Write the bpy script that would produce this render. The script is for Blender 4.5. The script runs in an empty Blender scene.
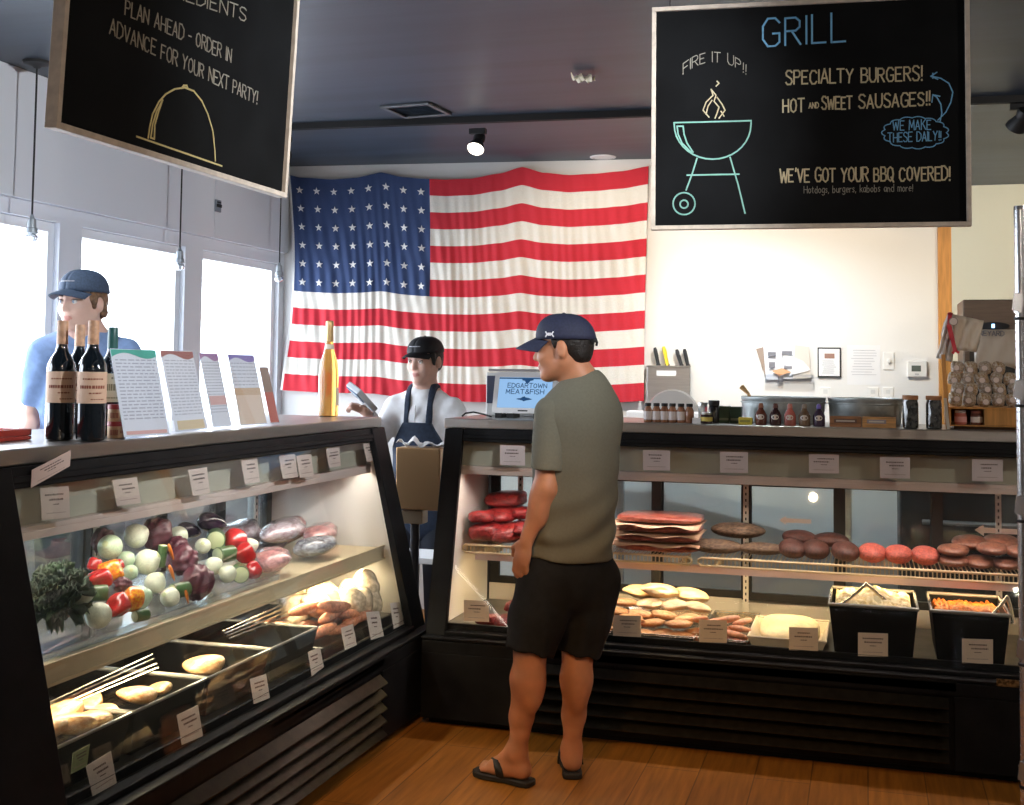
import bpy, bmesh, math, random
import numpy as np
from mathutils import Vector, Matrix, Euler
R=math.radians; PI=math.pi
scn=bpy.context.scene; COL=scn.collection
V=Vector;rnd=random.Random(5)
# ---------------------------------------------------------------- camera fit (used to measure where things stand)
CF,CX,CY,CH=1185.,512.,305.,1.48
YAW,PITCH,ROLL=R(16.6432),R(3.1601),.0115
_F0=V((-math.sin(YAW),math.cos(YAW),0));_R0=V((math.cos(YAW),math.sin(YAW),0));_Z=V((0,0,1))
CFW=_F0*math.cos(PITCH)+_Z*math.sin(PITCH);_U0=_Z*math.cos(PITCH)-_F0*math.sin(PITCH)
CRT=_R0*math.cos(ROLL)+_U0*math.sin(ROLL);CUP=_U0*math.cos(ROLL)-_R0*math.sin(ROLL)
CC=V((0,0,CH))
def ray(u,v): return CFW+CRT*((u-CX)/CF)-CUP*((v-CY)/CF)
def at_z(u,v,z): d=ray(u,v);return CC+d*((z-CH)/d.z)
def at_y(u,v,y): d=ray(u,v);return CC+d*(y/d.y)
def at_x(u,v,x): d=ray(u,v);return CC+d*(x/d.x)
def at_pl(u,v,p0,n): d=ray(u,v);return CC+d*((V(p0)-CC).dot(n)/d.dot(n))
def depth(p): return (V(p)-CC).dot(CFW)
# ---------------------------------------------------------------- materials
_M={}
def mat(name,col,rough=.5,metal=0.,noise=0.,nscale=20.,col2=None,bump=0.,bscale=None,coat=0.,emit=None,estr=0.,spec=None,trans=0.,ior=1.45,sss=0.,stretch=None,alpha=1.):
    if name in _M: return _M[name]
    m=bpy.data.materials.new(name);m.use_nodes=True;nt=m.node_tree;b=nt.nodes['Principled BSDF']
    b.inputs['Base Color'].default_value=(*col,1);b.inputs['Roughness'].default_value=rough;b.inputs['Metallic'].default_value=metal
    b.inputs['Coat Weight'].default_value=coat;b.inputs['Transmission Weight'].default_value=trans;b.inputs['IOR'].default_value=ior
    b.inputs['Alpha'].default_value=alpha
    if sss: b.inputs['Subsurface Weight'].default_value=sss;b.inputs['Subsurface Radius'].default_value=(.012,.005,.003);b.inputs['Subsurface Scale'].default_value=.6
    if spec is not None: b.inputs['Specular IOR Level'].default_value=spec
    if emit: b.inputs['Emission Color'].default_value=(*emit,1);b.inputs['Emission Strength'].default_value=estr
    if noise or bump or col2:
        tc=nt.nodes.new('ShaderNodeTexCoord');mp=nt.nodes.new('ShaderNodeMapping');nt.links.new(tc.outputs['Object'],mp.inputs[0])
        if stretch: mp.inputs['Scale'].default_value=stretch
        n=nt.nodes.new('ShaderNodeTexNoise');n.inputs['Scale'].default_value=nscale;n.inputs['Detail'].default_value=4;nt.links.new(mp.outputs[0],n.inputs['Vector'])
        if noise or col2:
            r=nt.nodes.new('ShaderNodeValToRGB');nt.links.new(n.outputs[0],r.inputs[0])
            c2=col2 if col2 else tuple(max(0,c*(1-noise)) for c in col);c1=col if col2 else tuple(min(1,c*(1+noise*.5)) for c in col)
            r.color_ramp.elements[0].position=.38;r.color_ramp.elements[1].position=.62
            r.color_ramp.elements[0].color=(*c2,1);r.color_ramp.elements[1].color=(*c1,1);nt.links.new(r.outputs[0],b.inputs['Base Color'])
        if bump:
            n2=n
            if bscale:
                n2=nt.nodes.new('ShaderNodeTexNoise');n2.inputs['Scale'].default_value=bscale;n2.inputs['Detail'].default_value=3;nt.links.new(mp.outputs[0],n2.inputs['Vector'])
            bp=nt.nodes.new('ShaderNodeBump');bp.inputs['Strength'].default_value=bump;bp.inputs['Distance'].default_value=.01
            nt.links.new(n2.outputs[0],bp.inputs['Height']);nt.links.new(bp.outputs[0],b.inputs['Normal'])
    _M[name]=m;return m
def pane(name,tint=(1,1,1),refl=.06,haze=0.,hazecol=(.8,.85,.9),edge=1.):
    """clear sheet: see-through with a fresnel mirror layer and an optional pale film, imitating hazy reflections on the case glass"""
    if name in _M: return _M[name]
    m=bpy.data.materials.new(name);m.use_nodes=True;nt=m.node_tree;nt.nodes.clear()
    out=nt.nodes.new('ShaderNodeOutputMaterial');t=nt.nodes.new('ShaderNodeBsdfTransparent');t.inputs[0].default_value=(*tint,1)
    g=nt.nodes.new('ShaderNodeBsdfGlossy');g.inputs['Roughness'].default_value=.02
    fr=nt.nodes.new('ShaderNodeLayerWeight');fr.inputs[0].default_value=.25
    mu=nt.nodes.new('ShaderNodeMath');mu.operation='MULTIPLY_ADD';mu.inputs[1].default_value=.5*edge;mu.inputs[2].default_value=refl
    nt.links.new(fr.outputs['Fresnel'],mu.inputs[0])
    mx=nt.nodes.new('ShaderNodeMixShader');nt.links.new(mu.outputs[0],mx.inputs[0])
    base=t
    if haze:
        d=nt.nodes.new('ShaderNodeBsdfDiffuse');d.inputs[0].default_value=(*hazecol,1)
        tr=nt.nodes.new('ShaderNodeBsdfTranslucent');tr.inputs[0].default_value=(*hazecol,1)
        m2=nt.nodes.new('ShaderNodeMixShader');m2.inputs[0].default_value=.5;nt.links.new(d.outputs[0],m2.inputs[1]);nt.links.new(tr.outputs[0],m2.inputs[2])
        m3=nt.nodes.new('ShaderNodeMixShader');m3.inputs[0].default_value=haze;nt.links.new(t.outputs[0],m3.inputs[1]);nt.links.new(m2.outputs[0],m3.inputs[2]);base=m3
    nt.links.new(base.outputs[0],mx.inputs[1]);nt.links.new(g.outputs[0],mx.inputs[2]);nt.links.new(mx.outputs[0],out.inputs[0])
    _M[name]=m;return m
def emis(name,col,s):
    if name in _M: return _M[name]
    m=bpy.data.materials.new(name);m.use_nodes=True;nt=m.node_tree;nt.nodes.clear()
    out=nt.nodes.new('ShaderNodeOutputMaterial');e=nt.nodes.new('ShaderNodeEmission');e.inputs[0].default_value=(*col,1);e.inputs[1].default_value=s
    nt.links.new(e.outputs[0],out.inputs[0]);_M[name]=m;return m
# ---------------------------------------------------------------- mesh builder
class MB:
    def __init__(s): s.v=[];s.f=[];s.m=[];s.mi=0
    def add(s,vs,fs,T=None):
        b=len(s.v)
        for p in vs:
            p=V(p); s.v.append(T@p if T is not None else p)
        for f in fs: s.f.append(tuple(b+i for i in f));s.m.append(s.mi)
        return s
    def box(s,lo,hi,T=None):
        x0,y0,z0=lo;x1,y1,z1=hi
        return s.add([(x0,y0,z0),(x1,y0,z0),(x1,y1,z0),(x0,y1,z0),(x0,y0,z1),(x1,y0,z1),(x1,y1,z1),(x0,y1,z1)],
            [(3,2,1,0),(4,5,6,7),(0,1,5,4),(1,2,6,5),(2,3,7,6),(3,0,4,7)],T)
    def cbox(s,c,d,T=None):
        return s.box([c[i]-d[i]/2 for i in range(3)],[c[i]+d[i]/2 for i in range(3)],T)
    def prism(s,poly,o,ex,ey,ez):
        """poly in (a,b) on axes ex, ey extruded by vector ez from o"""
        o=V(o);ex=V(ex);ey=V(ey);ez=V(ez);n=len(poly)
        vs=[o+ex*a+ey*b for a,b in poly]+[o+ex*a+ey*b+ez for a,b in poly]
        fs=[tuple(range(n))[::-1],tuple(range(n,2*n))]+[(i,(i+1)%n,n+(i+1)%n,n+i) for i in range(n)]
        return s.add(vs,fs)
    def lathe(s,prof,n=24,T=None,cap0=True,cap1=True):
        vs=[];fs=[]
        for r,z in prof:
            for k in range(n): a=2*PI*k/n;vs.append((r*math.cos(a),r*math.sin(a),z))
        for i in range(len(prof)-1):
            for k in range(n): k2=(k+1)%n;fs.append((i*n+k,i*n+k2,(i+1)*n+k2,(i+1)*n+k))
        if cap0: fs.append(tuple(range(n))[::-1])
        if cap1: fs.append(tuple(range((len(prof)-1)*n,len(prof)*n)))
        return s.add(vs,fs,T)
    def tube(s,pts,r,n=8,caps=True,closed=False):
        pts=[V(p) for p in pts];N=len(pts);rs=r if isinstance(r,(list,tuple)) else [r]*N
        vs=[];fs=[];up=None
        for i,p in enumerate(pts):
            if closed: t=(pts[(i+1)%N]-pts[i-1])
            else: t=(pts[min(i+1,N-1)]-pts[max(i-1,0)])
            t.normalize()
            if up is None:
                up=V((0,0,1)) if abs(t.z)<.9 else V((1,0,0))
            a=t.cross(up)
            if a.length<1e-6: a=t.orthogonal()
            a.normalize();b=a.cross(t);b.normalize();up=b
            for k in range(n): q=2*PI*k/n;vs.append(p+(a*math.cos(q)+b*math.sin(q))*rs[i])
        for i in range(N if closed else N-1):
            j=(i+1)%N
            for k in range(n): k2=(k+1)%n;fs.append((i*n+k,i*n+k2,j*n+k2,j*n+k))
        if caps and not closed: fs.append(tuple(range(n))[::-1]);fs.append(tuple(range((N-1)*n,N*n)))
        return s.add(vs,fs)
    def grid(s,P,nu,nv,flip=False):
        """P(i,j) over (nu+1)x(nv+1)"""
        vs=[P(i,j) for i in range(nu+1) for j in range(nv+1)];w=nv+1
        fs=[(i*w+j,(i+1)*w+j,(i+1)*w+j+1,i*w+j+1) for i in range(nu) for j in range(nv)]
        if flip: fs=[f[::-1] for f in fs]
        return s.add(vs,fs)
    def ribbon(s,pts,w,nrm,th=.0015):
        """flat chalk stroke: chain of thin boxes lying on a plane with normal nrm"""
        nrm=V(nrm).normalized()
        for a,b in zip(pts[:-1],pts[1:]):
            a=V(a);b=V(b);d=b-a
            if d.length<1e-6: continue
            d.normalize();q=nrm.cross(d)*(w/2);a=a-d*(w*.35);b=b+d*(w*.35)
            vs=[a-q,b-q,b+q,a+q,a-q+nrm*th,b-q+nrm*th,b+q+nrm*th,a+q+nrm*th]
            s.add(vs,[(3,2,1,0),(4,5,6,7),(0,1,5,4),(1,2,6,5),(2,3,7,6),(3,0,4,7)])
        return s
    def ball(s,c,r,sub=2,T=None,sc=(1,1,1)):
        bm=bmesh.new();bmesh.ops.create_icosphere(bm,subdivisions=sub,radius=1)
        vs=[V((c[0]+p.co.x*r*sc[0],c[1]+p.co.y*r*sc[1],c[2]+p.co.z*r*sc[2])) for p in bm.verts]
        bm.verts.index_update();fs=[tuple(q.index for q in f.verts) for f in bm.faces];bm.free()
        return s.add(vs,fs,T)
    def build(s,name,mats,parent=None,smooth=None,bevel=0,loc=None,bseg=2,weld=False):
        if not isinstance(mats,(list,tuple)): mats=[mats]
        me=bpy.data.meshes.new(name);off=V(loc) if loc is not None else V((0,0,0))
        me.from_pydata([tuple(p-off) for p in s.v],[],s.f)
        for m in mats: me.materials.append(m)
        me.polygons.foreach_set('material_index',s.m)
        if smooth is not None:
            me.polygons.foreach_set('use_smooth',[True]*len(me.polygons))
            if smooth<180: me.set_sharp_from_angle(angle=R(smooth))
        me.update()
        o=bpy.data.objects.new(name,me);COL.objects.link(o)
        if loc is not None: o.location=loc
        if bevel:
            b=o.modifiers.new('edge','BEVEL');b.width=bevel;b.segments=bseg;b.limit_method='ANGLE';b.angle_limit=R(40)
        if parent is not None: par(o,parent)
        return o
def par(o,parent):
    # every parent here is unrotated: keep world place by subtracting its world position
    o.parent=parent
    if parent.rotation_euler[:]==(0,0,0) : o.location=V(o.location)-wloc(parent)
    return o
def wloc(o):
    p=V((0,0,0))
    while o is not None: p=p+V(o.location);o=o.parent
    return p
def tag(o,label=None,cat=None,group=None,kind=None):
    if label: o['label']=label
    if cat: o['category']=cat
    if group: o['group']=group
    if kind: o['kind']=kind
    return o
def thing(name,loc,label,cat,group=None):
    o=bpy.data.objects.new(name,None);COL.objects.link(o);o.location=loc;o.empty_display_size=.05
    return tag(o,label,cat,group)
def copy_tree(o,parent=None):
    c=o.copy();COL.objects.link(c)
    if parent is not None: c.parent=parent
    for ch in list(o.children): copy_tree(ch,c)
    return c
def dup(o,loc,label=None,rot=None,scale=None,group=None):
    c=copy_tree(o);c.location=loc
    if rot is not None: c.rotation_euler=rot
    if scale is not None: c.scale=scale if isinstance(scale,(tuple,list,Vector)) else (scale,)*3
    if label: c['label']=label
    if group: c['group']=group
    return c
def struct(name,mb,m,**k):
    o=mb.build(name,m,**k);o['kind']='structure';return o
def word_spans(t):
    out=[];i=0
    for w in t.split(' '):
        if w: out.append((i,i+len(w)))
        i+=len(w)+1
    return out
def text_words(parent,nm,m,t,*a,**k):
    for sp in word_spans(t):
        mb=MB();stroke_text(mb,t,*a,sel=sp,**k);mb.build(nm,m,parent)
# ---------------------------------------------------------------- lumpy organic piece
def blob_mesh(name,rad,amp,freq,seed,mats,sub=4,squash=None,fn=None,mfn=None):
    rng=random.Random(seed);ph=[(V((rng.uniform(-1,1),rng.uniform(-1,1),rng.uniform(-1,1))).normalized()*freq*rng.uniform(.5,1.8),rng.uniform(0,6.3),rng.uniform(.4,1)) for _ in range(9)]
    bm=bmesh.new();bmesh.ops.create_icosphere(bm,subdivisions=sub,radius=1)
    for p in bm.verts:
        n=p.co.copy();d=sum(a*math.sin(k.dot(n)+q) for k,q,a in ph)/3
        d2=sum(a*math.sin(k.dot(n)*2.9+q*2.3) for k,q,a in ph[:6])/3;c=n*(1+amp*d+amp*.28*d2)
        if fn: c=fn(c,n)
        p.co=V((c.x*rad[0],c.y*rad[1],c.z*rad[2]))
    me=bpy.data.meshes.new(name);bm.to_mesh(me);bm.free()
    for m in (mats if isinstance(mats,(list,tuple)) else [mats]): me.materials.append(m)
    me.polygons.foreach_set('use_smooth',[True]*len(me.polygons))
    if mfn:
        for p in me.polygons: p.material_index=mfn(p.center,p.normal)
    me.update();return me
def mobj(name,me,loc,rot=(0,0,0),sc=(1,1,1),label=None,cat=None,group=None,parent=None):
    o=bpy.data.objects.new(name,me);COL.objects.link(o);o.location=loc;o.rotation_euler=rot;o.scale=sc if isinstance(sc,(tuple,list)) else (sc,)*3
    if parent is not None: par(o,parent)
    return tag(o,label,cat,group)
# ---------------------------------------------------------------- implicit sculpting
class Sculpt:
    def __init__(s): s.p=[]
    def cone(s,a,b,ra,rb,k=.02,op=1): s.p.append(('c',np.array(a,float),np.array(b,float),ra,rb,k,op));return s
    def chain(s,pts,rs,k=.02):
        for i in range(len(pts)-1): s.cone(pts[i],pts[i+1],rs[i],rs[i+1],k)
        return s
    def ell(s,c,r,rot=None,k=.02,op=1):
        s.p.append(('e',np.array(c,float),np.array(r,float),np.eye(3) if rot is None else np.array(rot,float),k,op));return s
    def plane(s,p,n,k=.004):  # keep the side opposite to n
        s.p.append(('p',np.array(p,float),np.array(n,float)/np.linalg.norm(n),k));return s
    def mesh(s,name,h,mats,disp=None,mfn=None,smooth=2):
        lo=np.full(3,1e9);hi=np.full(3,-1e9)
        for q in s.p:
            if q[0]=='c' and q[6]>0: 
                for c,r in((q[1],q[3]),(q[2],q[4])): lo=np.minimum(lo,c-r);hi=np.maximum(hi,c+r)
            if q[0]=='e' and q[5]>0:
                r=np.abs(q[3])@q[2];lo=np.minimum(lo,q[1]-r);hi=np.maximum(hi,q[1]+r)
        lo-=.02+2*h;hi+=.02+2*h
        n=np.ceil((hi-lo)/h).astype(int)+1
        ax=[(lo[i]+h*np.arange(n[i])).astype(np.float32) for i in range(3)]
        D=np.full(n,.05,np.float32)
        for q in s.p:
            if q[0]=='c': k,op=q[5],q[6];bl=np.minimum(q[1]-q[3],q[2]-q[4]);bh=np.maximum(q[1]+q[3],q[2]+q[4])
            elif q[0]=='e': k,op=q[4],q[5];r=np.abs(q[3])@q[2];bl=q[1]-r;bh=q[1]+r
            else:
                d=sum((ax[i]-q[1][i]).reshape([-1 if j==i else 1 for j in range(3)])*q[2][i] for i in range(3))
                k=q[3];hh=np.maximum(k-np.abs(D-d),0)/k;D=(np.maximum(D,d)+hh*hh*k*.25).astype(np.float32);continue
            mg=k+.03
            i0=np.clip(np.floor((bl-mg-lo)/h).astype(int),0,n-1);i1=np.clip(np.ceil((bh+mg-lo)/h).astype(int)+1,1,n)
            sl=tuple(slice(i0[i],i1[i]) for i in range(3))
            X=ax[0][sl[0]].reshape(-1,1,1);Y=ax[1][sl[1]].reshape(1,-1,1);Z=ax[2][sl[2]].reshape(1,1,-1)
            if q[0]=='c':
                a,b,ra,rb=q[1:5];ba=b-a;L2=max(ba@ba,1e-9)
                t=np.clip(((X-a[0])*ba[0]+(Y-a[1])*ba[1]+(Z-a[2])*ba[2])/L2,0,1)
                d=np.sqrt((X-a[0]-ba[0]*t)**2+(Y-a[1]-ba[1]*t)**2+(Z-a[2]-ba[2]*t)**2)-(ra+(rb-ra)*t)
            else:
                c,r,M=q[1:4]
                l=[(X-c[0])*M[0][i]+(Y-c[1])*M[1][i]+(Z-c[2])*M[2][i] for i in range(3)]
                k0=np.sqrt((l[0]/r[0])**2+(l[1]/r[1])**2+(l[2]/r[2])**2);k1=np.sqrt((l[0]/r[0]**2)**2+(l[1]/r[1]**2)**2+(l[2]/r[2]**2)**2)
                d=k0*(k0-1)/np.maximum(k1,1e-6)
            A=D[sl]
            if op>0: hh=np.maximum(k-np.abs(A-d),0)/k;D[sl]=np.minimum(A,d)-hh*hh*k*.25
            else: hh=np.maximum(k-np.abs(A+d),0)/k;D[sl]=np.maximum(A,-d)+hh*hh*k*.25
        if disp is not None:
            D=D+disp(ax[0].reshape(-1,1,1),ax[1].reshape(1,-1,1),ax[2].reshape(1,1,-1)).astype(np.float32)
        vs,fs=surface_nets(D,lo,h)
        # light laplacian smoothing
        if smooth:
            e=np.concatenate([fs[:,[0,1]],fs[:,[1,2]],fs[:,[2,3]],fs[:,[3,0]]])
            for _ in range(smooth):
                acc=np.zeros_like(vs);cnt=np.zeros(len(vs))
                np.add.at(acc,e[:,0],vs[e[:,1]]);np.add.at(acc,e[:,1],vs[e[:,0]])
                np.add.at(cnt,e[:,0],1);np.add.at(cnt,e[:,1],1)
                vs=vs*.5+.5*acc/np.maximum(cnt,1)[:,None]
        me=bpy.data.meshes.new(name);me.from_pydata(vs.tolist(),[],fs.tolist())
        for m in (mats if isinstance(mats,(list,tuple)) else [mats]): me.materials.append(m)
        me.polygons.foreach_set('use_smooth',[True]*len(me.polygons))
        if mfn is not None:
            c=vs[fs].mean(1);me.polygons.foreach_set('material_index',mfn(c).astype(int).tolist())
        me.update();return me
def surface_nets(D,lo,h):
    S=D<0;n=np.array(D.shape)-1
    cor=[(i,j,k) for i in(0,1) for j in(0,1) for k in(0,1)]
    g=lambda A,c:A[c[0]:c[0]+n[0],c[1]:c[1]+n[1],c[2]:c[2]+n[2]]
    cnt=sum(g(S,c).astype(np.int8) for c in cor);mix=(cnt>0)&(cnt<8)
    I=np.argwhere(mix);idx=np.full(n,-1,np.int64);idx[mix]=np.arange(len(I))
    val={c:g(D,c)[mix] for c in cor};acc=np.zeros((len(I),3));num=np.zeros(len(I))
    for a in cor:
        for ax in range(3):
            if a[ax]==0:
                b=tuple(1 if q==ax else a[q] for q in range(3));da,db=val[a],val[b];x=(da<0)!=(db<0)
                t=np.where(x,da/np.where(x,da-db,1),0)
                P=np.array(a,float)[None,:]+t[:,None]*(np.array(b)-np.array(a))[None,:]
                acc[x]+=P[x];num[x]+=1
    vs=lo+h*(I+acc/np.maximum(num,1)[:,None]);fs=[]
    for ax in range(3):
        u,w=(ax+1)%3,(ax+2)%3
        a=[slice(None)]*3;b=[slice(None)]*3;a[ax]=slice(0,-1);b[ax]=slice(1,None)
        s0=S[tuple(a)];s1=S[tuple(b)];E=np.argwhere(s0!=s1)
        E=E[(E[:,u]>0)&(E[:,w]>0)&(E[:,u]<n[u])&(E[:,w]<n[w])]
        if not len(E): continue
        eu=np.zeros(3,int);eu[u]=1;ew=np.zeros(3,int);ew[w]=1
        q=np.stack([idx[tuple((E-d).T)] for d in (eu+ew,ew,0*eu,eu)],1)
        inn=s0[tuple(E.T)];q[~inn]=q[~inn][:,::-1]
        fs.append(q)
    return vs,np.concatenate(fs)
# ---------------------------------------------------------------- single-stroke lettering
_L='''A:0,0 2,6 4,0|.8,2 3.2,2;B:0,0 0,6 2.4,6 3.3,5.2 3.3,4 2.4,3.2 0,3.2|2.4,3.2 3.7,2.4 3.7,.9 2.6,0 0,0;C:4,5 3,6 1.2,6 0,4.4 0,1.6 1.2,0 3,0 4,1;D:0,0 0,6 2,6 4,4.4 4,1.6 2,0 0,0
E:3.6,6 0,6 0,0 3.6,0|0,3.1 2.8,3.1;F:3.6,6 0,6 0,0|0,3.1 2.8,3.1;G:4,5 3,6 1.2,6 0,4.4 0,1.6 1.2,0 3,0 4,.8 4,2.7 2.4,2.7;H:0,0 0,6|4,0 4,6|0,3 4,3;I:0,0 0,6;J:0,1 1,0 2,.5 2.4,1.5 2.4,6
K:0,0 0,6|3.6,6 0,2.6|1.2,3.6 3.8,0;L:0,6 0,0 3.2,0;M:0,0 .4,6 2.3,1.5 4.2,6 4.6,0;N:0,0 0,6 4,0 4,6;O:2,6 .5,5.2 0,3 .5,.8 2,0 3.5,.8 4,3 3.5,5.2 2,6;P:0,0 0,6 2.6,6 3.6,5.2 3.6,3.8 2.6,3 0,3
Q:2,6 .5,5.2 0,3 .5,.8 2,0 3.5,.8 4,3 3.5,5.2 2,6|2.5,1.6 4.2,-.5;R:0,0 0,6 2.6,6 3.6,5.2 3.6,3.9 2.6,3.1 0,3.1|1.6,3.1 3.8,0;S:3.6,5.2 2.6,6 1,6 .1,5 .4,3.9 3.2,2.4 3.7,1.2 2.8,0 .9,0 0,.9;T:0,6 4.2,6|2.1,6 2.1,0
U:0,6 0,1.5 1,0 2.8,0 3.8,1.5 3.8,6;V:0,6 2,0 4,6;W:0,6 1.2,0 2.7,4.6 4.2,0 5.4,6;X:0,0 4,6|0,6 4,0;Y:0,6 2,3|4,6 2,3 1.6,0;Z:0,6 4,6 0,0 4,0;!:.4,6 .3,1.8|.3,.4 .3,0;':.5,6 .3,4.6;-:0,3 2.2,3;.:.2,.3 .3,0;,:.4,.4 0,-.9
&:4,0 1,4.4 1.2,5.6 2.2,6 3,5.2 2.6,4 .3,2.2 .2,.8 1.2,0 2.8,.4 4,2.4;a:2.8,3.6 1,3.8 0,2.2 .6,.2 2,.3 2.8,2 2.8,3.7 3,0;b:0,6 0,0 2,0 3,1.8 2,3.6 0,3;d:3,6 3,0 1,0 0,1.8 1,3.6 3,3;e:0,2 2.9,2.2 2.4,3.7 .9,3.7 0,2 .8,.1 2.6,.5;g:2.8,3.6 1,3.8 0,2.2 .8,.3 2.6,1 2.8,3.7 2.6,-1.4 1,-1.9 0,-1.2
k:0,6 0,0|2.4,3.6 0,1.6|.9,2.3 2.6,0;m:0,0 0,3.7|0,2.8 1,3.7 1.9,3.2 1.9,0|1.9,2.8 3,3.7 3.8,3 3.8,0;n:0,0 0,3.7|0,2.6 1.2,3.7 2.4,3.2 2.6,0;o:1.4,3.7 0,2.6 .2,.8 1.4,0 2.8,1.1 2.6,3 1.4,3.7;r:0,0 0,3.7|0,2.4 1,3.5 2,3.6;s:2.2,3.3 .9,3.7 .2,2.8 2,1.3 1.4,.1 0,.5;t:1,5.4 1,.6 1.8,0|0,3.8 2.1,3.8;u:0,3.7 0,1 1,0 2.4,.8|2.5,3.7 2.6,0'''
GL={}
for _ln in _L.split('\n'):
    for _it in _ln.split(';'):
        _k,_d=_it[0],_it[2:]
        GL[_k]=[[tuple(float(c) for c in q.split(',')) for q in st.split()] for st in _d.split('|')]
def gw(c): return 2.2 if c==' ' else max(x for st in GL[c] for x,_ in st)
def text_w(t): return sum(gw(c)+1.3 for c in t)-1.3
def stroke_text(mb,t,p0,p1,hvec,w,nrm,jit=.12,seed=1,arc=0,sel=None):
    """letters of t between baseline ends p0 and p1; hvec = cap-height vector"""
    rng=random.Random(seed);p0=V(p0);p1=V(p1);hv=V(hvec);W=text_w(t);x=0
    for ci,c in enumerate(t):
        if c!=' ':
            dx,dy,sc=rng.uniform(-jit,jit),rng.uniform(-jit,jit)*1.5,rng.uniform(.95,1.06)
            for st in GL[c]:
                st2=[]
                for i in range(len(st)-1):
                    n=1 if len(st)<5 else 2
                    for q in range(n): st2.append((st[i][0]+(st[i+1][0]-st[i][0])*q/n,st[i][1]+(st[i+1][1]-st[i][1])*q/n))
                st2.append(st[-1])
                pts=[]
                for a,b in st2:
                    f=(x+dx+a*sc)/W;bow=4*f*(1-f)*arc
                    pts.append(p0+(p1-p0)*f+hv*((b*sc+dy)/6+bow))
                if sel is None or sel[0]<=ci<sel[1]: mb.ribbon(pts,w,nrm)
        x+=gw(c)+1.3
    return mb
# ================================================================= SETTING
CEIL=2.78
M_wall=mat('wall_paint',(.80,.79,.77),.6,bump=.05,bscale=60)
M_wallL=mat('window_wall_paint',(.72,.75,.80),.6,bump=.05,bscale=60)
M_cream=mat('cream_paint',(.78,.77,.64),.6,bump=.05,bscale=50)
M_white=mat('white_paint',(.82,.82,.82),.45)
M_black=mat('black_enamel',(.009,.009,.010),.5,noise=.3,nscale=9,spec=.16)
M_blackmat=mat('black_plastic',(.015,.015,.016),.55)
M_steel=mat('brushed_steel',(.58,.58,.59),.33,1.,noise=.06,nscale=9,stretch=(1,1,14))
M_steelh=mat('worktop_steel',(.54,.51,.48),.34,1.,noise=.07,nscale=5,stretch=(1,1,8))
M_chrome=mat('chrome',(.78,.78,.80),.26,.9)
M_galv=mat('galvanised_steel',(.46,.50,.50),.42,.55,noise=.25,nscale=14)
M_oak=mat('orange_wood',(.62,.29,.08),.4,noise=.18,nscale=7,stretch=(10,10,.8))
M_pine=mat('pine_wood',(.70,.42,.18),.5,noise=.3,nscale=6,stretch=(1,12,12))
M_ceil=mat('charcoal_ceiling',(.033,.046,.068),.42,noise=.18,nscale=1.6,stretch=(.5,6,1),bump=.02,bscale=40)
def floor_mat():
    m=bpy.data.materials.new('oak_planks');m.use_nodes=True;nt=m.node_tree;b=nt.nodes['Principled BSDF'];L=nt.links
    tc=nt.nodes.new('ShaderNodeTexCoord');mp=nt.nodes.new('ShaderNodeMapping');mp.inputs['Rotation'].default_value=(0,0,R(90));L.new(tc.outputs['Object'],mp.inputs[0])
    br=nt.nodes.new('ShaderNodeTexBrick');br.inputs['Scale'].default_value=1;br.inputs['Brick Width'].default_value=1.9;br.inputs['Row Height'].default_value=.20
    br.inputs['Mortar Size'].default_value=.0025;br.inputs['Mortar Smooth'].default_value=.2;br.offset=.37
    br.inputs['Color1'].default_value=(.40,.165,.028,1);br.inputs['Color2'].default_value=(.34,.135,.022,1);br.inputs['Mortar'].default_value=(.16,.065,.018,1)
    L.new(mp.outputs[0],br.inputs['Vector'])
    mp2=nt.nodes.new('ShaderNodeMapping');mp2.inputs['Scale'].default_value=(14,.9,1);L.new(tc.outputs['Object'],mp2.inputs[0])
    n=nt.nodes.new('ShaderNodeTexNoise');n.inputs['Scale'].default_value=3.5;n.inputs['Detail'].default_value=7;L.new(mp2.outputs[0],n.inputs['Vector'])
    mx=nt.nodes.new('ShaderNodeMix');mx.data_type='RGBA';mx.blend_type='MULTIPLY';mx.inputs[0].default_value=.75
    r=nt.nodes.new('ShaderNodeValToRGB');r.color_ramp.elements[0].position=.3;r.color_ramp.elements[0].color=(.5,.42,.35,1);r.color_ramp.elements[1].position=.7;r.color_ramp.elements[1].color=(1.15,1.1,1,1)
    L.new(n.outputs[0],r.inputs[0]);L.new(br.outputs['Color'],mx.inputs[6]);L.new(r.outputs[0],mx.inputs[7]);L.new(mx.outputs[2],b.inputs['Base Color'])
    b.inputs['Roughness'].default_value=.46;b.inputs['Specular IOR Level'].default_value=.25
    bp=nt.nodes.new('ShaderNodeBump');bp.inputs['Strength'].default_value=.25;bp.inputs['Distance'].default_value=.004;L.new(br.outputs['Fac'],bp.inputs['Height']);bp.invert=True;L.new(bp.outputs[0],b.inputs['Normal'])
    return m
X0,X1,Y0,Y1=-3.72,3.2,-2.6,8.72
struct('floor',MB().box((X0,Y0,-.08),(X1,Y1,0)),floor_mat())
struct('ceiling',MB().box((X0,Y0,CEIL),(X1,Y1,CEIL+.1)),M_ceil)
# left wall with window openings
WX=-3.58
WIN=[(1.45,2.5),(2.62,3.55),(3.70,4.64),(4.80,5.70),(5.88,6.79)]  # first two are out of view, added for more daylight
mb=MB();mb.box((X0,Y0,0),(WX,Y1,.92));mb.box((X0,Y0,2.14),(WX,Y1,CEIL-.002))
ys=[Y0]+[y for w in WIN for y in w]+[Y1]
for i in range(0,len(ys),2): mb.box((X0,ys[i],.92),(WX,ys[i+1],2.14))
struct('wall_left',mb,M_wallL)
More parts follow.
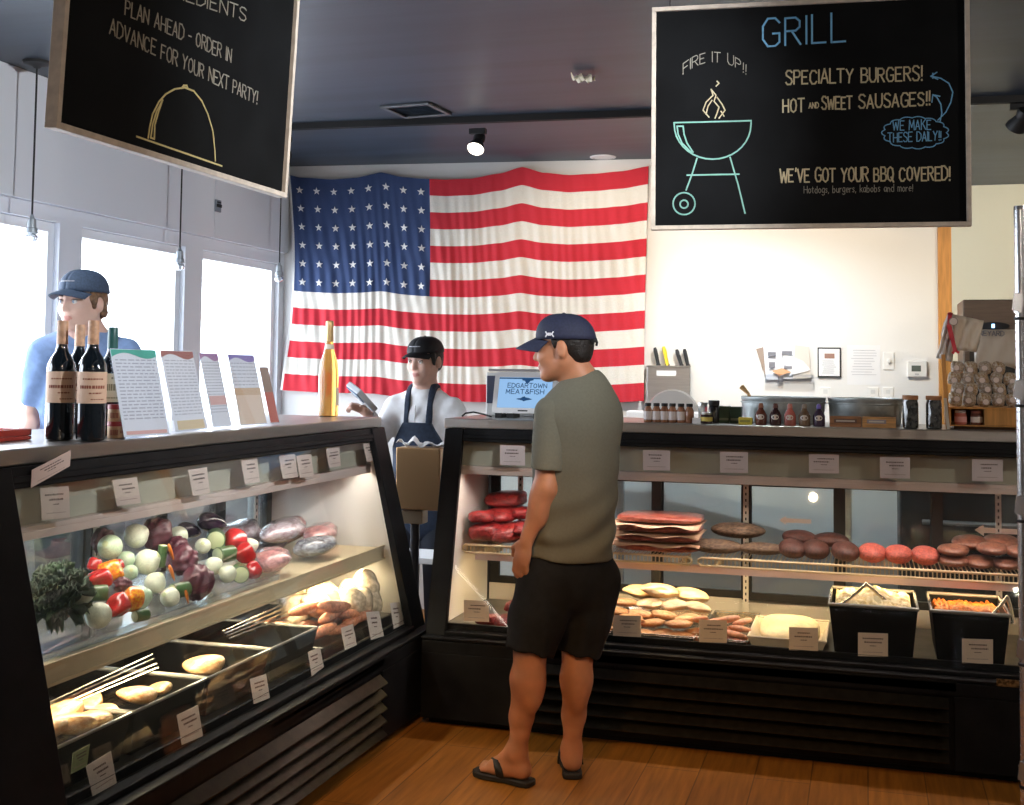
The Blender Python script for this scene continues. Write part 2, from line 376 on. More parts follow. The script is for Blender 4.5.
# raised fascia above the windows, with one panel joint
struct('trim_1',MB().box((WX,Y0,2.212),(WX+.035,5.93,CEIL-.002)).box((WX,5.936,2.212),(WX+.035,6.835,CEIL-.002)),M_wallL)
M_frame=mat('window_frame_paint',(.78,.80,.83),.5)
G_win=pane('window_glass',(.97,.98,1),.03)
for i,(a,b) in enumerate(WIN):
    t=.045;fx=(WX-.09,WX-.03)
    mb=MB().box((fx[0],a+.001,.921),(fx[1],a+t,2.139)).box((fx[0],b-t,.921),(fx[1],b-.001,2.139)).box((fx[0],a+t,.921),(fx[1],b-t,.921+t)).box((fx[0],a+t,2.139-t),(fx[1],b-t,2.139))
    w=struct('window_%d'%(i+1),mb,M_frame)
    par(MB().box((WX-.066,a+t,.921+t),(WX-.060,b-t,2.139-t)).build('pane',G_win),w)
    par(MB().box((WX-.03,a-.02,.90),(WX+.05,b+.02,.93)).build('sill',M_frame),w)
# back wall, slightly skew to the counters
BW0=V((-3.58,6.855,0));BWd=V((2.27,.245,0)).normalized();BWn=V((BWd.y,-BWd.x,0))   # BWn points to the shop
def bw(s,z,out=0.): return BW0+BWd*s+BWn*out+V((0,0,z))
def bws(x): return (x-BW0.x)/BWd.x
def bpx(u,v,out=0.):      # pixel on the back wall plane -> (s,z)
    p=at_pl(u,v,BW0+BWn*out,BWn);return ((p-BW0).dot(BWd),p.z)
def bwbox(mb,s0,s1,z0,z1,o0,o1):
    return mb.prism([(s0,z0),(s1,z0),(s1,z1),(s0,z1)],BW0+BWn*o0,BWd,V((0,0,1)),BWn*(o1-o0))
SP=bws(.402)
mb=MB();bwbox(mb,-.16,bws(-.642),0,CEIL-.002,-.12,0);bwbox(mb,bws(-.638),SP,0,CEIL-.002,-.12,0);bwbox(mb,bws(-.65),bws(-.63),0,CEIL-.002,-.12,-.004)
struct('wall_back',mb,M_wall)
mb=MB();bwbox(mb,SP+.001,SP+.075,0,CEIL-.003,-.14,.015)
struct('trim_2',mb,M_oak,bevel=.003)
struct('wall_far',MB().box((-1.5,8.6,0),(X1,Y1,CEIL-.002)),M_cream)
M_slatewall=mat('slate_paint',(.20,.20,.21),.6,bump=.05,bscale=60)
struct('wall_right',MB().box((X1,Y0,0),(X1+.12,Y1,CEIL-.002)),M_slatewall)
struct('wall_front',MB().box((X0,Y0-.12,0),(X1,Y0,CEIL-.002)),M_slatewall)
# ================================================================= DISPLAY CASES (local: s along, d away from the customer, z up)
M_liner=mat('white_liner',(.80,.76,.70),.5)
M_deck=mat('deck_steel',(.16,.15,.13),.4,.5,noise=.2,nscale=15)
M_wire=mat('cream_coated_wire',(.72,.58,.36),.4)
M_val=mat('beige_valance',(.50,.47,.38),.5)
M_fix=mat('lamp_housing',(.80,.63,.57),.35)
G_frontL=pane('front_glass',(.97,.985,.98),.010,.005,(.75,.82,.9),.3)
G_front=pane('front_glass_clear',(.97,.985,.98),.006,.0012,(.75,.8,.85),.35)
G_rear=pane('door_glass',(.90,.95,.96),.03,.03,(.7,.8,.85))
M_slat=mat('dark_bronze_metal',(.045,.036,.024),.32,.8,noise=.2,nscale=30)
ZB=.36;GB=(.065,ZB);GT=(.262,1.172)          # glass foot and head in (d,z)
def gd(z): return GB[0]+(GT[0]-GB[0])*(z-GB[1])/(GT[1]-GB[1])
def display_case(root,L,lv0,lv1,glass,lamp_top,lamp_low,shelves,wire,doors,fr0=.085,fr1=.085,d0=.375,dl=.40):
    P=root;D=.85
    b=MB().box((0,.012,.03),(L,D,ZB-.005));b.box((lv0-.03,0,.315),(lv1+.03,.012,ZB-.005));b.box((0,0,.30),(L,.012,ZB-.01))
    b.box((.0,.0,.03),(lv0-.02,.012,.30));b.box((lv1+.02,0,.03),(L,.012,.30));b.box((0,-.004,ZB-.005),(L,.085,ZB+.005));b.box((.02,.05,0),(L-.02,D-.03,.03))
    b.build('base',M_black,P,bevel=.003)
    lp=MB()
    for k in range(5):
        z=.292-.049*k
        lp.prism([(.004,z),(-.030,z-.030),(-.030,z-.0335),(.006,z-.004)],(lv0,0,0),V((0,1,0)),V((0,0,1)),V((lv1-lv0,0,0)))
    lp.build('louvre_panel',M_slat,P)
    # interior tub
    MB().box((.035,.09,ZB+.005),(L-.035,.80,ZB+.02)).build('deck',M_deck,P)
    MB().box((.036,.088,ZB+.021),(L-.036,.104,ZB+.048)).build('deck_edge',M_black,P,bevel=.002)
    for nm,s0,s1,li in(('end_panel',0,.03,(.0301,.034)),('end_panel',L-.03,L,(L-.034,L-.0301))):
        pass
        poly=[(GB[0]+.02,ZB+.005),(GT[0]+.02,1.219),(D,1.219),(D,ZB+.005)]
        e=MB().prism(poly,(s0,0,0),V((0,1,0)),V((0,0,1)),V((s1-s0,0,0))).build(nm,M_black,P,bevel=.002)
        l=MB().prism([(GB[0]+.035,ZB+.021),(GT[0]+.035,1.20),(D-.06,1.20),(D-.06,ZB+.021)],(li[0],0,0),V((0,1,0)),V((0,0,1)),V((li[1]-li[0],0,0))).build('liner',M_liner,e)
    # front frame: stiles follow the slanted glass, rails top and bottom
    f=MB()
    for s0,s1 in((0,fr0),(L-fr1,L)):
        f.prism([(GB[0]-.02,ZB),(GB[0]+.018,ZB),(GT[0]+.018,1.2195),(GT[0]-.008,1.2195)],(s0,0,0),V((0,1,0)),V((0,0,1)),V((s1-s0,0,0)))
    f.prism([(gd(1.165)-.012,1.165),(gd(1.165)+.03,1.165),(gd(1.2195)+.03,1.2195),(gd(1.2195)-.012,1.2195)],(fr0,0,0),V((0,1,0)),V((0,0,1)),V((L-fr0-fr1,0,0)))
    f.prism([(gd(1.178)-.018,1.178),(gd(1.178)-.01,1.178),(gd(1.196)-.01,1.196),(gd(1.196)-.018,1.196)],(fr0,0,0),V((0,1,0)),V((0,0,1)),V((L-fr0-fr1,0,0)))
    f.box((fr0,GB[0]-.025,ZB+.0055),(L-fr1,GB[0]+.02,ZB+.022))
    f.build('front_frame',M_black,P,bevel=.003)
    MB().prism([(gd(ZB+.018),ZB+.018),(gd(ZB+.018)+.006,ZB+.018),(gd(1.17)+.006,1.17),(gd(1.17),1.17)],(fr0-.01,0,0),V((0,1,0)),V((0,0,1)),V((L-fr0-fr1+.02,0,0))).build('front_glass',glass,P)
    MB().box((-.012,GT[0]+.012-.0,1.2205),(L+.012,D+.01,1.264)).build('countertop',M_steelh,P,bevel=.004)
    MB().box((.036,.325,1.055),(L-.036,.332,1.2)).build('valance',M_val,P)
    h=MB().box((.04,.300,1.040),(L-.04,.36,1.054)).box((.04,.300,1.018),(L-.04,.304,1.040)).box((.04,.356,1.018),(L-.04,.36,1.040)).build('lamp_housing',M_fix,P,bevel=.004)
    MB().box((.08,.312,1.034),(L-.08,.348,1.0395)).build('lamp_tube',lamp_top,h)
    # rear: header, sill and sliding doors
    MB().box((.036,.815,1.0),(L-.036,.845,1.219)).box((.036,.815,ZB+.005),(L-.036,.845,.455)).build('rear_panel',M_liner,P)
    n=doors;w=(L-.08)/n
    for k in range(n):
        a=.04+w*k-(.02 if k else 0);e=.04+w*(k+1)+(.02 if k<n-1 else 0);dd=.785 if k%2 else .812
        fm=MB().box((a,dd,.456),(a+.045,dd+.022,.999)).box((e-.045,dd,.456),(e,dd+.022,.999)).box((a+.045,dd,.456),(e-.045,dd+.022,.49)).box((a+.045,dd,.968),(e-.045,dd+.022,.999)).build('rear_door',M_blackmat,P)
        MB().box((a+.045,dd+.009,.49),(e-.045,dd+.013,.968)).build('pane',G_rear,fm)
    for s0,s1 in shelves:
        d1,z=.775,.70
        if wire:
            m=MB();r=.0045
            loop=lambda zz:[(s0+.02,d0,zz),(s1-.02,d0,zz)]
            m.tube([(s0+.012,d0,z-.004),(s1-.012,d0,z-.004),(s1,d0,z-.014),(s1,d0,z-.026),(s1-.012,d0,z-.036),(s0+.012,d0,z-.036),(s0,d0,z-.026),(s0,d0,z-.014)],.0055,8,closed=True)
            m.tube([(s0,d1,z-.004),(s1,d1,z-.004)],.005,6)
            q=int((s1-s0-.04)/.0165)
            for k in range(q+1):
                s=s0+.02+(s1-s0-.04)*k/q
                m.tube([(s,d1,z-.004),(s,d0+.012,z-.004),(s,d0+.002,z-.010),(s,d0+.002,z-.034)],.0026,4,caps=False)
            sh=m.build('wire_shelf',M_wire,P,smooth=40)
        else:
            m=MB().box((s0,d0,z-.012),(s1,d1,z-.006));m.box((s0,d0-.008,z-.052),(s1,d0,z));m.box((s0,d0-.016,z-.056),(s1,d0-.008,z-.047));m.box((s0,d0-.013,z-.004),(s1,d0-.008,z+.006))
            sh=m.build('shelf',M_wire,P,bevel=.0015)
        for s in(s0+.06,s1-.06):
            MB().prism([(d1,z-.04),(d0+.05,z-.037),(d0+.05,z-.048),(d1,z-.085)],(s-.004,0,0),V((0,1,0)),V((0,0,1)),V((.008,0,0))).build('bracket',M_wire,sh)
    h=MB().box((.10,dl,.648),(L-.10,dl+.055,.655)).box((.10,dl,.628),(L-.10,dl+.004,.648)).build('shelf_lamp',M_fix,P)
    MB().box((.14,dl+.012,.642),(L-.14,dl+.045,.6475)).build('lamp_tube',lamp_low,h)
    for s in(.2,L*.5,L-.2):
        m=MB().box((s-.012,.775,ZB+.02),(s+.012,.783,1.2))
        m.mi=1
        for k in range(26): m.box((s-.003,.7735,.45+k*.028),(s+.003,.775,.462+k*.028))
        m.build('slotted_standard',[M_liner,M_blackmat],P)
LAMP_R=emis('case_lamp_rose',(1,.84,.76),36.)
LAMP_W=emis('case_lamp_warm',(1,.72,.37),34.)
LAMP_C=emis('case_lamp_cool',(1,.93,.84),25.)
LAMP_H=emis('case_lamp_bright',(1,.83,.52),60.)
rc=thing('display_case',(0,0,0),'long black refrigerated meat case with sloped glass, facing us behind the standing customer','display case')
display_case(rc,2.53,.45,2.075,G_front,LAMP_R,LAMP_W,((.05,1.075),(1.105,2.48)),True,6)
rc.location=(-1.79,4.72,0)
lc=thing('display_case',(0,0,0),'black glass-fronted deli case along the window side, filled with vegetables and chicken pans','display case')
display_case(lc,2.68,.30,2.08,G_frontL,LAMP_C,LAMP_H,((.05,2.63),),False,6,.255,.14,.235,.26)
lc.location=(-1.815,2.27,0);lc.rotation_euler=(0,0,R(90))
# arrow stickers on the rear doors of the right case
ARW=mat('pale_sticker',(.75,.62,.55),.5)
for (u,v,sz) in((795,521,.14),(996,531,.17)):
    c=at_y(u,v,5.49)-V(rc.location)
    MB().prism([(-.5,0),(-.28,.2),(-.28,.09),(.5,.09),(.5,-.09),(-.28,-.09),(-.28,-.2)],(c.x,.776,c.z),V((sz,0,0)),V((0,0,sz*.75)),V((0,.001,0))).build('arrow_sticker',ARW,rc,loc=None)
    o=bpy.data.objects['arrow_sticker'] if sz==.14 else bpy.data.objects['arrow_sticker.001'];o.location=(0,0,0)
MB().box((2.24,-.003,.352),(2.46,0,.378)).build('maker_plate',mat('worn_brass_plate',(.25,.17,.08),.4,.7,noise=.7,nscale=90),None)
o=bpy.data.objects['maker_plate'];o.parent=rc;o.location=(0,-.002,0)
M_trimchrome=MB().box((0.012,.004,.05),(.022,.012,.39)).build('edge_trim',M_chrome,None);M_trimchrome.parent=lc;M_trimchrome.location=(0,-.006,0)
# ================================================================= HANGING SIGNS
M_slate=mat('chalkboard',(.0055,.006,.0068),.7,noise=.3,nscale=5,spec=.12)
M_sframe=mat('sign_frame_ash',(.60,.52,.44),.5,noise=.12,nscale=9,stretch=(4,4,4))
CH_blue=mat('chalk_blue',(.20,.47,.74),.9);CH_cream=mat('chalk_cream',(.62,.53,.34),.9);CH_mint=mat('chalk_mint',(.26,.52,.45),.9);CH_dim=mat('chalk_grey',(.34,.32,.27),.9);CH_gold=mat('chalk_gold',(.62,.52,.24),.9)
def sign(name,o,d,n,W,z0,z1,label,wires,up=V((0,0,1))):
    """o: lower near corner on the face plane, d along, n to the viewer"""
    t=thing(name,o+d*(W/2)+V((0,0,z1-z0)),label,'sign')
    H_=z1-z0
    MB().prism([(.014,.014),(W-.014,.014),(W-.014,H_-.014),(.014,H_-.014)],o-n*.016,d,up,n*.012).build('chalkboard',M_slate,t)
    f=MB();w=.014
    for a,b,c,e in((0,0,W,w),(0,H_-w,W,H_),(0,w,w,H_-w),(W-w,w,W,H_-w)): f.prism([(a,b),(c,b),(c,e),(a,e)],o-n*.022,d,up,n*.030)
    f.build('frame',M_sframe,t,bevel=.0015)
    for s in wires:
        p=o+d*s+up*H_-n*.007
        MB().tube([p,V((p.x,p.y,CEIL))],.0018,6).build('hanging_wire',M_blackmat,t)
    return t
def plane_px(o,n): return lambda u,v:at_pl(u,v,o,n)
# --- the grill sign
gn=V((.0872,-.9962,0)).normalized();gd_=V((-gn.y,gn.x,0))
go=at_z(651,230,1.955);GPX=plane_px(go,gn)
gw_=(GPX(971.5,226)-go).dot(gd_);gz1=GPX(651,8).z
gs=sign('hanging_chalkboard',go,gd_,gn,gw_,1.955,gz1,'black chalkboard sign headed GRILL, hanging over the right meat case','' or (.06,gw_-.06))
gface=lambda u,v:GPX(u,v)-gn*.0042
def gtext(t,u0,v0,u1,v1,hpx,w,m,seed=1,jit=.12,arc=0,nm='lettering'):
    a,b=gface(u0,v0),gface(u1,v1);hv=gface(u0,v0-hpx)-a
    text_words(gs,nm,m,t,a,b,hv,w,gn,seed=seed,jit=jit,arc=arc)
gtext('GRILL',763,46.5,845,41,28,.0062,CH_blue,3,.05)
gtext('FIRE IT UP!!',683,74,746,74,10,.0026,CH_dim,5,.1,arc=1.25)
gtext('SPECIALTY BURGERS!',786,84,922,80,13.5,.0050,CH_cream,7)
gtext('HOT',783,112,804,111,13,.0050,CH_cream,9);gtext('AND',809,108,818.5,107.5,5.5,.003,CH_cream,9)
gtext('SWEET',822,109,852,108.5,12,.0050,CH_cream,11);gtext('SAUSAGES!!',859,108,930,105,13,.0050,CH_cream,12)
gtext('WE MAKE',893,130,931,129,9.5,.0030,CH_blue,13);gtext('THESE DAILY!!',888,142,941,140,9,.0030,CH_blue,14)
gtext("WE'VE GOT YOUR BBQ COVERED!",780,182,950,180,13,.0050,CH_cream,15)
gtext('Hotdogs, burgers, kabobs and more!',804,193,913,191,7,.0018,CH_dim,16)
def gline(ptss,w,m,nm):
    mb=MB()
    for pts in ptss: mb.ribbon([gface(*p) for p in pts],w,gn)
    return mb.build(nm,m,gs)
def arcp(cx,cy,rx,ry,a0,a1,n=18): return [(cx+rx*math.cos(R(a0+(a1-a0)*i/n)),cy-ry*math.sin(R(a0+(a1-a0)*i/n))) for i in range(n+1)]
# cloud round the daily note
cl=[];N=15
for k in range(N):
    a=2*PI*k/N;b=2*PI*(k+1)/N
    for i in range(6):
        t=a+(b-a)*i/6;bul=1+.09*math.sin(PI*i/6);cl.append((915.5+31*bul*math.cos(t),132.5-14.5*bul*math.sin(t)*1.03))
cl.append(cl[0]);gline([cl],.0030,CH_blue,'cloud_drawing')
gline([[(938,120),(946,112),(951,102),(953,92),(949,83),(941,78),(932,76)],[(937,72),(931,76),(938,79)],[(933,73),(933,78)],
 [(940,122),(942,113),(941,104),(937,97),(934,95)],[(932,102),(933,94.5),(940,96)]],.0036,CH_blue,'arrow_drawing')
gline([[(674,122.5),(751,120.5)],[(674,122.5)]+arcp(712.5,124,38.5,35,180,360)[1:]+[(751,120.5)],[(677,126),(678,134),(682,143),(690,151),(693,152),(687,143),(684,134),(683,126),(677,126)],
 [(697,158),(692,174),(686,190)],[(730,157),(738,184),(745,213)],[(687,175),(739,174)],arcp(684,203.5,11,11,0,360,28),arcp(684,204,4,4,0,360,14)],.0048,CH_mint,'kettle_grill_drawing')
gline([[(709,117),(703,110),(706,102),(713,95),(711,89),(716,95),(714,101),(719,107),(717,113),(715,118)],[(719,118),(725,110),(722,104),(717,97)],[(724,116),(721,111)],[(706,114),(708,106),(712,100)],[(716,86),(719,83),(717,81)]],.0038,CH_cream,'flame_drawing')
# --- the party sign
lup=V((math.sin(R(2.7)),0,math.cos(R(2.7))));ln=V((lup.z,0,-lup.x));ld=V((0,1,0));lo_=V((-1.575,2.01,1.960));LPX=plane_px(lo_,ln);LW=1.0
ps=sign('hanging_chalkboard',lo_,ld,ln,LW,1.955,gz1,'black chalkboard sign with a drawn serving dome, hanging over the left deli case',(.06,LW-.06),lup)
def lface(u,v): return LPX(u,v)-ln*.0042
def ltext(t,u0,v0,u1,v1,hpx,w,m,seed=1):
    a,b=lface(u0,v0),lface(u1,v1);hv=lup*((lface(u0,v0-hpx)-a).length)
    text_words(ps,'lettering',m,t,a,b,hv,w,ln,seed=seed)
ltext('ADVANCE FOR YOUR NEXT PARTY!',111,33.5,258,104,15.5,.0030,CH_dim,21)
ltext('PLAN AHEAD - ORDER IN',126,14,232,62,15.5,.0030,CH_dim,22)
ltext('INGREDIENTS',150,-12,247,21,15,.0030,CH_dim,23)
def lline(ptss,w,m,nm):
    mb=MB()
    for pts in ptss: mb.ribbon([lface(*p) for p in pts],w,ln)
    return mb.build(nm,m,ps)
dome=[(149.5,138),(151,127),(154,114),(160,102),(167,94),(176,89),(186,87.5),(195,91),(203,101),(209,114),(214,131),(216,150),(216.5,161)]
lline([[(138,136.5),(223,166)],dome,[(152,138),(154,124),(158,111),(164,100)],[(153,138),(155.5,139),(156,125),(160,111),(164,100)],[(183,88),(185,85.5),(188,85.5),(189,88.5)]],.0042,CH_gold,'serving_dome_drawing')
# ================================================================= CEILING
def trackhead(name,u,v,aim,label,glass=True):
    p=at_z(u,v,CEIL);p.z=CEIL-.035
    t=thing(name,p,label,'spotlight','black track spotlights')
    MB().box((-.045,-.018,-.03),(.045,.018,0)).build('adapter',M_blackmat,t,bevel=.004).location=(0,0,0)
    a=V(aim).normalized();piv=V((0,0,-.075))
    MB().tube([(0,0,-.03),(0,0,-.055)],.008,10).tube([V((0,0,-.055))+V((.032*math.cos(q),0,.0-.02*(1-math.sin(q)))) for q in [PI*i/8 for i in range(9)]],.004,6).build('yoke',M_blackmat,t).location=(0,0,0)
    T=Matrix.Translation(piv)@a.to_track_quat('Z','Y').to_matrix().to_4x4()
    MB().lathe([(.012,-.052),(.03,-.05),(.034,-.03),(.026,-.01),(.03,.0),(.045,.035),(.047,.05)],20,T,cap1=False).build('lamp_head',M_blackmat,t,smooth=40).location=(0,0,0)
    MB().lathe([(.044,.043),(.040,.052),(.02,.058),(.001,.06)],20,T,cap0=False,cap1=False).build('bulb',emis('spot_bulb',(1,.92,.8),6.),t,smooth=60).location=(0,0,0)
    return t
mb=MB();a=at_z(270,124.6,CEIL);b=at_z(1060,94,CEIL);d=(b-a).normalized();q=V((-d.y,d.x,0))
mb.prism([(-.018,0),(.018,0),(.018,-.034),(.008,-.034),(.008,-.028),(-.008,-.028),(-.008,-.034),(-.018,-.034)],a,q,V((0,0,1)),b-a)
tag(mb.build('track_rail',M_blackmat),'long black lighting track running across the dark ceiling','light track')
trackhead('track_spotlight',478,122,(-.05,-.55,-.75),'black track spotlight with a glowing bulb above the flag, near the vent')
trackhead('track_spotlight',1020,96,(-.35,.6,-.6),'black track spotlight just right of the GRILL sign')
trackhead('track_spotlight',284,130,(-.4,.7,-.4),'black track spotlight peeping out behind the party sign edge').children[2].data.materials[0]=M_blackmat
# vent
pts=[at_z(u,v,CEIL) for u,v in((380,104),(432,100.5),(454,113),(399,118))]
c=sum(pts,V((0,0,0)))/4
vt=thing('ceiling_vent',c,'square grey louvred air vent in the dark ceiling','vent')
e1=((pts[1]-pts[0])+(pts[2]-pts[3])).normalized();e2=V((-e1.y,e1.x,0));hw=.135
M_vent=mat('grey_vent_metal',(.12,.125,.135),.4,.5)
mb=MB()
for a,b,c2,d2 in((-1,-1,1,-.82),(-1,.82,1,1),(-1,-.82,-.82,.82),(.82,-.82,1,.82)):
    mb.prism([(a*hw,b*hw),(c2*hw,b*hw),(c2*hw,d2*hw),(a*hw,d2*hw)],c-V((0,0,.014)),e1,e2,V((0,0,.013)))
mb.build('frame',M_vent,vt,bevel=.003)
mb=MB()
for k in range(8):
    y=-.1+.2*k/7
    mb.prism([(-.11,0),(.11,0),(.11,.0015),(-.11,.0015)],c+e2*(y)-V((0,0,.012)),e1,(e2*.7+V((0,0,.7))).normalized()*1,e2*.018+V((0,0,.008)))
mb.build('louvres',M_vent,vt)
# paper scrap and recessed lamp
tp=at_z(583,72,CEIL)
def scrap(i,j):
    x=-.045+.09*i/6;y=-.03+.07*j/5
    return tp+V((x,y,-.004-.03*abs(math.sin(i*1.1+j*.7))-.008*(i/6)))
o=MB().grid(scrap,6,5).build('paper_scrap',mat('masking_paper',(.72,.66,.50),.8));s=o.modifiers.new('t','SOLIDIFY');s.thickness=.003
tag(o,'crumpled scrap of tan paper stuck to the dark ceiling','paper scrap')
rp=at_z(603,157,CEIL)
rl=thing('recessed_light',rp,'round white recessed ceiling light above the flag','ceiling light')
MB().lathe([(.062,-.006),(.078,-.004),(.08,0)],28,Matrix.Translation(rp),cap0=False).build('trim_ring',M_white,rl,smooth=40)
MB().lathe([(.001,-.003),(.062,-.004)],28,Matrix.Translation(rp),cap0=False,cap1=False).build('diffuser',mat('lamp_diffuser',(.85,.85,.82),.4),rl)
# pendants
M_socket=mat('pewter_socket',(.30,.33,.36),.4,.4);M_bulb=mat('clear_bulb',(.82,.86,.9),.08,trans=.9,ior=1.2)
for i,(u,v,lab) in enumerate(((31.5,232,'bare pendant lamp on a black cord, over the capped worker at the window'),(179.5,262,'bare pendant lamp on a black cord between the two window posts'),(279.2,275,'bare pendant lamp on a black cord beside the edge of the flag'))):
    p=at_x(u,v,-3.40);t=thing('pendant_lamp',V((p.x,p.y,CEIL)),lab,'pendant lamp','bare pendant lamps along the window')
    q=V((p.x,p.y,0))
    MB().lathe([(.001,CEIL-.032),(.012,CEIL-.030),(.02,CEIL-.022),(.055,CEIL-.012),(.06,CEIL-.001)],24,Matrix.Translation(q),cap0=False).build('canopy',M_blackmat,t,smooth=40)
    MB().tube([q+V((0,0,CEIL-.03)),q+V((0,0,p.z+.05))],.0042,8).build('cord',M_blackmat,t)
    MB().lathe([(.006,.075),(.010,.06),(.017,.055),(.019,.02),(.024,.016),(.026,-.005),(.020,-.008)],18,Matrix.Translation(q+V((0,0,p.z))),cap0=True).build('socket',M_socket,t,smooth=40)
    MB().lathe([(.017,-.0085),(.025,-.015),(.027,-.026),(.02,-.038),(.001,-.044)],18,Matrix.Translation(q+V((0,0,p.z))),cap0=False,cap1=False).build('bulb',M_bulb,t,smooth=60)
# sensor on the left fascia
p=at_x(217,206,WX+.036)
sn=thing('wall_sensor',p,'small dark box on the fascia above the windows','sensor')
MB().box((p.x+.001,p.y-.03,p.z-.035),(p.x+.012,p.y+.03,p.z+.035)).build('plate',mat('sensor_grey',(.22,.25,.3),.5),sn,bevel=.004)
MB().box((p.x+.012,p.y-.024,p.z-.008),(p.x+.018,p.y+.024,p.z+.01)).box((p.x+.012,p.y-.02,p.z+.016),(p.x+.016,p.y+.02,p.z+.024)).build('louvre',M_blackmat,sn)
# ================================================================= FLAG
fs0=bpx(290,178)[0];fs1=bpx(649,169)[0]
TOP=[(0,2.718),(.035,2.700),(.13,2.683),(.2,2.692),(.268,2.722),(.33,2.690),(.39,2.676),(.45,2.668),(.52,2.672),(.60,2.700),(.662,2.738),(.72,2.700),(.79,2.682),(.86,2.688),(.93,2.70),(1,2.727)]
BOT=[(0,1.335),(.2,1.328),(.4,1.300),(.6,1.285),(.8,1.285),(1,1.300)]
def lerp(T,s):
    for (a,x),(b,y) in zip(T[:-1],T[1:]):
        if s<=b: t=(s-a)/(b-a);t=t*t*(3-2*t)*.5+t*.5;return x+(y-x)*t
    return T[-1][1]
def flagp(s,t):
    w=(1-t)**1.6
    zt=lerp(TOP,s);base=2.70;z=(base*(1-w)+zt*w)*(1-t)+lerp(BOT,s)*t
    z=zt*(1-t)+lerp(BOT,s)*t
    sag=(zt-2.70)*(math.exp(-t*1.5)-(1-t));z+=sag
    x=fs0+(fs1-fs0)*s+(1-s)**2*(.05*math.sin(PI*t)-.012*t*t)-.02*s*s*math.sin(PI*t*.5)
    amp=.002+.0042*min(1,t*2.2)
    fold=(math.sin(s*251-t*16+2.6*math.sin(s*23+t*2))+.6*math.sin(s*173+t*9+2.2*math.sin(s*13))+.7*math.sin(s*71-t*12+1.5*math.sin(s*7)))*.5*min(1,.25+t*2.2)+.5*math.sin(s*83-t*7+2.1*math.sin(s*9+t*2))
    return bw(x,z,.035+amp*fold+.02*t)
NU,NV=320,78
mb=MB();vs=[flagp(i/NU,j/NV) for i in range(NU+1) for j in range(NV+1)];fs=[];w=NV+1
CU=int(.408*NU)
mb.add(vs,[])
for i in range(NU):
    for j in range(NV):
        mb.f.append((i*w+j,i*w+j+1,(i+1)*w+j+1,(i+1)*w+j));st=j//6
        mb.m.append(3 if i<2 else (2 if (i<CU and st<7) else (0 if st%2==0 else 1)))
def cloth(name,c,n=.0): 
    m=mat(name,c,.85,noise=.12,nscale=300);m.node_tree.nodes['Principled BSDF'].inputs['Sheen Weight'].default_value=.2;return m
fl=mb.build('flag',[cloth('flag_red',(.60,.022,.04)),cloth('flag_white',(.80,.76,.68)),cloth('flag_blue',(.035,.065,.17)),cloth('flag_hem',(.75,.74,.72))],smooth=180)
fl.location=(0,0,0)
tag(fl,'large American flag with 48 stars pinned flat to the back wall','flag')
for r in range(6):
    for k in range(8):
        s=(.032+.350*k/7);t=(.062+.432*r/5)
        poly=[]
        for i in range(10):
            rr=.0115 if i%2==0 else .0046;an=PI/2+i*PI/5
            poly.append(flagp(s+rr*math.cos(an)*1.0,t-rr*math.sin(an)*(fs1-fs0)/1.39)+BWn*.005)
        cpt=flagp(s,t)+BWn*.006
        MB().add([cpt]+poly,[(0,i+1,(i+1)%10+1) for i in range(10)]).build('star',cloth('star_white',(.85,.85,.83)),fl)
# ================================================================= THINGS ON THE BACK WALL
def wall_box(name,u0,v0,u1,v1,th,m,parent=None,out=0.,bevel=.003):
    s0,z1=bpx(u0,v0,out);s1,z0=bpx(u1,v1,out);mb=MB();bwbox(mb,s0,s1,z0,z1,out+.0005,out+th);return mb.build(name,m,parent,bevel=bevel)
def wloc_px(u,v): s,z=bpx(u,v);return bw(s,z)
M_plate=mat('ivory_plate',(.82,.81,.78),.35);M_paper=mat('paper_white',(.82,.82,.83),.8);M_ink=mat('grey_print',(.22,.22,.25),.8)
def printed_lines(parent,u0,v0,u1,v1,n,out,m=None,h=.35,seed=1):
    rng=random.Random(seed);mb=MB()
    for k in range(n):
        v=v0+(v1-v0)*(k+.5)/n;hh=(v1-v0)/n*h;l=rng.uniform(.0,.12);r=rng.uniform(.75,1)
        s0,z1=bpx(u0+(u1-u0)*l,v-hh/2,out);s1,z0=bpx(u0+(u1-u0)*r,v+hh/2,out);bwbox(mb,s0,s1,z0,z1,out,out+.0006)
    return mb.build('print',m or M_ink,parent)
t=thing('light_switch',wloc_px(888.5,361),'white light switch plate beside the thermostat','light switch')
wall_box('plate',883,352,894.3,370,.006,M_plate,t);wall_box('toggle',887.6,358.5,890.2,363,.014,M_plate,t,.006,.001)
t=thing('thermostat',wloc_px(917,369),'ivory wall thermostat with a grey screen','thermostat')
wall_box('housing',907,361,926.5,377,.022,M_plate,t);wall_box('screen',911.5,365.5,921,371.5,.001,mat('lcd_grey',(.12,.14,.12),.2),t,.0222,0);wall_box('button',915,373.5,919,375,.002,mat('button_grey',(.5,.5,.5),.5),t,.0222,0)
for k,u in enumerate((825.5,873,888)):
    t=thing('wall_outlet',wloc_px(u,395),['white wall outlet above the galvanised tub with the bottles','white wall outlet above the plain galvanised tub, nearer the flag','white wall outlet below the light switch'][k],'outlet')
    wall_box('plate',u-5.5,387,u+5.5,403,.006,M_plate,t)
    for dv in(-3.5,3.5): wall_box('socket',u-2.2,395+dv-2.2,u+2.2,395+dv+2.2,.002,mat('socket_white',(.7,.7,.68),.4),t,.0062,.001)
t=thing('framed_certificate',wloc_px(829,362),'small black-framed certificate on the white wall','certificate')
wall_box('frame',817.5,347.5,841,377.5,.014,M_blackmat,t);wall_box('sheet',818.8,348.8,839.7,376.2,.0012,M_paper,t,.0142,0)
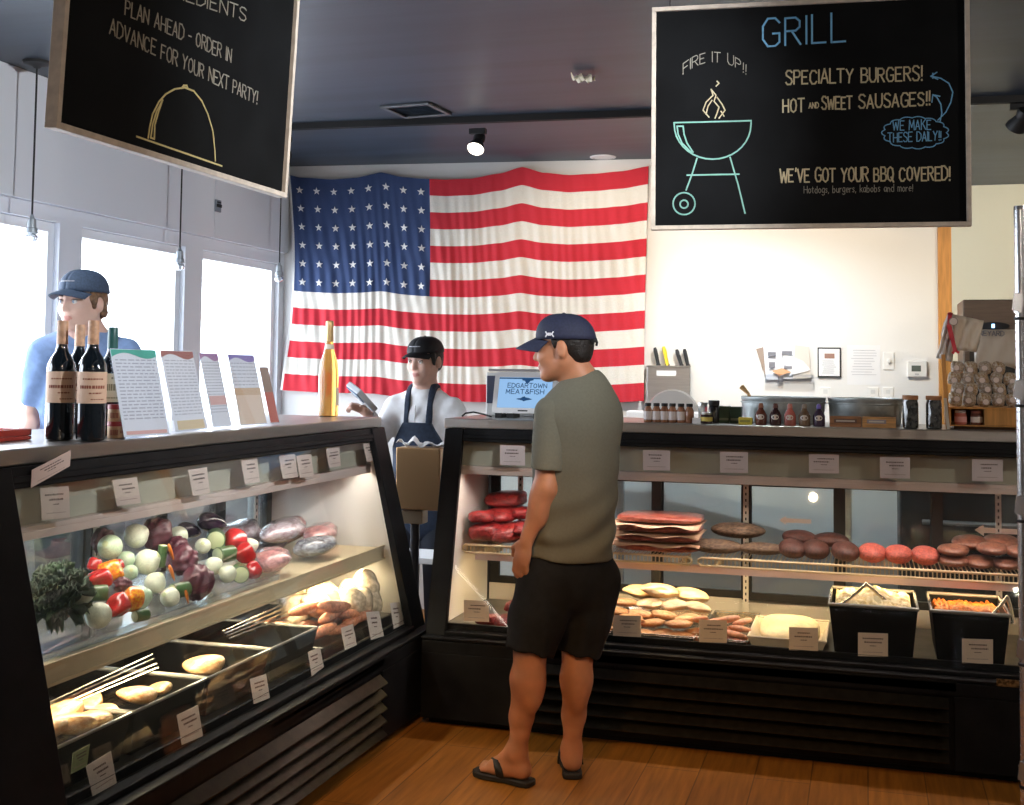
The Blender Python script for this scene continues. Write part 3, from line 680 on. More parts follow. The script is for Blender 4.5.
wall_box('seal',824.5,353.5,834.5,358.5,.0008,mat('seal_brown',(.35,.2,.15),.7),t,.0156,0);printed_lines(t,822,360,837,374,7,.0156,h=.25,seed=4)
t=thing('notice_sheet',wloc_px(863,365),'white printed notice taped beside the light switch','notice')
wall_box('sheet',847,345,880.5,385,.0015,M_paper,t,0,0);printed_lines(t,851,349,877,376,10,.0021,mat('notice_print',(.55,.55,.58),.8),.3,5)
t=thing('wall_file_pocket',wloc_px(787,362),'clear wall pocket stuffed with papers and brochures','file holder')
def slant_sheet(u0,v0,u1,v1,u2,v2,u3,v3,out,m,nm='sheet'):
    P=[bw(*bpx(a,b,out),out) for a,b in((u0,v0),(u1,v1),(u2,v2),(u3,v3))]
    return MB().add(P+[p+BWn*.002 for p in P],[(3,2,1,0),(4,5,6,7),(0,1,5,4),(1,2,6,5),(2,3,7,6),(3,0,4,7)]).build(nm,m,t)
slant_sheet(756,349,775,344,784,378,766,379,.004,mat('kraft_card',(.35,.27,.22),.8))
slant_sheet(763,342.5,795,342,797,379,766,380,.012,mat('paper_bluish',(.74,.77,.84),.8))
slant_sheet(795,345,809,347,811,378,793,379,.018,mat('paper_buff',(.70,.64,.58),.8))
slant_sheet(781,352,803,361,811,370,789,376,.024,M_paper)
for q in((768,352,776,356),(782,351,792,355),(769,362,775,368),(784,366,792,369),(778,376,783,382)): wall_box('printed_block',*q,.001,M_ink,t,.0285,0)
slant_sheet(772,371,782,368,791,372,779,376,.030,mat('orange_print',(.75,.40,.22),.7),'printed_block')
wall_box('pocket',765,374,813,384,.035,pane('acrylic',(.97,.98,1),.05),t,.0005,0)
# knife rack
t=thing('knife_rack',wloc_px(670,385),'stainless wall rack holding four knives beside the flag','knife rack')
s0,z1=bpx(647.5,366);s1,z0=bpx(690.5,408);mb=MB();bwbox(mb,s0,s1,z0,z1-.004,.001,.055);mb.build('body',M_steel,t,bevel=.003)
mb=MB();bwbox(mb,s0-.002,s1+.002,z1-.004,z1+.004,.001,.06);mb.build('slotted_top',M_steel,t)
wall_box('label',656.5,370.5,676,376,.001,M_paper,t,.0555,0)
for k,(u,uu,vt_,m,lab) in enumerate(((658.5,654.8,347.5,'b','black-handled knife, nearest the flag in the wall rack'),(667.5,663.5,346.5,'y','yellow-handled knife in the wall rack'),(681.5,676.5,349.5,'b','black-handled knife next to the yellow one in the wall rack'),(688,684.3,349,'b','black-handled knife farthest from the flag in the wall rack'))):
    m=M_blackmat if m=='b' else mat('yellow_plastic',(.85,.60,.03),.4)
    a=bw(*bpx(u,366,.03),.03);a.z=z1+.0045;b=bw(*bpx(uu,vt_,.03),.03)
    kt=thing('kitchen_knife',a,lab,'knife','knives in the wall rack')
    d=b-a
    MB().tube([a,a+d*.1,a+d*.5,a+d*.85,b],[.013,.010,.0115,.012,.008],10).build('handle',m,kt,smooth=60)
    MB().box((a.x-.012,a.y-.008,a.z-.004),(a.x+.012,a.y+.008,a.z+.008)).build('guard',M_blackmat,kt,bevel=.002)
# ================================================================= THINGS ON THE WORKTOPS
TZ=1.2645
def lathe_part(nm,prof,m,t,n=28,c=None,smooth=40,cap0=True,cap1=True):
    c=V(t.location) if c is None else c
    return MB().lathe(prof,n,Matrix.Translation(c),cap0=cap0,cap1=cap1).build(nm,m,t,smooth=smooth)
def band(nm,r,z0,z1,m,t,a0=0,a1=360,th=.0006,n=36,c=None):
    """label wrapped round a bottle or jar"""
    c=V(t.location) if c is None else c;A0,A1=R(a0),R(a1)
    o=MB().grid(lambda i,j:c+V(((r+th)*math.cos(A0+(A1-A0)*i/n),(r+th)*math.sin(A0+(A1-A0)*i/n),z0+(z1-z0)*j)),n,1).build(nm,m,t,smooth=180);return o
def marks(nm,r,rows,m,t,a0,a1,seed=1,th=.0011,c=None):
    c=V(t.location) if c is None else c;mb=MB();rg=random.Random(seed)
    for z,h,l,rr in rows:
        x=l
        while x<rr:
            w_=min(rg.uniform(.04,.09),rr-x);p=lambda s,zz:c+V(((r+th)*math.cos(R(a0+(a1-a0)*s)),(r+th)*math.sin(R(a0+(a1-a0)*s)),zz))
            mb.add([p(x,z-h/2),p(x+w_,z-h/2),p(x+w_,z+h/2),p(x,z+h/2)],[(0,1,2,3)]);x+=w_+.02
    return mb.build(nm,m,t)
M_wine=mat('dark_wine_glass',(.006,.010,.014),.06,coat=1.);M_wcap=mat('wooden_wine_capsule',(.62,.36,.22),.5,noise=.2,nscale=60);M_wlab=mat('peach_wine_label',(.72,.50,.36),.7);M_wl2=mat('tan_wine_label',(.60,.48,.30),.7);M_redink=mat('brown_red_ink',(.28,.09,.06),.8);M_gcap=mat('green_wine_capsule',(.02,.09,.08),.35)
BOT_=[(.030,0),(.0385,.003),(.040,.012),(.040,.196),(.0375,.214),(.029,.232),(.019,.247),(.0155,.262)]
def wine(u,v,lab,kind,H_=.345,zr=0):
    p=at_z(u,v,TZ);t=thing('wine_bottle',p,lab,'wine bottle','wine bottles on the deli case')
    s=H_/.335
    lathe_part('bottle',[(r,z*s) for r,z in BOT_]+[(.0150,.268*s)],M_wine,t)
    lathe_part('capsule',[(.0155,.2685*s),(.0160,.272*s),(.0150,.332*s),(.0143,.335*s)],M_wcap if kind==0 else M_gcap,t)
    a=-50
    band('label',.0402,.105*s,.192*s,M_wlab if kind==0 else M_wl2,t,a-85,a+85)
    if kind==0: marks('label_print',.0402,[(.172*s,.004,.2,.8),(.150*s,.009,.12,.86),(.133*s,.004,.4,.75),(.116*s,.003,.45,.85)],M_redink,t,a-70,a+70,7)
    else: marks('label_print',.0402,[(.178*s,.006,.45,.55),(.150*s,.020,.2,.8),(.118*s,.004,.3,.7)],mat('olive_ink',(.22,.17,.08),.8),t,a-60,a+60,9)
    return t
wine(59.2,440,'wine bottle with peach label, nearest the near end of the worktop',0)
wine(90.3,441,'wine bottle with peach label, standing beside the two small stacked tins',0)
wine(77,433.5,'wine bottle with tan capsule half hidden between two front bottles',0)
wine(110,436,'green-capped wine bottle with a tan label behind the front bottles',1,.335)
# two little stacked tins
p=at_z(116,438.2,TZ)
for k,lab in enumerate(('lower of two small red and tan tins beside the wine bottles','upper of two small red and tan tins beside the wine bottles')):
    t=thing('tin',p+V((0,0,.0505*k)),lab,'tin','small stacked tins')
    lathe_part('body',[(.024,0),(.0255,.002),(.0255,.036)],mat('tan_tin_label',(.62,.38,.20),.5,noise=.3,nscale=40),t);lathe_part('lid',[(.0262,.0362),(.0265,.040),(.0262,.050),(.024,.0503)],mat('maroon_lid',(.30,.03,.03),.4),t)
    marks('label_print',.0256,[(.018,.016,.1,.5),(.020,.008,.6,.9)],M_redink,t,-110,20,k+3)
# leaflets in clear stands
M_clear=pane('clear_acrylic',(.97,.98,1),.015,edge=.25);M_leaf=mat('leaflet_paper',(.78,.80,.84),.6,coat=.3);M_lines=mat('leaflet_print',(.45,.47,.52),.8)
def leaflet(c4,head,lab,extra=None,seed=1,lines=18,foot=True):
    """c4: tl,tr,br,bl pixel corners; bottom edge on the worktop line, sheet leaning back towards the window"""
    bl=at_z(*c4[3],TZ+.004);br=at_z(*c4[2],TZ+.004);d=(br-bl);d.z=0
    n=V((d.y,-d.x,0)).normalized();hl=.245;lean=R(14)
    upv=(V((0,0,1))*math.cos(lean)-n*math.sin(lean))
    def hgt(px,b):   # height along upv so that the top sits at the measured row
        lo_h,hi_h=.05,.6
        for _ in range(30):
            m=(lo_h+hi_h)/2;q=b+upv*m;dd=q-CC;v=CY-CF*dd.dot(CUP)/dd.dot(CFW)
            if v>px: lo_h=m
            else: hi_h=m
        return m
    H_=(hgt(c4[0][1],bl)+hgt(c4[1][1],br))/2
    t=thing('leaflet_stand',(bl+br)/2-V((0,0,.004)),lab,'leaflet stand','leaflets in clear stands')
    P=lambda a,b,o=0.:bl+d*a+upv*(H_*b)+n*o
    def sheet(nm,a0,b0,a1,b1,o,th,m): 
        q=[P(a0,b0,o),P(a1,b0,o),P(a1,b1,o),P(a0,b1,o)];return MB().add(q+[x+n*th for x in q],[(3,2,1,0),(4,5,6,7),(0,1,5,4),(1,2,6,5),(2,3,7,6),(3,0,4,7)]).build(nm,m,t)
    sheet('leaflet',.02,.01,.98,.99,0,.001,M_leaf)
    poly=[(0,0),(.0,1)]+[(i/12,.93-.42*math.sin(PI*min(1,i/9)*.5)+(.0 if i<6 else .55*((i-6)/6)**1.2)) for i in range(12,-1,-1)]
    mb=MB();pts=[(0.02,.985)]+[(.02+.96*i/14,.985) for i in range(1,15)];low=[(.02+.96*i/14,.90+.04*math.sin(i*.42)+.03*(i/14)) for i in range(14,-1,-1)]
    vs=[P(a,b,.0012) for a,b in pts+low];mb.add(vs,[tuple(range(len(vs)))]);mb.build('heading',head,t)
    mb=MB();rg=random.Random(seed)
    for k in range(lines):
        b=.86-.70*k/lines if foot else .86-.5*k/lines;x=.08
        while x<.92:
            w_=min(rg.uniform(.05,.16),.94-x);q=[P(x,b,.0014),P(x+w_,b,.0014),P(x+w_,b+.014,.0014),P(x,b+.014,.0014)];mb.add(q,[(0,1,2,3)]);x+=w_+.03
    mb.build('print',M_lines,t)
    if extra:
        for a0,b0,a1,b1,m in extra: sheet('panel',a0,b0,a1,b1,.0016,.0006,m)
    sh=MB()
    for o in(-.003,.004): 
        q=[P(0,0,o),P(1,0,o),P(1,1,o),P(0,1,o)];sh.add(q+[x+n*.0015 for x in q],[(3,2,1,0),(4,5,6,7),(0,1,5,4),(1,2,6,5),(2,3,7,6),(3,0,4,7)])
    base=[P(0,0,-.003),P(1,0,-.003),P(1,0,-.003)-n*.045,P(0,0,-.003)-n*.045]
    for q in base: q.z=TZ+.0005
    sh.add(base+[q+V((0,0,.002)) for q in base],[(3,2,1,0),(4,5,6,7),(0,1,5,4),(1,2,6,5),(2,3,7,6),(3,0,4,7)])
    sh.build('acrylic_stand',M_clear,t)
mm=lambda n,c:mat(n,c,.7)
leaflet(((113,347),(152,350),(170,435),(123,438)),mm('leaflet_green',(.10,.45,.34)),'leaflet with a green heading in a clear stand, beside the wine bottles',[(.08,.03,.94,.07,mm('leaflet_pink',(.75,.45,.40)))],1)
leaflet(((155,349),(190,351),(208,429),(175,432)),mm('leaflet_maroon',(.33,.10,.09)),'leaflet with a maroon heading in a clear stand',[(.1,.02,.9,.13,mm('leaflet_gold',(.70,.55,.32)))],2)
leaflet(((194,352),(212,353),(232,426.4),(213,428.0)),mm('leaflet_mauve',(.35,.18,.35)),'narrow leaflet with a mauve heading, turned edge-on to us',[(.1,.3,.95,.42,mm('leaflet_salmon',(.70,.42,.38)))],3)
leaflet(((224,353),(252,355),(267,424.2),(240,426.0)),mm('leaflet_violet',(.28,.22,.50)),'leaflet with a violet heading over a plain beige lower half',[(.02,.02,.98,.42,mm('leaflet_beige',(.74,.60,.48))),(.02,.42,.98,.52,mm('leaflet_tan',(.62,.45,.30)))],4,10,False)
leaflet(((257,366),(265,367),(279,423.0),(270.5,423.8)),mm('leaflet_brown',(.30,.20,.15)),'brown and red leaflet stand at the far end of the row',[(.02,.02,.98,.55,mm('leaflet_red',(.55,.12,.08))),(.02,.55,.98,.98,mm('leaflet_brown',(.30,.20,.15)))],5,4)
# sparkling wine at the far end
p=at_z(328,416.5,TZ);t=thing('sparkling_wine_bottle',p,'pale gold sparkling wine bottle with a gold neck, near the capped server','wine bottle')
M_rose=mat('amber_glass',(.88,.42,.10),.05,trans=.6,ior=1.35,coat=.6)
lathe_part('bottle',[(.036,0),(.044,.004),(.045,.014),(.045,.17),(.043,.21),(.036,.25),(.026,.285),(.019,.315),(.017,.335)],M_rose,t)
lathe_part('foil',[(.0175,.3355),(.0185,.338),(.0165,.40),(.018,.412),(.0175,.425),(.012,.43)],mat('gold_foil',(.62,.42,.20),.35,.8,bump=.3,bscale=200),t)
lathe_part('neck_band',[(.0215,.300),(.0225,.302),(.0195,.322),(.0185,.3225)],mat('ivory_band',(.80,.72,.58),.5),t,cap0=False,cap1=False)
band('label',.0452,.05,.13,mat('pale_label',(.78,.66,.48),.6),t,-20,70)
# corner of a framed card on a red tray at the near end
p=at_z(10,441,TZ);t=thing('red_tray',p,'red wooden tray at the near end of the worktop, left of the wine bottles','tray')
a=at_z(-30,446,TZ);b=at_z(42,437,TZ)
MB().box((-2.56,2.40,TZ),(-2.31,2.90,TZ+.012)).box((-2.322,2.40,TZ+.0125),(-2.31,2.90,TZ+.032)).box((-2.56,2.888,TZ+.0125),(-2.3225,2.90,TZ+.032)).build('tray',mat('red_lacquer',(.50,.06,.04),.35,noise=.3,nscale=8),t,bevel=.003)
q=thing('picture_card',V((-2.42,2.72,TZ+.0125)),'pale framed card leaning on the red tray','card frame')
mb=MB();up=V((-.45,0,1)).normalized();nn=V((1,0,.45)).normalized();o=V((-2.385,2.56,TZ+.016))
mb.prism([(0,0),(.20,0),(.20,.10),(0,.10)],o,V((0,1,0)),up,nn*.014);mb.build('frame',mat('pale_birch',(.66,.56,.46),.5),q,bevel=.003)
MB().prism([(.015,.015),(.185,.015),(.185,.085),(.015,.085)],o+nn*.0142,V((0,1,0)),up,nn*.001).build('picture',mat('blue_print',(.20,.28,.45),.6,noise=.5,nscale=14,col2=(.6,.6,.62)),q)
# ---------------------------------------------------------------- right worktop
def RX(u,Y=5.15,v=424): return at_y(u,v,Y).x
# till screen
p=V((RX(521,5.2),5.2,TZ));t=thing('till_screen',p,'white till screen showing a blue shop sign, left of the customer','till screen')
lean=R(17);up=V((0,math.sin(lean),math.cos(lean)));nn=V((0,-math.cos(lean),math.sin(lean)))
W_=RX(557,5.2)-RX(494,5.2);H_=.195;o=V((RX(494,5.2),5.16,TZ+.022))
rr=.012;poly=[]
for cx_,cz_,a0 in((W_-rr,H_-rr,0),(rr,H_-rr,90),(rr,rr,180),(W_-rr,rr,270)):
    for k in range(5): a=R(a0+k*22.5);poly.append((cx_+rr*math.cos(a),cz_+rr*math.sin(a)))
ex=V((1,0,0))
MB().prism(poly,o-nn*.012,ex,up,nn*.012).build('bezel',mat('white_gloss_plastic',(.82,.82,.83),.25,coat=.4),t)
TS=lambda a,b,out=.0004:o+ex*(a*W_)+up*(b*H_)+nn*out
q=[TS(.075,.13),TS(.925,.13),TS(.925,.87),TS(.075,.87)]
MB().add(q,[(0,1,2,3)]).build('screen',emis('till_screen_glow',(.36,.62,.98),.85),t)
M_scr=emis('till_screen_ink',(.06,.20,.50),.35)
text_words(t,'lettering',M_scr,'EDGARTOWN',TS(.22,.62),TS(.84,.62),up*.020,.0028,nn,jit=.03,seed=1)
text_words(t,'lettering',M_scr,'MEAT&FISH',TS(.20,.47),TS(.80,.47),up*.021,.0030,nn,jit=.03,seed=2)
mb=MB()
mb.add([TS(a,b,.0012) for a,b in((.37,.345),(.40,.36),(.44,.365),(.47,.395),(.50,.41),(.52,.385),(.56,.375),(.60,.355),(.63,.345),(.60,.33),(.56,.32),(.52,.305),(.49,.29),(.47,.31),(.43,.325),(.40,.33))],[tuple(range(16))[::-1]])
mb.build('fish_emblem',M_scr,t)
mb=MB();mb.add([TS(a,b,.0012) for a,b in((.44,.83),(.62,.83),(.62,.80),(.57,.785),(.55,.74),(.525,.72),(.50,.74),(.485,.785),(.44,.80))],[tuple(range(9))[::-1]]);mb.build('bull_emblem',M_scr,t)
mb=MB();mb.ribbon([TS(.08,.845,.0006),TS(.92,.845,.0006)],.006,nn,.0005);mb.build('status_bar',M_scr,t)
mb=MB();mb.ribbon([TS(.42,.065,.0003),TS(.56,.065,.0003)],.006,nn,.0004);mb.build('badge',M_blackmat,t)
MB().prism([(0,0),(.02,.0),(.10,.13),(.085,.14)],V((o.x+.05,5.172,TZ+.024)),V((0,1,0)),V((0,0,1)),V((W_-.1,0,0))).build('stand',mat('white_gloss_plastic',(.8,.8,.8),.25),t)
MB().box((o.x+.02,5.15,TZ),(o.x+.05,5.26,TZ+.022)).box((o.x+.075,5.15,TZ),(o.x+.105,5.26,TZ+.022)).box((o.x+.2,5.15,TZ),(o.x+.23,5.26,TZ+.022)).build('foot',M_blackmat,t)
# second unit behind it
xa,xb=RX(490,5.4),RX(543,5.4)
t=thing('label_printer',V(((xa+xb)/2,5.4,TZ)),'white printer box with a dark side behind the till screen','printer')
MB().box((xa,5.33,TZ),(xb,5.47,TZ+.205)).build('body',mat('off_white_plastic',(.75,.75,.74),.4),t,bevel=.006)
MB().box((xa+.01,5.33,TZ+.21),(xb-.01,5.47,TZ+.222)).build('lid',mat('grey_lid',(.35,.32,.32),.4),t,bevel=.004)
MB().box((xa+.006,5.326,TZ+.06),(xa+.055,5.3295,TZ+.19)).build('panel',mat('slate_panel',(.05,.06,.10),.3),t)
t=MB().tube([V((RX(462,5.1),5.10,TZ+.006)),V((RX(466,5.1),5.09,TZ+.02)),V((RX(474,5.1),5.09,TZ+.026)),V((RX(484,5.12),5.10,TZ+.018)),V((RX(492,5.14),5.13,TZ+.006))],.004,8).build('cable',M_blackmat,smooth=60);tag(t,'black cable looping on the worktop left of the till screen','cable')
# spice jars
M_spice=mat('brown_spice_jar',(.34,.15,.08),.2,coat=.6,noise=.3,nscale=30);M_jl=mat('pale_jar_label',(.78,.70,.68),.6)
us=(648,656.5,664.5,672.5,681,689.5)
for i,u in enumerate(us):
    p=V((RX(u,5.08),5.08,TZ));t=thing('spice_jar',p,['first','second','third','fourth','fifth','sixth'][i]+' spice jar from the customer, in the row of six','jar','six spice jars')
    lathe_part('jar',[(.0165,0),(.0185,.003),(.0185,.052),(.012,.066),(.0115,.069)],M_spice,t,20);lathe_part('lid',[(.0135,.0692),(.0138,.071),(.0138,.081),(.0125,.0825)],M_blackmat,t,20)
    if i<5: band('label',.0187,.012,.048,M_jl,t,-160,-20,n=16)
# preserve jar, dark jar, card
p=V((RX(706.5,5.08),5.08,TZ));t=thing('preserve_jar',p,'small jar with a yellow label in front of the dark jar','jar')
lathe_part('jar',[(.024,0),(.026,.003),(.026,.032),(.022,.038)],mat('dark_preserve',(.05,.03,.03),.15,coat=.6),t);lathe_part('lid',[(.0235,.0382),(.024,.041),(.024,.047),(.022,.048)],mat('silver_lid',(.6,.6,.6),.3,1.),t);band('label',.0262,.010,.028,mat('yellow_label',(.75,.62,.15),.6),t,-170,-10,n=16)
p=V((RX(703,5.2),5.2,TZ));t=thing('clear_jar',p,'clear glass jar behind the yellow-labelled one','jar');lathe_part('jar',[(.018,0),(.02,.003),(.02,.07)],mat('pale_glass',(.75,.8,.82),.1,trans=.7,ior=1.3),t);lathe_part('lid',[(.021,.0702),(.021,.085),(.019,.086)],mat('silver_lid',(.6,.6,.6),.3,1.),t)
p=V((RX(714,5.14),5.14,TZ));t=thing('pepper_jar',p,'black jar right of the spice jars','jar');lathe_part('jar',[(.020,0),(.023,.003),(.023,.07),(.02,.074)],mat('black_jar',(.01,.01,.01),.2,coat=.5),t);lathe_part('lid',[(.0215,.0742),(.0235,.077),(.0235,.096),(.021,.097)],M_blackmat,t)
t=MB().prism([(0,0),(.036,0),(.036,.024),(0,.024)],V((RX(691,5.02),5.05,TZ)),V((1,0,0)),V((0,.3,1)),V((0,.002,0))).build('name_card',M_paper);tag(t,'small white card standing beside the sixth spice jar','card')
M_grn=mat('dark_green_carton',(.035,.07,.035),.45,noise=.4,nscale=12)
for (u0,u1,h_,m,lab) in ((716,729.5,.072,M_grn,'mottled green carton next to the black jar'),(729.7,741,.07,mat('plain_green_carton',(.015,.045,.025),.45),'plain dark green carton beside the galvanised tub')):
    t=thing('carton',V((RX((u0+u1)/2,5.2),5.2,TZ)),lab,'carton','green cartons');x0,x1=RX(u0,5.17),RX(u1,5.17)
    MB().box((x0,5.17,TZ),(x1,5.24,TZ+h_)).build('box',m,t,bevel=.003);MB().box((x0+.004,5.168,TZ+.012),(x1-.004,5.1695,TZ+.022)).build('stripe',mat('carton_print',(.20,.22,.14),.6),t)
t=thing('yellow_carton',V((RX(745,5.06),5.06,TZ)),'tiny yellow box in front of the galvanised tub','carton');MB().box((RX(738.5,5.05),5.05,TZ),(RX(752,5.05),5.09,TZ+.030)).build('box',mat('yellow_box',(.70,.58,.08),.5),t,bevel=.002);MB().box((RX(740,5.05),5.0485,TZ+.01),(RX(750,5.05),5.0498,TZ+.02)).build('print',mat('yellow_box_print',(.35,.33,.08),.6),t)
# sauce bottles with necks and oval labels
for i,(u,c,cc) in enumerate(((761,(.16,.05,.03),(.30,.12,.06)),(775.5,(.05,.02,.02),(.12,.04,.03)),(790,(.55,.16,.13),(.62,.25,.20)),(804.5,(.22,.14,.08),(.30,.24,.18)),(819,(.06,.04,.07),(.20,.15,.50)))):
    p=V((RX(u,5.07),5.07,TZ));t=thing('sauce_bottle',p,['reddish brown sauce bottle nearest the yellow box','black sauce bottle, second from the yellow box','pinkish red sauce bottle, middle of the five','brown sauce bottle beside the purple-capped one','dark sauce bottle with a purple top'][i],'sauce bottle','five sauce bottles')
    lathe_part('bottle',[(.022,0),(.0245,.003),(.0245,.042),(.019,.055),(.011,.066),(.0095,.072)],mat('sauce_%d'%i,c,.15,coat=.7,noise=.3,nscale=20),t,20);lathe_part('top',[(.0105,.0722),(.0115,.074),(.0085,.088),(.007,.0905)],mat('sauce_top_%d'%i,cc,.4),t,16)
    mb=MB();vs=[V(p)+V((.0249*math.sin(.62*math.cos(a)),-.0249*math.cos(.62*math.cos(a)),.034+.011*math.sin(a))) for a in[2*PI*k/20 for k in range(20)]]
    mb.add([V(p)+V((0,-.0252,.034))]+vs,[(0,k+1,(k+1)%20+1) for k in range(20)]);mb.build('oval_label',mat('oval_label',(.75,.66,.58),.6),t)
# galvanised half tubs
for i,(u0,u1,lab) in enumerate(((741,826,'galvanised tub behind the five sauce bottles'),(828,903,'galvanised tub behind the two small crates'))):
    xa,xb=RX(u0,5.36),RX(u1,5.36);cx_=(xa+xb)/2;rx=(xb-xa)/2;p=V((cx_,5.36,TZ));t=thing('galvanised_tub',p,lab,'metal tub','galvanised tubs')
    mb=MB();n=40;ry=.155
    ring=lambda r,z:[(cx_+rx*r*math.cos(2*PI*k/n),5.36+ry*r*math.sin(2*PI*k/n),z) for k in range(n)]
    rs=[(.93,0),(.95,.004),(.985,.085),(.985,.098),(1,.102),(1,.112),(.985,.114),(.97,.112),(.955,.02),(.93,.012)]
    vs=[v for r,z in rs for v in ring(r,TZ+z)];fs=[(a*n+k,a*n+(k+1)%n,(a+1)*n+(k+1)%n,(a+1)*n+k) for a in range(len(rs)-1) for k in range(n)]+[tuple(range(n))[::-1],tuple(range((len(rs)-1)*n,len(rs)*n))]
    mb.add(vs,fs).build('tub',M_galv,t,smooth=35)
    MB().tube([V((cx_+rx*.998*math.cos(a),5.36+ry*.998*math.sin(a),TZ+.09)) for a in[2*PI*k/n for k in range(n)]],.0035,6,closed=True).build('rib',M_galv,t,smooth=60)
# little wooden spoon ends in the left tub
t=MB().tube([V((RX(757,5.36),5.36,TZ+.04)),V((RX(748,5.36),5.37,TZ+.125)),V((RX(741,5.36),5.38,TZ+.155))],[.007,.007,.012],8).build('wooden_spoon',M_pine,smooth=60);tag(t,'wooden spoon handle poking out of the left galvanised tub','spoon')
for i,(u0,u1,lab) in enumerate(((829.5,861.5,'small dark wooden crate with a label, beside the purple-topped bottle'),(862.3,896,'small orange wooden crate with a label, beside the black jars'))):
    x0,x1=RX(u0,5.05),RX(u1,5.05);t=thing('small_crate',V(((x0+x1)/2,5.09,TZ)),lab,'small crate','small wooden crates');m=mat('crate_wood_%d'%i,((.36,.17,.08),(.62,.33,.13))[i],.5,noise=.3,nscale=12,stretch=(1,10,10))
    MB().box((x0,5.05,TZ),(x1,5.054,TZ+.042)).box((x0,5.126,TZ),(x1,5.13,TZ+.042)).box((x0,5.0545,TZ),(x0+.004,5.1255,TZ+.042)).box((x1-.004,5.0545,TZ),(x1,5.1255,TZ+.042)).box((x0+.0045,5.0545,TZ),(x1-.0045,5.1255,TZ+.004)).build('crate',m,t)
    MB().box((x0+.018,5.048,TZ+.017),(x1-.018-.02*i,5.0495,TZ+.033)).build('label',mat('crate_label_%d'%i,((.16,.09,.07),(.30,.27,.30))[i],.6),t);MB().box((x0+.026,5.0468,TZ+.022),(x1-.026-.02*i,5.0478,TZ+.028)).build('label_print',mat('crate_print',(.62,.55,.48),.6),t)
# black jars with wooden lids
for i,u in enumerate((910.5,934)):
    p=V((RX(u,5.07),5.07,TZ));t=thing('kitchen_jar',p,['dark jar with a wooden lid, beside the galvanised tub','dark jar with a wooden lid, beside the wooden display rack'][i],'jar','dark jars with wooden lids')
    lathe_part('jar',[(.026,0),(.031,.004),(.031,.10),(.028,.112),(.028,.116)],mat('black_pepper_jar',(.02,.022,.02),.08,coat=1.,noise=.8,nscale=60,col2=(.10,.10,.09)),t);lathe_part('lid',[(.030,.1162),(.031,.118),(.031,.132),(.029,.1335)],mat('cork_lid',(.46,.22,.10),.6,noise=.2,nscale=40),t)
# ---------------------------------------------------------------- wooden display rack with bags of treats
t=thing('display_rack',V((.53,5.15,TZ)),'orange wooden display rack holding two jars and bags of treats','display rack')
xl=RX(949,5.08);xr=.74;ya=5.09;yb=5.40
mb=MB();mb.box((xl,ya,TZ+.012),(xr,yb,TZ+.018));mb.box((xl,ya,TZ+.082),(xr,yb,TZ+.090));mb.box((xl,ya,TZ+.0185),(xl+.008,yb,TZ+.0815));mb.box((RX(984.5,5.09),ya,TZ+.0185),(xr,ya+.008,TZ+.0815));mb.box((RX(984.5,5.09),ya+.0085,TZ+.0185),(RX(984.5,5.09)+.008,yb,TZ+.0815));mb.box((xl+.0085,yb-.008,TZ+.0185),(xr,yb,TZ+.0815))
mb.build('cubby',M_oak,t,bevel=.002)
MB().box((xl+.02,ya+.03,TZ),(xr,yb-.02,TZ+.0115)).build('plinth',mat('dark_walnut',(.12,.05,.02),.4),t)
sp=MB();sp.prism([(0,0),(.016,0),(.000,.30),(-.016,.30)],V((RX(946,5.08),ya-.008,TZ)),V((1,0,0)),V((0,0,1)),V((0,.007,0)));sp.build('side_rail',M_oak,t)
MB().prism([(0,0),(.012,0),(.0,.125),(-.012,.125)],V((RX(947,5.06),ya-.02,TZ)),V((1,0,0)),V((0,0,1)),V((0,.004,0))).build('clear_foot',mat('frosted_acrylic',(.72,.66,.58),.3),t)
for i,(u,c,lb,lab) in enumerate(((960.5,(.55,.16,.12),(.75,.35,.32),'pink-labelled jar in the wooden rack cubby'),(976.5,(.16,.06,.04),(.80,.72,.66),'dark jar with a white oval label in the wooden rack cubby'))):
    p=V((RX(u,5.13),5.13,TZ+.0185));j=thing('jam_jar',p,lab,'jar');lathe_part('jar',[(.021,0),(.024,.003),(.024,.038),(.019,.046)],mat('jam_%d'%i,c,.15,coat=.6),j,20);lathe_part('lid',[(.0205,.0462),(.021,.048),(.021,.056),(.019,.057)],mat('jam_lid_%d'%i,((.70,.60,.56),(.35,.12,.08))[i],.4),j,20);band('label',.0242,.010,.032,mat('jam_label_%d'%i,lb,.6),j,-160,-20,n=16)
# crackers bags: clear bags with a round sticker
M_bag=mat('clear_treat_bag',(.40,.24,.11),.16,coat=1.,noise=.5,nscale=3.5,col2=(.70,.58,.44),bump=.6,bscale=5);M_bag2=mat('clear_treat_bag_pale',(.62,.52,.42),.14,coat=1.,noise=.5,nscale=4,col2=(.36,.24,.14),bump=.6,bscale=5);M_stk=mat('round_sticker',(.76,.62,.54),.5);M_stkr=mat('sticker_ring',(.34,.24,.20),.5)
bagm=[blob_mesh('treat_bag',(1,.6,1.1),.10,2.6,200+k,[M_bag,M_bag2][k%2],4,fn=lambda c,n:V((math.copysign(abs(c.x)**.65,c.x)*(1+.12*max(0,n.z)),c.y*(1-.75*max(0,n.z)**2),math.copysign(abs(c.z)**.75,c.z)))) for k in range(4)]
bl=[]
for r,(z,y,n,off) in enumerate(((TZ+.119,5.15,5,0),(TZ+.160,5.21,5,.35),(TZ+.203,5.26,5,.1),(TZ+.248,5.31,4,.6))):
    for k in range(n): bl.append((xl+.030+(k+off*.6)*.054,y,z,r,k))
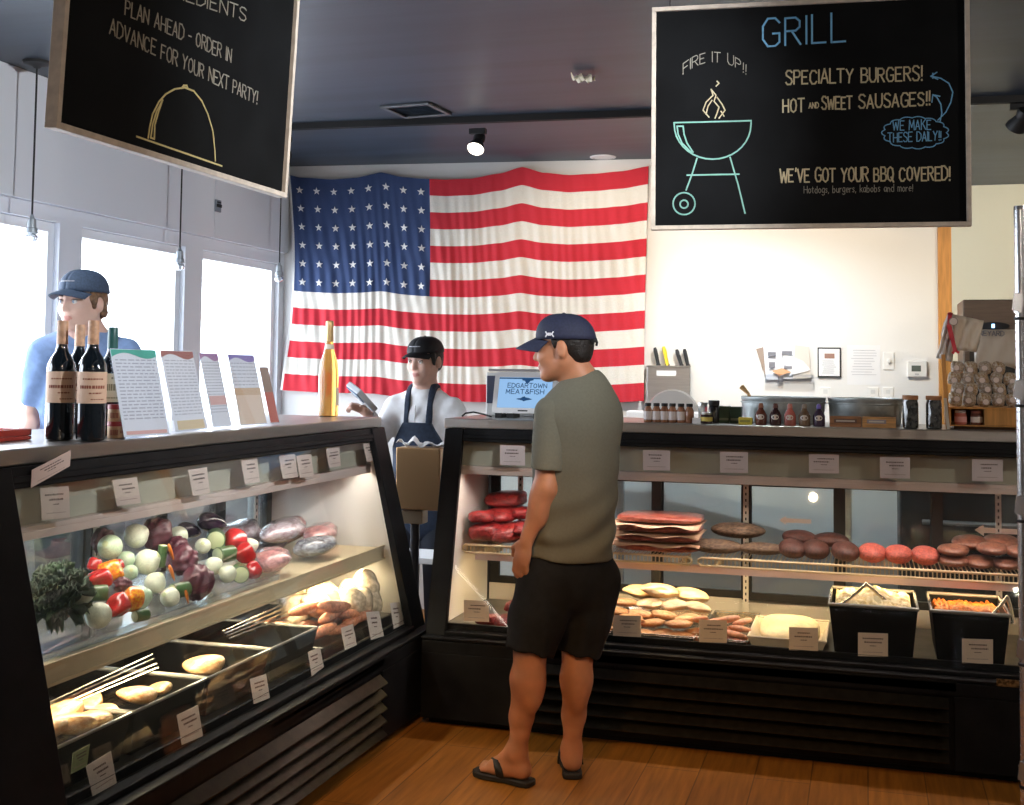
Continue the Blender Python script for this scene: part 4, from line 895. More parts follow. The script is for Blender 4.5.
for i,(x,y,z,r,k) in enumerate(bl):
    t=thing('treat_bag',V((x,y,z)),'treat bag with round sticker on the wooden rack, %s row, %s from the left'%(['bottom','second','third','top'][r],['first','second','third','fourth','fifth'][k]),'treat bag','bags of treats on the wooden rack')
    mobj('bag',bagm[i%4],V((x,y,z)),(R(-14),rnd.uniform(-.25,.25),rnd.uniform(-.3,.3)),(.0255,.036,.0265),parent=t)
    c=V((x+rnd.uniform(-.006,.006),y-.0265,z-.004+rnd.uniform(-.006,.006)));T=Matrix.Translation(c)@Matrix.Rotation(R(78),4,'X')
    MB().lathe([(.0135,0),(.0135,.0015)],22,T).build('sticker_ring',M_stkr,t);MB().lathe([(.0112,.0016),(.0112,.0026)],22,T).build('sticker',M_stk,t)
# gift bag with red ribbon hanging on the rack
t=thing('gift_bag',V((.47,5.2,TZ+.29)),'clear gift bag with a red ribbon and a round sticker, hanging over the rack','gift bag')
PB=lambda u,v,Y=5.19:at_y(u,v,Y)
def bagquad(ps,m,nm,Y=5.19,th=.006,nu=8):
    a,b,c,d=[PB(u,v,Y) for u,v in ps]
    o=MB().grid(lambda i,j:(a*(1-i/nu)*(1-j/nu)+b*(i/nu)*(1-j/nu)+c*(i/nu)*(j/nu)+d*(1-i/nu)*(j/nu))+V((0,.010*math.sin(i*1.9+j*.8)-.008,0)),nu,nu).build(nm,m,t,smooth=180);s=o.modifiers.new('t','SOLIDIFY');s.thickness=th;return o
M_gb=mat('gift_bag_film',(.74,.68,.62),.18,coat=.8,alpha=.9)
bagquad(((948,312),(953,313),(952,362),(936,358)),M_gb,'bag',5.20);bagquad(((951,314),(984,321),(976,352),(955,350)),mat('gift_bag_shine',(.78,.68,.55),.15,coat=1.),'bag',5.205)
mb=MB();pts=[PB(u,v,5.165) for u,v in((950,314),(949,326),(952,338),(955,350))];n_=V((0,-1,.1))
for a,b,w0 in zip(pts[:-1],pts[1:],(.016,.018,.015)): mb.ribbon([a,b],w0,n_,.002)
mb.ribbon([pts[-1]+V((-.008,0,-.012)),pts[-1],pts[-1]+V((.012,0,-.010))],.010,n_,.002);mb.build('ribbon',mat('red_ribbon',(.62,.04,.06),.35),t)
MB().ball(tuple(pts[0]),.009,2,sc=(1.2,.6,.8)).build('knot',mat('dark_red_ribbon',(.30,.02,.03),.4),t,smooth=180)
c=PB(953.5,321.5,5.158);T=Matrix.Translation(c)@Matrix.Rotation(R(88),4,'X');MB().lathe([(.0175,0),(.0175,.001)],24,T).build('sticker_ring',M_stkr,t);MB().lathe([(.0145,.0011),(.0145,.002)],24,T).build('sticker',M_stk,t)
# printed header bag behind: VINEYARD
t=thing('treat_sack',V((.55,5.37,TZ+.30)),'clear sack printed VINEYARD behind the bags of treats','sack')
a,b=at_y(974,331,5.37),at_y(1022,333,5.37)
MB().grid(lambda i,j:V((a.x+.25*i/12,5.37+.006*math.sin(i*1.7+j),a.z+.006-(.16)*j/6-.008*math.sin(i*.9)*(j/6))),12,6).build('sack',mat('sack_film',(.66,.58,.48),.2,coat=.8),t,smooth=180).modifiers.new('t','SOLIDIFY').thickness=.006
mb=MB();stroke_text(mb,'VINEYARD',at_y(974,335.5,5.35),at_y(1004,336,5.35),V((0,0,.020)),.003,V((0,-1,0)),.02,3);mb.build('lettering',mat('grey_print',(.22,.22,.25),.8),t)
# stainless oven standing in the room behind
xo0,xo1=at_y(963,310,6.6).x,1.05;z1=at_y(980,299.5,6.6).z;z0=at_y(980,346,6.6).z
t=thing('stainless_oven',V(((xo0+xo1)/2,6.85,.9)),'large stainless oven with a lit blue display behind the treat rack','oven')
MB().box((xo0,6.6,.93),(xo1,7.0,z1)).build('body',mat('dark_reflection_steel',(.12,.09,.07),.3,.85,noise=.1,nscale=8,stretch=(1,1,12)),t,bevel=.006)  # base darkened brown to imitate the dim room reflected in it
MB().box((xo0+.03,6.592,z0-.42),(xo1-.03,6.5995,z0-.03)).build('door',mat('dark_oven_glass',(.03,.025,.02),.15),t)
ca=at_y(994,326,6.59);MB().lathe([(.055,0),(.060,.003),(.055,.006)],28,Matrix.Translation(ca)@Matrix.Rotation(R(90),4,'X')@Matrix.Diagonal((1.25,.36,1,1))).build('display',M_blackmat,t,smooth=30)
MB().box((ca.x-.012,6.578,ca.z-.010),(ca.x+.002,6.5835,ca.z+.010)).build('digit',emis('blue_digits',(.35,.65,1),4.),t)
# ---------------------------------------------------------------- behind the counter
bt=thing('prep_table',V((-.35,6.85,0)),'stainless prep table along the back wall behind the meat case','table')
MB().box((-1.45,6.52,.88),(1.25,7.02,.92)).build('tabletop',M_steel,bt,bevel=.003)
for x in(-1.40,-.1,1.2):
    for y in(6.56,6.98): MB().box((x-.02,y-.02,0),(x+.02,y+.02,.8795)).build('leg',M_steel,bt)
MB().box((-1.43,6.54,.20),(1.23,7.0,.225)).build('undershelf',M_steel,bt)
# slicer with round guard
p=V((at_y(672,390,6.8).x,6.78,.9205));t=thing('meat_slicer',p,'grey meat slicer with a domed blade guard in front of the knife rack','slicer')
M_alu=mat('satin_aluminium',(.66,.66,.66),.32,.9)
MB().box((p.x-.20,6.62,.9205),(p.x+.20,6.98,1.02)).build('base',M_alu,t,bevel=.02)
rz=at_y(672,388,6.75);T=Matrix.Translation(V((rz.x,6.78,1.225)))@Matrix.Rotation(R(90),4,'X')
MB().lathe([(.001,-.035),(.10,-.033),(.15,-.02),(.158,0),(.15,.02),(.001,.022)],40,T,cap0=False,cap1=False).build('blade_guard',M_alu,t,smooth=60)
MB().box((p.x-.24,6.66,1.205),(p.x+.22,6.72,1.26)).build('carriage',M_white,t,bevel=.01);MB().box((p.x-.06,6.80,1.0),(p.x+.06,6.92,1.16)).build('motor',M_alu,t,bevel=.01)
# added dark range at the right, in place of dark reflections in the glass
t=thing('dark_reflection_range',V((.45,6.3,0)),'black range added for the dark reflections behind the right half of the meat case','range')
MB().box((.15,5.98,0),(1.15,6.45,.98)).build('body',M_blackmat,t,bevel=.01);MB().box((.2,5.972,.2),(1.1,5.979,.75)).build('oven_door',mat('dark_oven_glass',(.03,.025,.02),.15),t);MB().tube([(.25,5.95,.79),(1.05,5.95,.79)],.012,8).build('handle',M_steel,t)
# pedestal bin with paper in the gap between the cases
sx,sy=-2.075,5.36
t=thing('paper_stand',V((sx,sy,0)),'brushed steel box on a pole holding white paper, in the gap between the cases','stand')
c0=at_y(397,447,sy-.07);c1=at_y(440,511,sy-.07)
x0,x1,zt,zb=c0.x,c1.x,c0.z,c1.z
MB().prism([(-.005,zb),(.10,zb),(.12,zt),(-.015,zt)] ,(x0,sy-.07,0),V((0,1,0)),V((0,0,1)),V((x1-x0,0,0))).build('box',mat('warm_reflection_steel',(.82,.52,.27),.28,.6),t,bevel=.006)  # warm reflected light put into the steel's base colour
MB().box((sx-.055,sy-.05,zb-.07),(sx+.055,sy+.03,zb-.006)).build('bracket',mat('tan_bracket',(.45,.35,.24),.4,.6),t,bevel=.005)
MB().lathe([(.024,.03),(.022,.035),(.022,zb-.07)],18,Matrix.Translation(V((sx,sy,0)))).build('pole',mat('grey_pole',(.12,.12,.13),.3,.8),t,smooth=50)
MB().lathe([(.14,.0),(.14,.012),(.03,.029)],28,Matrix.Translation(V((sx,sy,0)))).build('foot',M_blackmat,t,smooth=40)
rg=random.Random(3)
pp=MB();pp.grid(lambda i,j:V((x0-.01+(x1-x0+.02)*i/16,sy-.06+.13*j/6,zt+.004+.040*abs(math.sin(i*.62+j*.35+.9))**1.5*(.4+.6*math.sin(PI*min(1,(i+1)/9)))+.006*math.sin(j*2+i*.6))),16,6)
o=pp.build('paper_liner',M_paper,t);o.modifiers.new('t','SOLIDIFY').thickness=.002
# low white shelf behind the gap
t=MB().box((-2.62,5.66,.50),(-1.95,5.95,.53)).box((-2.62,5.66,0),(-2.59,5.95,.4995)).box((-1.98,5.66,0),(-1.95,5.95,.4995)).build('low_bench',M_white,bevel=.003);tag(t,'low white bench seen through the gap between the cases','bench')
# chrome wire shelving post at the right edge
t=thing('wire_shelving',V((.62,4.0,0)),'chrome wire shelving unit at the right edge, only its post in view','shelving unit')
pb=at_z(1030.5,808,0);px_=pb.x;
pxx=at_y(1023.3,500,3.7);cx_,cy_=pxx.x,pxx.y
zt_=at_y(1022,206,3.7).z
prof=[(.030,0),(.030,.02),(.0165,.022)];z=.03
while z<zt_-.03: prof+=[(.0165,z),(.0150,z+.001),(.0150,z+.003),(.0165,z+.004)];z+=.0254
prof+=[(.0165,zt_-.012),(.0175,zt_-.011),(.016,zt_),(.004,zt_+.001)]
MB().lathe(prof,20,Matrix.Translation(V((cx_,cy_,0)))).build('post',M_chrome,t,smooth=30)
for k in range(3):
    q=V((cx_+(.55 if k!=1 else 0),cy_-(.42 if k>0 else 0),0));
    MB().lathe([(.0165,0),(.0165,zt_),(.004,zt_+.001)],16,Matrix.Translation(q)).build('post',M_chrome,t,smooth=30)
for v in(303,390,505,648,770):
    z=at_y(1022,v,3.7).z
    MB().lathe([(.0168,-.028),(.021,-.027),(.0225,.012),(.0168,.014)],16,Matrix.Translation(V((cx_,cy_,z)))).prism([(-.022,-.02),(.002,-.03),(.006,.022),(-.016,.03)],V((cx_-.004,cy_-.024,z)),V((1,0,0)),V((0,0,1)),V((0,.012,0))).build('shelf_clip',M_chrome,t,smooth=30)
    MB().lathe([(.0168,-.038),(.0195,-.037),(.0195,-.030),(.0168,-.029)],16,Matrix.Translation(V((cx_,cy_,z-.012)))).build('sleeve',M_blackmat,t,smooth=30)
    w=MB();w.tube([(cx_+.02,cy_,z),(cx_+.55,cy_,z)],.004,6);w.tube([(cx_+.02,cy_-.42,z),(cx_+.55,cy_-.42,z)],.004,6)
    for k in range(20): w.tube([(cx_+.03+.027*k,cy_,z+.006),(cx_+.03+.027*k,cy_-.42,z+.006)],.002,4)
    w.build('wire_shelf',M_chrome,t)
# ================================================================= FOOD IN THE CASES
rnd=random.Random(5)
def food(name,col,rough=.45,**k): return mat(name,col,rough,**k)
F_onion=food('onion_skin',(.72,.74,.56),.3,noise=.15,nscale=9,coat=.3);F_onion2=food('green_onion_skin',(.50,.62,.42),.3,noise=.2,nscale=9,coat=.3)
F_red=food('red_pepper_skin',(.50,.018,.02),.22,noise=.3,nscale=8,coat=.6);F_yel=food('yellow_pepper_skin',(.85,.42,.02),.22,coat=.6,noise=.25,nscale=6,col2=(.75,.13,.02))
F_zuc=food('courgette_skin',(.07,.14,.05),.35,noise=.5,nscale=20,coat=.3);F_zflesh=food('courgette_flesh',(.55,.58,.32),.5)
F_pur=food('purple_leaf',(.10,.022,.035),.45,noise=.6,nscale=14,coat=.3);F_egg=food('aubergine_skin',(.035,.02,.04),.2,coat=.7)
F_car=food('carrot_skin',(.72,.20,.03),.4,noise=.2,nscale=20);F_kale=food('kale_leaf',(.022,.045,.018),.6,noise=.6,nscale=30)
F_stem=food('pale_stem',(.45,.50,.25),.6)
def onion_mesh(nm,m):
    def fn(c,n):
        if n.z>.82: c=c*(1+.9*(n.z-.82))
        if n.z<-.9: c=c*(1-.3*(-n.z-.9))
        return c
    return blob_mesh(nm,(1,1,.95),.03,1.5,3,[m,F_stem],4,fn=fn,mfn=lambda c,n:1 if c.z>1.04 else 0)
onA=onion_mesh('onion',F_onion);onB=onion_mesh('onion',F_onion2)
def pepper_fn(c,n):
    a=math.atan2(n.y,n.x);k=1+.13*math.cos(4*a)*(1-abs(n.z))
    z=c.z
    if n.z>.6: z=c.z-.75*(n.z-.6)
    return V((c.x*k,c.y*k,z))
def pepper_mesh(m): return blob_mesh('bell_pepper',(.9,.9,1.05),.04,1.4,7,[m,F_kale],4,fn=pepper_fn)
ppR=pepper_mesh(F_red);ppY=pepper_mesh(F_yel)
def radic_fn(c,n):
    r=1+.14*abs(math.sin(4*math.atan2(n.y,n.x)+3*n.z))+.07*math.sin(9*n.z+5*n.x);return c*r*.93
radic=blob_mesh('radicchio',(1,1,.9),.10,3.5,11,F_pur,4,fn=radic_fn)
aub=blob_mesh('aubergine',(1.5,.85,.85),.04,1,4,[F_egg,F_kale],4,fn=lambda c,n:V((c.x,c.y*(1-.25*n.x),c.z*(1-.25*n.x))),mfn=lambda c,n:1 if c.x>1.3 else 0)
def zuc_chunk():
    mb=MB();mb.lathe([(.9,-1),(1,-.93),(1.02,0),(1,.93),(.9,1)],20);mb.mi=0
    for i,f in enumerate(mb.f):
        if len(f)>4: mb.m[i]=1
    o=mb.build('courgette_chunk',[F_zuc,F_zflesh],smooth=40);me=o.data;bpy.data.objects.remove(o);return me
zuc=zuc_chunk()
car=blob_mesh('carrot',(2.6,.5,.5),.04,1.2,9,F_car,3,fn=lambda c,n:V((c.x,c.y*(1-.4*n.x),c.z*(1-.4*n.x))))
def veg(nm,me,u,v,dpx,X,label,cat,group=None,rot=None,sc=(1,1,1)):
    p=at_x(u,v,X);r=dpx/2*depth(p)/CF
    mobj(nm,me,p,rot if rot else (rnd.uniform(-1.2,1.2),rnd.uniform(-1.2,1.2),rnd.uniform(0,6)),tuple(r*s for s in sc),label,cat,group)
GV='skewer vegetables heaped on the upper shelf'
for a in (
 (82,594,24,-2.13,'white onion half hidden by the dark kale'),(101,616,27,-2.09,'white onion at the shelf edge, next to the kale'),
 (136,536,25,-2.30,'large white onion high on the heap, right of the green one'),(147,562,26,-2.22,'large white onion in the middle of the heap, above the round one'),
 (155,583,22,-2.17,'round white onion just above the smallest front onion'),(170,597,20,-2.11,'small white onion in front of the purple radicchio at the shelf edge'),
 (203,546,16,-2.25,'white onion cut face beside the green courgettes'),(214,566,19,-2.17,'yellowish white onion, left of the foremost one on the right'),
 (228,574,18,-2.11,'foremost white onion at the right end of the vegetable heap'),(202,573,17,-2.18,'pale onion wedged between radicchio and the right-hand onions'),
 (250,546,16,-2.24,'white onion behind the red pepper, next to the wrapped meat'),(178,536,20,-2.33,'white onion at the back, between the dark leaves')):
    veg('onion',onA,*a[:4],a[4],'onion',GV)
for a in ((110,547,25,-2.28,'green-tinged white onion, highest on the near half of the heap'),(139,598,25,-2.13,'greenish onion right of the yellow pepper'),(127,560,17,-2.25,'small greenish onion above the yellow pepper'),(130,572,16,-2.23,'green onion tucked behind the yellow pepper')):
    veg('onion',onB,*a[:4],a[4],'onion',GV)
for a in ((99,580,27,-2.19,'glossy red pepper lying over the yellow one',(1.2,.4,1.9),(1,.8,1.3)),(96,565,16,-2.26,'red pepper tip at the top of the pepper pile',(1,1,0),(1,1,1)),(122,604,30,-2.10,'red and orange pepper at the shelf edge beside the front onion',(.5,.9,1),(.8,1,1)),
 (234,541,26,-2.25,'big red pepper at the right end of the heap',(.4,.6,.2),(1,1,1)),(241,553,22,-2.20,'dark red pepper under the big red one',(1,.3,2),(1,1,1)),(254,570,19,-2.13,'small red pepper at the shelf edge beside the wrapped meat',(.2,1,1),(1,1,1)),(119,565,12,-2.24,'small red pepper piece beside the yellow pepper',(1,.3,.4),(1,1,1))):
    veg('bell_pepper',ppR,a[0],a[1],a[2],a[3],a[4],'pepper',GV,a[5],a[6])
for a in ((111,572,28,-2.21,'yellow and orange pepper on top of the red pepper',(1.4,.4,.3),(1,.9,1.2)),(134,603,26,-2.09,'yellow pepper at the shelf edge, left of the greenish onion',(.3,.5,.2),(.9,.9,1.1))):
    veg('bell_pepper',ppY,a[0],a[1],a[2],a[3],a[4],'pepper',GV,a[5],a[6])
for a in ((160,535,32,-2.31,'purple radicchio high on the heap between two onions'),(103,540,24,-2.36,'purple leafy head behind the green-tinged onion'),(182,560,30,-2.22,'purple radicchio in the centre of the heap'),(201,590,34,-2.10,'dark red radicchio resting on the shelf edge'),(176,547,22,-2.27,'small purple leaf cluster below the back onion'),(121,584,18,-2.17,'dark leaf cluster between the peppers')):
    veg('radicchio',radic,*a[:4],a[4],'radicchio',GV)
for a in ((209,525,22,-2.34,'dark aubergine at the top of the heap'),(194,529,18,-2.38,'bluish black aubergine behind the top one')):
    veg('aubergine',aub,*a[:4],a[4],'aubergine',GV,(0,.3,rnd.uniform(1,2)))
for k,a in enumerate(((162,556,9,-2.20,'thin green courgette stick beside the orange carrot'),(217,538,19,-2.29,'green courgette beside the cut onion'),(230,553,16,-2.23,'courgette piece below the red pepper'),(240,573,17,-2.14,'dark courgette behind the foremost onion'),(97,593,16,-2.16,'dark courgette piece under the red pepper'),(180,590,15,-2.12,'courgette piece beside the small white onion'),(141,612,12,-2.08,'courgette slice at the shelf edge'))):
    veg('courgette',zuc,*a[:4],a[4],'courgette',GV,(R(90),0,rnd.uniform(0,3)) if k else (0,.1,0),(1,1,1.3) if k else (1,1,2.4))
for a in ((171,552,7,-2.20,'orange carrot standing by the courgette stick'),(172,573,7,-2.17,'orange carrot sloping down the middle of the heap'),(187,597,6,-2.08,'orange carrot tip under the dark radicchio')):
    veg('carrot',car,*a[:4],a[4],'carrot',GV,(0,1.2,rnd.uniform(0,3)))
# hidden core of the heap: a clear tray
tr=thing('vegetable_tray',at_x(165,615,-2.2),'shallow clear tray under the vegetable heap','tray')
G_tray=pane('tray_plastic',(.9,.92,.92),.06,.1)
za=.7025
MB().box((-2.57,2.62,za),(-2.07,3.98,za+.004)).box((-2.074,2.62,za+.0045),(-2.07,3.98,za+.02)).box((-2.57,2.62,za+.0045),(-2.566,3.98,za+.02)).build('tray_body',G_tray,tr)
tr.location.z=za;tr.children[0].location=-V(tr.location)
# kale: ruffled leaves
kp=at_x(58,606,-2.16)
kb=MB();rk=random.Random(8)
for k in range(95):
    a=rk.uniform(0,2*PI);el=rk.uniform(-.2,1.3);d=V((math.cos(a)*math.cos(el),math.sin(a)*math.cos(el),math.sin(el)))
    c=V((d.x*.055,d.y*.10,d.z*.085+.0));L_=rk.uniform(.04,.065);q=d.cross(V((0,0,1)));q.normalize() if q.length>.1 else None;ph=rk.uniform(0,6);t=d.cross(q).normalized() if q.length>.1 else V((1,0,0))
    sl=(d+t*rk.uniform(-.7,.7)).normalized()
    kb.grid(lambda i,j:c+sl*(L_*i/5)+q*((j/8-.5)*.062*(1-.4*abs(i/5-.6)))+d.cross(q).normalized()*(.011*math.sin(j*2.3+ph+i*.4)*(i/5+.25))+d*.008*math.cos(j*2.9+ph),5,8)
for i in range(1): kb.ball((0,0,0),.05,2,sc=(.9,1.7,1.1))
kb.v=[V((p.x*.78,p.y*.78,p.z*.85)) for p in kb.v];ko=kb.build('kale_bunch',F_kale,smooth=180);ko.location=(kp.x,kp.y,max(kp.z,.78));sd=ko.modifiers.new('t','SOLIDIFY');sd.thickness=.0018
tag(ko,'dark curly kale bunch at the near end of the upper shelf','kale')
# vacuum-packed meat
def pack_mesh(seed,m):
    return blob_mesh('wrapped_meat',(1,1,1),.22,2.2,seed,m,4,fn=lambda c,n:V((c.x,c.y,c.z*(.8+.2*abs(n.x)))))
P_a=food('wrapped_meat_violet',(.30,.20,.24),.15,coat=1.,noise=.5,nscale=5,col2=(.55,.50,.55),bump=.4,bscale=14);P_b=food('wrapped_meat_pink',(.55,.26,.25),.15,coat=1.,noise=.35,nscale=5,bump=.3,bscale=14);P_c=food('wrapped_meat_grey',(.36,.38,.42),.15,coat=1.,noise=.5,nscale=6,col2=(.16,.15,.18),bump=.4,bscale=14)
pk=[pack_mesh(21,P_a),pack_mesh(22,P_b),pack_mesh(23,P_c)]
for me,u,v,w_,h_,X,lab in ((0,312,516,75,26,-2.42,'violet wrapped meat on top of the pile in the deli case'),(1,342,518,48,26,-2.40,'brownish wrapped meat behind the violet pack'),(1,345,532,50,22,-2.34,'pink wrapped meat at the far end of the upper shelf'),(0,297,528,70,20,-2.34,'long violet wrapped meat in the middle of the pile'),(2,283,535,70,20,-2.36,'grey wrapped meat left of the violet packs'),(2,312,546,52,22,-2.2,'dark grey wrapped meat above the front pink one'),(1,281,559,42,24,-2.12,'pink wrapped meat at the shelf edge, next to the red peppers')):
    p=at_x(u,v,X);s=depth(p)/CF
    mobj('wrapped_meat',pk[me],p,(0,0,R(90)+rnd.uniform(-.15,.15)),(w_/2*s*1.3,.075,h_/2*s*1.1),lab,'packed meat','wrapped meat on the upper shelf')
# ---------------------------------------------------------------- pans on the lower deck of the left case
M_pan=mat('black_deep_pan',(.010,.009,.008),.5,spec=.12);M_rim=mat('pan_rim_clear',(.42,.40,.36),.15,.3)
def deep_pan(nm,x0,x1,y0,y1,z0,z1,label,group,rimw=.014,m=None,mr=None):
    t=thing(nm,((x0+x1)/2,(y0+y1)/2,z0),label,'food pan',group)
    mb=MB();i=.004;tp=.02
    O=[(x0+tp,y0+tp),(x1-tp,y0+tp),(x1-tp,y1-tp),(x0+tp,y1-tp)];T=[(x0,y0),(x1,y0),(x1,y1),(x0,y1)]
    vs=[(a,b,z0) for a,b in O]+[(a,b,z1) for a,b in T]
    sx=lambda q,e:[(a+(e if a<(x0+x1)/2 else -e),b+(e if b<(y0+y1)/2 else -e)) for a,b in q]
    vs+=[(a,b,z0+.005) for a,b in sx(O,i)]+[(a,b,z1) for a,b in sx(T,i)]
    fs=[(3,2,1,0),(8,9,10,11)]
    for k in range(4):
        n=(k+1)%4;fs+=[(k,n,4+n,4+k),(8+n,8+k,12+k,12+n),(4+k,4+n,12+n,12+k)]
    mb.add(vs,fs).build('pan_body',m or M_pan,t,bevel=.003)
    r=MB();r.tube([(x0,y0,z1+.004),(x1,y0,z1+.004),(x1,y1,z1+.004),(x0,y1,z1+.004)],rimw*.38,8,closed=True)
    r.build('rim',mr or M_rim,t,smooth=60);return t
F_chick=food('raw_chicken',(.66,.30,.10),.3,noise=.45,nscale=4,coat=.4,bump=.3,bscale=8,col2=(.78,.50,.26));F_chickp=food('pale_chicken',(.82,.62,.40),.3,noise=.25,nscale=3,coat=.5)
F_saus=food('raw_sausage',(.62,.25,.14),.3,noise=.35,nscale=7,coat=.4)
piece=lambda seed,m:blob_mesh('chicken_piece',(1,1,1),.16,1.7,seed,m,4,fn=lambda c,n:V((c.x,c.y*(1-.28*n.x),c.z*(.85+.15*n.x))))
chk=[piece(31,F_chick),piece(32,F_chick),piece(33,F_chickp),piece(34,F_chickp)]
PX0,PX1=-2.56,-1.975
PZ=.505
for k,(ya,yb,lab) in enumerate(((2.58,2.93,'black pan full of chicken pieces, nearest in the deli case'),(2.945,3.325,'black pan with one chicken breast, second from the near end'),(3.34,3.735,'black pan with a single orange chicken breast, third from the near end'),(3.75,4.11,'black pan with rods for reflections over it, beside the chicken heap'))):
    deep_pan('food_pan',PX0,PX1,ya,yb,.3825,PZ,lab,'black pans in the deli case')
def chicken(me,u,v,X,w_,h_,rz,lab,g,nm='chicken_piece',d_=.05,cat='chicken'):
    p=at_x(u,v,X);s=depth(p)/CF
    mobj(nm,me,p,(rnd.uniform(-.2,.2),rnd.uniform(-.2,.2),rz),(w_/2*s*1.1,d_,h_/2*s*1.1),lab,cat,g)
g='chicken in the near black pan'
for i,(u,v,X,w_,h_,rz) in enumerate(((60,735,-1.99,40,20,1.3),(72,727,-2.02,46,22,1.2),(88,722,-2.05,46,20,1.5),(103,714,-2.08,30,16,1.8),(62,716,-2.13,50,24,1.4),(85,708,-2.18,46,20,1.7))):
    chicken(chk[i%2],u,v,X,w_,h_,rz,['orange chicken piece at the near front corner of the first pan','orange chicken piece second along the front of the first pan','orange chicken piece in the middle of the first pan','small chicken piece at the far front corner of the first pan','chicken piece at the back near corner of the first pan','chicken piece at the back of the first pan'][i],g)
chicken(chk[0],139,696,-2.06,38,18,1.5,'marinated chicken breast alone in the second pan','chicken in the second black pan')
chicken(chk[1],160,689,-2.05,20,12,1.2,'small chicken end lying at the front rim of the second pan','chicken in the second black pan')
chicken(chk[0],206,665,-2.07,44,17,1.45,'orange chicken breast alone in the third pan','chicken in the third black pan')
# bright rods over the pans, imitating reflections of the shelf wires
M_sk=mat('reflection_rod_metal',(.85,.82,.75),.12,1.)
for gi,(u0,v0,u1,v1,Xa,Xb,wh) in enumerate(((45,705,152,655,-2.12,-2.34,'near two pans'),(222,632,292,600,-2.14,-2.40,'far pan'))):
    for k in range(4):
        a=at_z(u0+k*2.5,v0+k*2.2,PZ+.0135);b=at_z(u1+k*1.8,v1+k*4.2,PZ+.0135)
        t=MB().tube([a,b],.0042,6).build('reflection_rod',M_sk,smooth=60)
        tag(t,['topmost','second','third','lowest'][k]+' bright rod standing for a shelf-wire reflection across the '+wh,'reflection rod','rods standing for reflections over the pans')
# heap of wrapped chickens at the far end
F_wh=food('wrapped_chicken',(.82,.66,.46),.2,noise=.3,nscale=3,coat=.8,bump=.25,bscale=16)
wch=blob_mesh('whole_chicken',(1,1,1),.18,1.8,41,F_wh,4,fn=lambda c,n:V((c.x,c.y*(1-.2*n.x),c.z)))
for u,v,w_,h_,X,lab in ((330,606,42,30,-2.18,'tan wrapped chicken on top of the heap'),(308,618,44,30,-2.20,'pale wrapped chicken at the left of the heap'),(334,616,42,28,-2.09,'white wrapped chicken in the middle of the heap'),(358,611,36,30,-2.10,'greyish wrapped chicken at the far end of the heap'),(374,622,30,28,-2.02,'pinkish wrapped chicken beside the far stile'),(318,632,40,22,-2.06,'creamy chicken at the front of the heap'),(387,620,24,26,-1.99,'last wrapped chicken against the far end panel'),(316,622,40,26,-2.16,'wrapped chicken at the bottom back of the heap, near end'),(345,628,40,26,-2.05,'wrapped chicken at the bottom of the heap, below the white one'),(362,630,34,26,-2.0,'wrapped chicken behind the large pinkish card'),(346,600,36,26,-2.2,'wrapped chicken at the very back of the heap')):
    p=at_x(u,v,X);s=depth(p)/CF
    mobj('wrapped_chicken',wch,p,(rnd.uniform(-.4,.4),rnd.uniform(-.3,.3),rnd.uniform(0,6)),(w_/2*s*1.05,w_/2*s*.85,h_/2*s*1.05),lab,'chicken','wrapped chickens in the deli case')
sau=blob_mesh('sausage',(1,.24,.24),.06,1.2,51,F_saus,3,fn=lambda c,n:V((c.x,c.y+.25*c.x*c.x-.1,c.z)))
for i,(u,v,X,rz,s_) in enumerate(((270,652,-2.06,1.2,.10),(279,648,-2.03,1.4,.10),(288,650,-2.0,1.0,.09),(296,640,-2.05,1.6,.10),(306,645,-2.0,1.2,.09),(327,643,-2.0,1.3,.10),(336,638,-2.02,1.6,.10),(346,634,-2.0,1.2,.09),(340,646,-1.965,1.4,.08),(352,640,-1.965,1.1,.08),(263,660,-2.03,1.5,.09),(300,655,-1.97,1.3,.08))):
    p=at_x(u,v,X);mobj('sausage',sau,p,(rnd.uniform(-.3,.3),rnd.uniform(-.3,.3),rz),s_,'raw reddish sausage lying loose in front of the wrapped chickens','sausage','loose sausages in the deli case')
# trays below the loose pieces so they rest on something
MT=mat('black_tray',(.015,.014,.014),.3)
t=MB().box((-2.56,4.13,.3825),(-1.96,4.82,.43)).build('meat_tray',MT,bevel=.006);tag(t,'flat black tray under the wrapped chickens','tray')
# ================================================================= RIGHT CASE
F_beef=food('beef',(.36,.030,.030),.3,noise=.5,nscale=4,coat=.3,col2=(.17,.012,.014),bump=.6,bscale=7);F_rib=food('rib_meat',(.20,.022,.015),.3,noise=.6,nscale=7,coat=.3,col2=(.36,.12,.08),bump=.4,bscale=9)
F_herb=food('herb_crusted_roast',(.06,.035,.02),.55,noise=.6,nscale=7,col2=(.20,.13,.08),bump=.6,bscale=14);F_dark=food('peppered_roast',(.085,.030,.020),.5,noise=.5,nscale=7,bump=.4,bscale=12)
F_burg=food('burger_mince',(.46,.10,.07),.5,noise=.4,nscale=7,bump=.5,bscale=14);F_brown=food('brown_roast',(.24,.10,.06),.4,noise=.4,nscale=5,col2=(.14,.05,.03),coat=.3)
SHZ=.7025
def slab(seed,m,amp=.12,fl=.75): return blob_mesh('meat_slab',(1,1,1),amp,1.8,seed,m,4,fn=lambda c,n:V((math.copysign(abs(c.x)**.75,c.x),math.copysign(abs(c.y)**.75,c.y),math.copysign(abs(c.z)**fl,c.z))))
sb=[slab(61,F_beef,.32),slab(62,F_beef,.4)]
def onshelf(u,Y): return at_y(u,550,Y).x
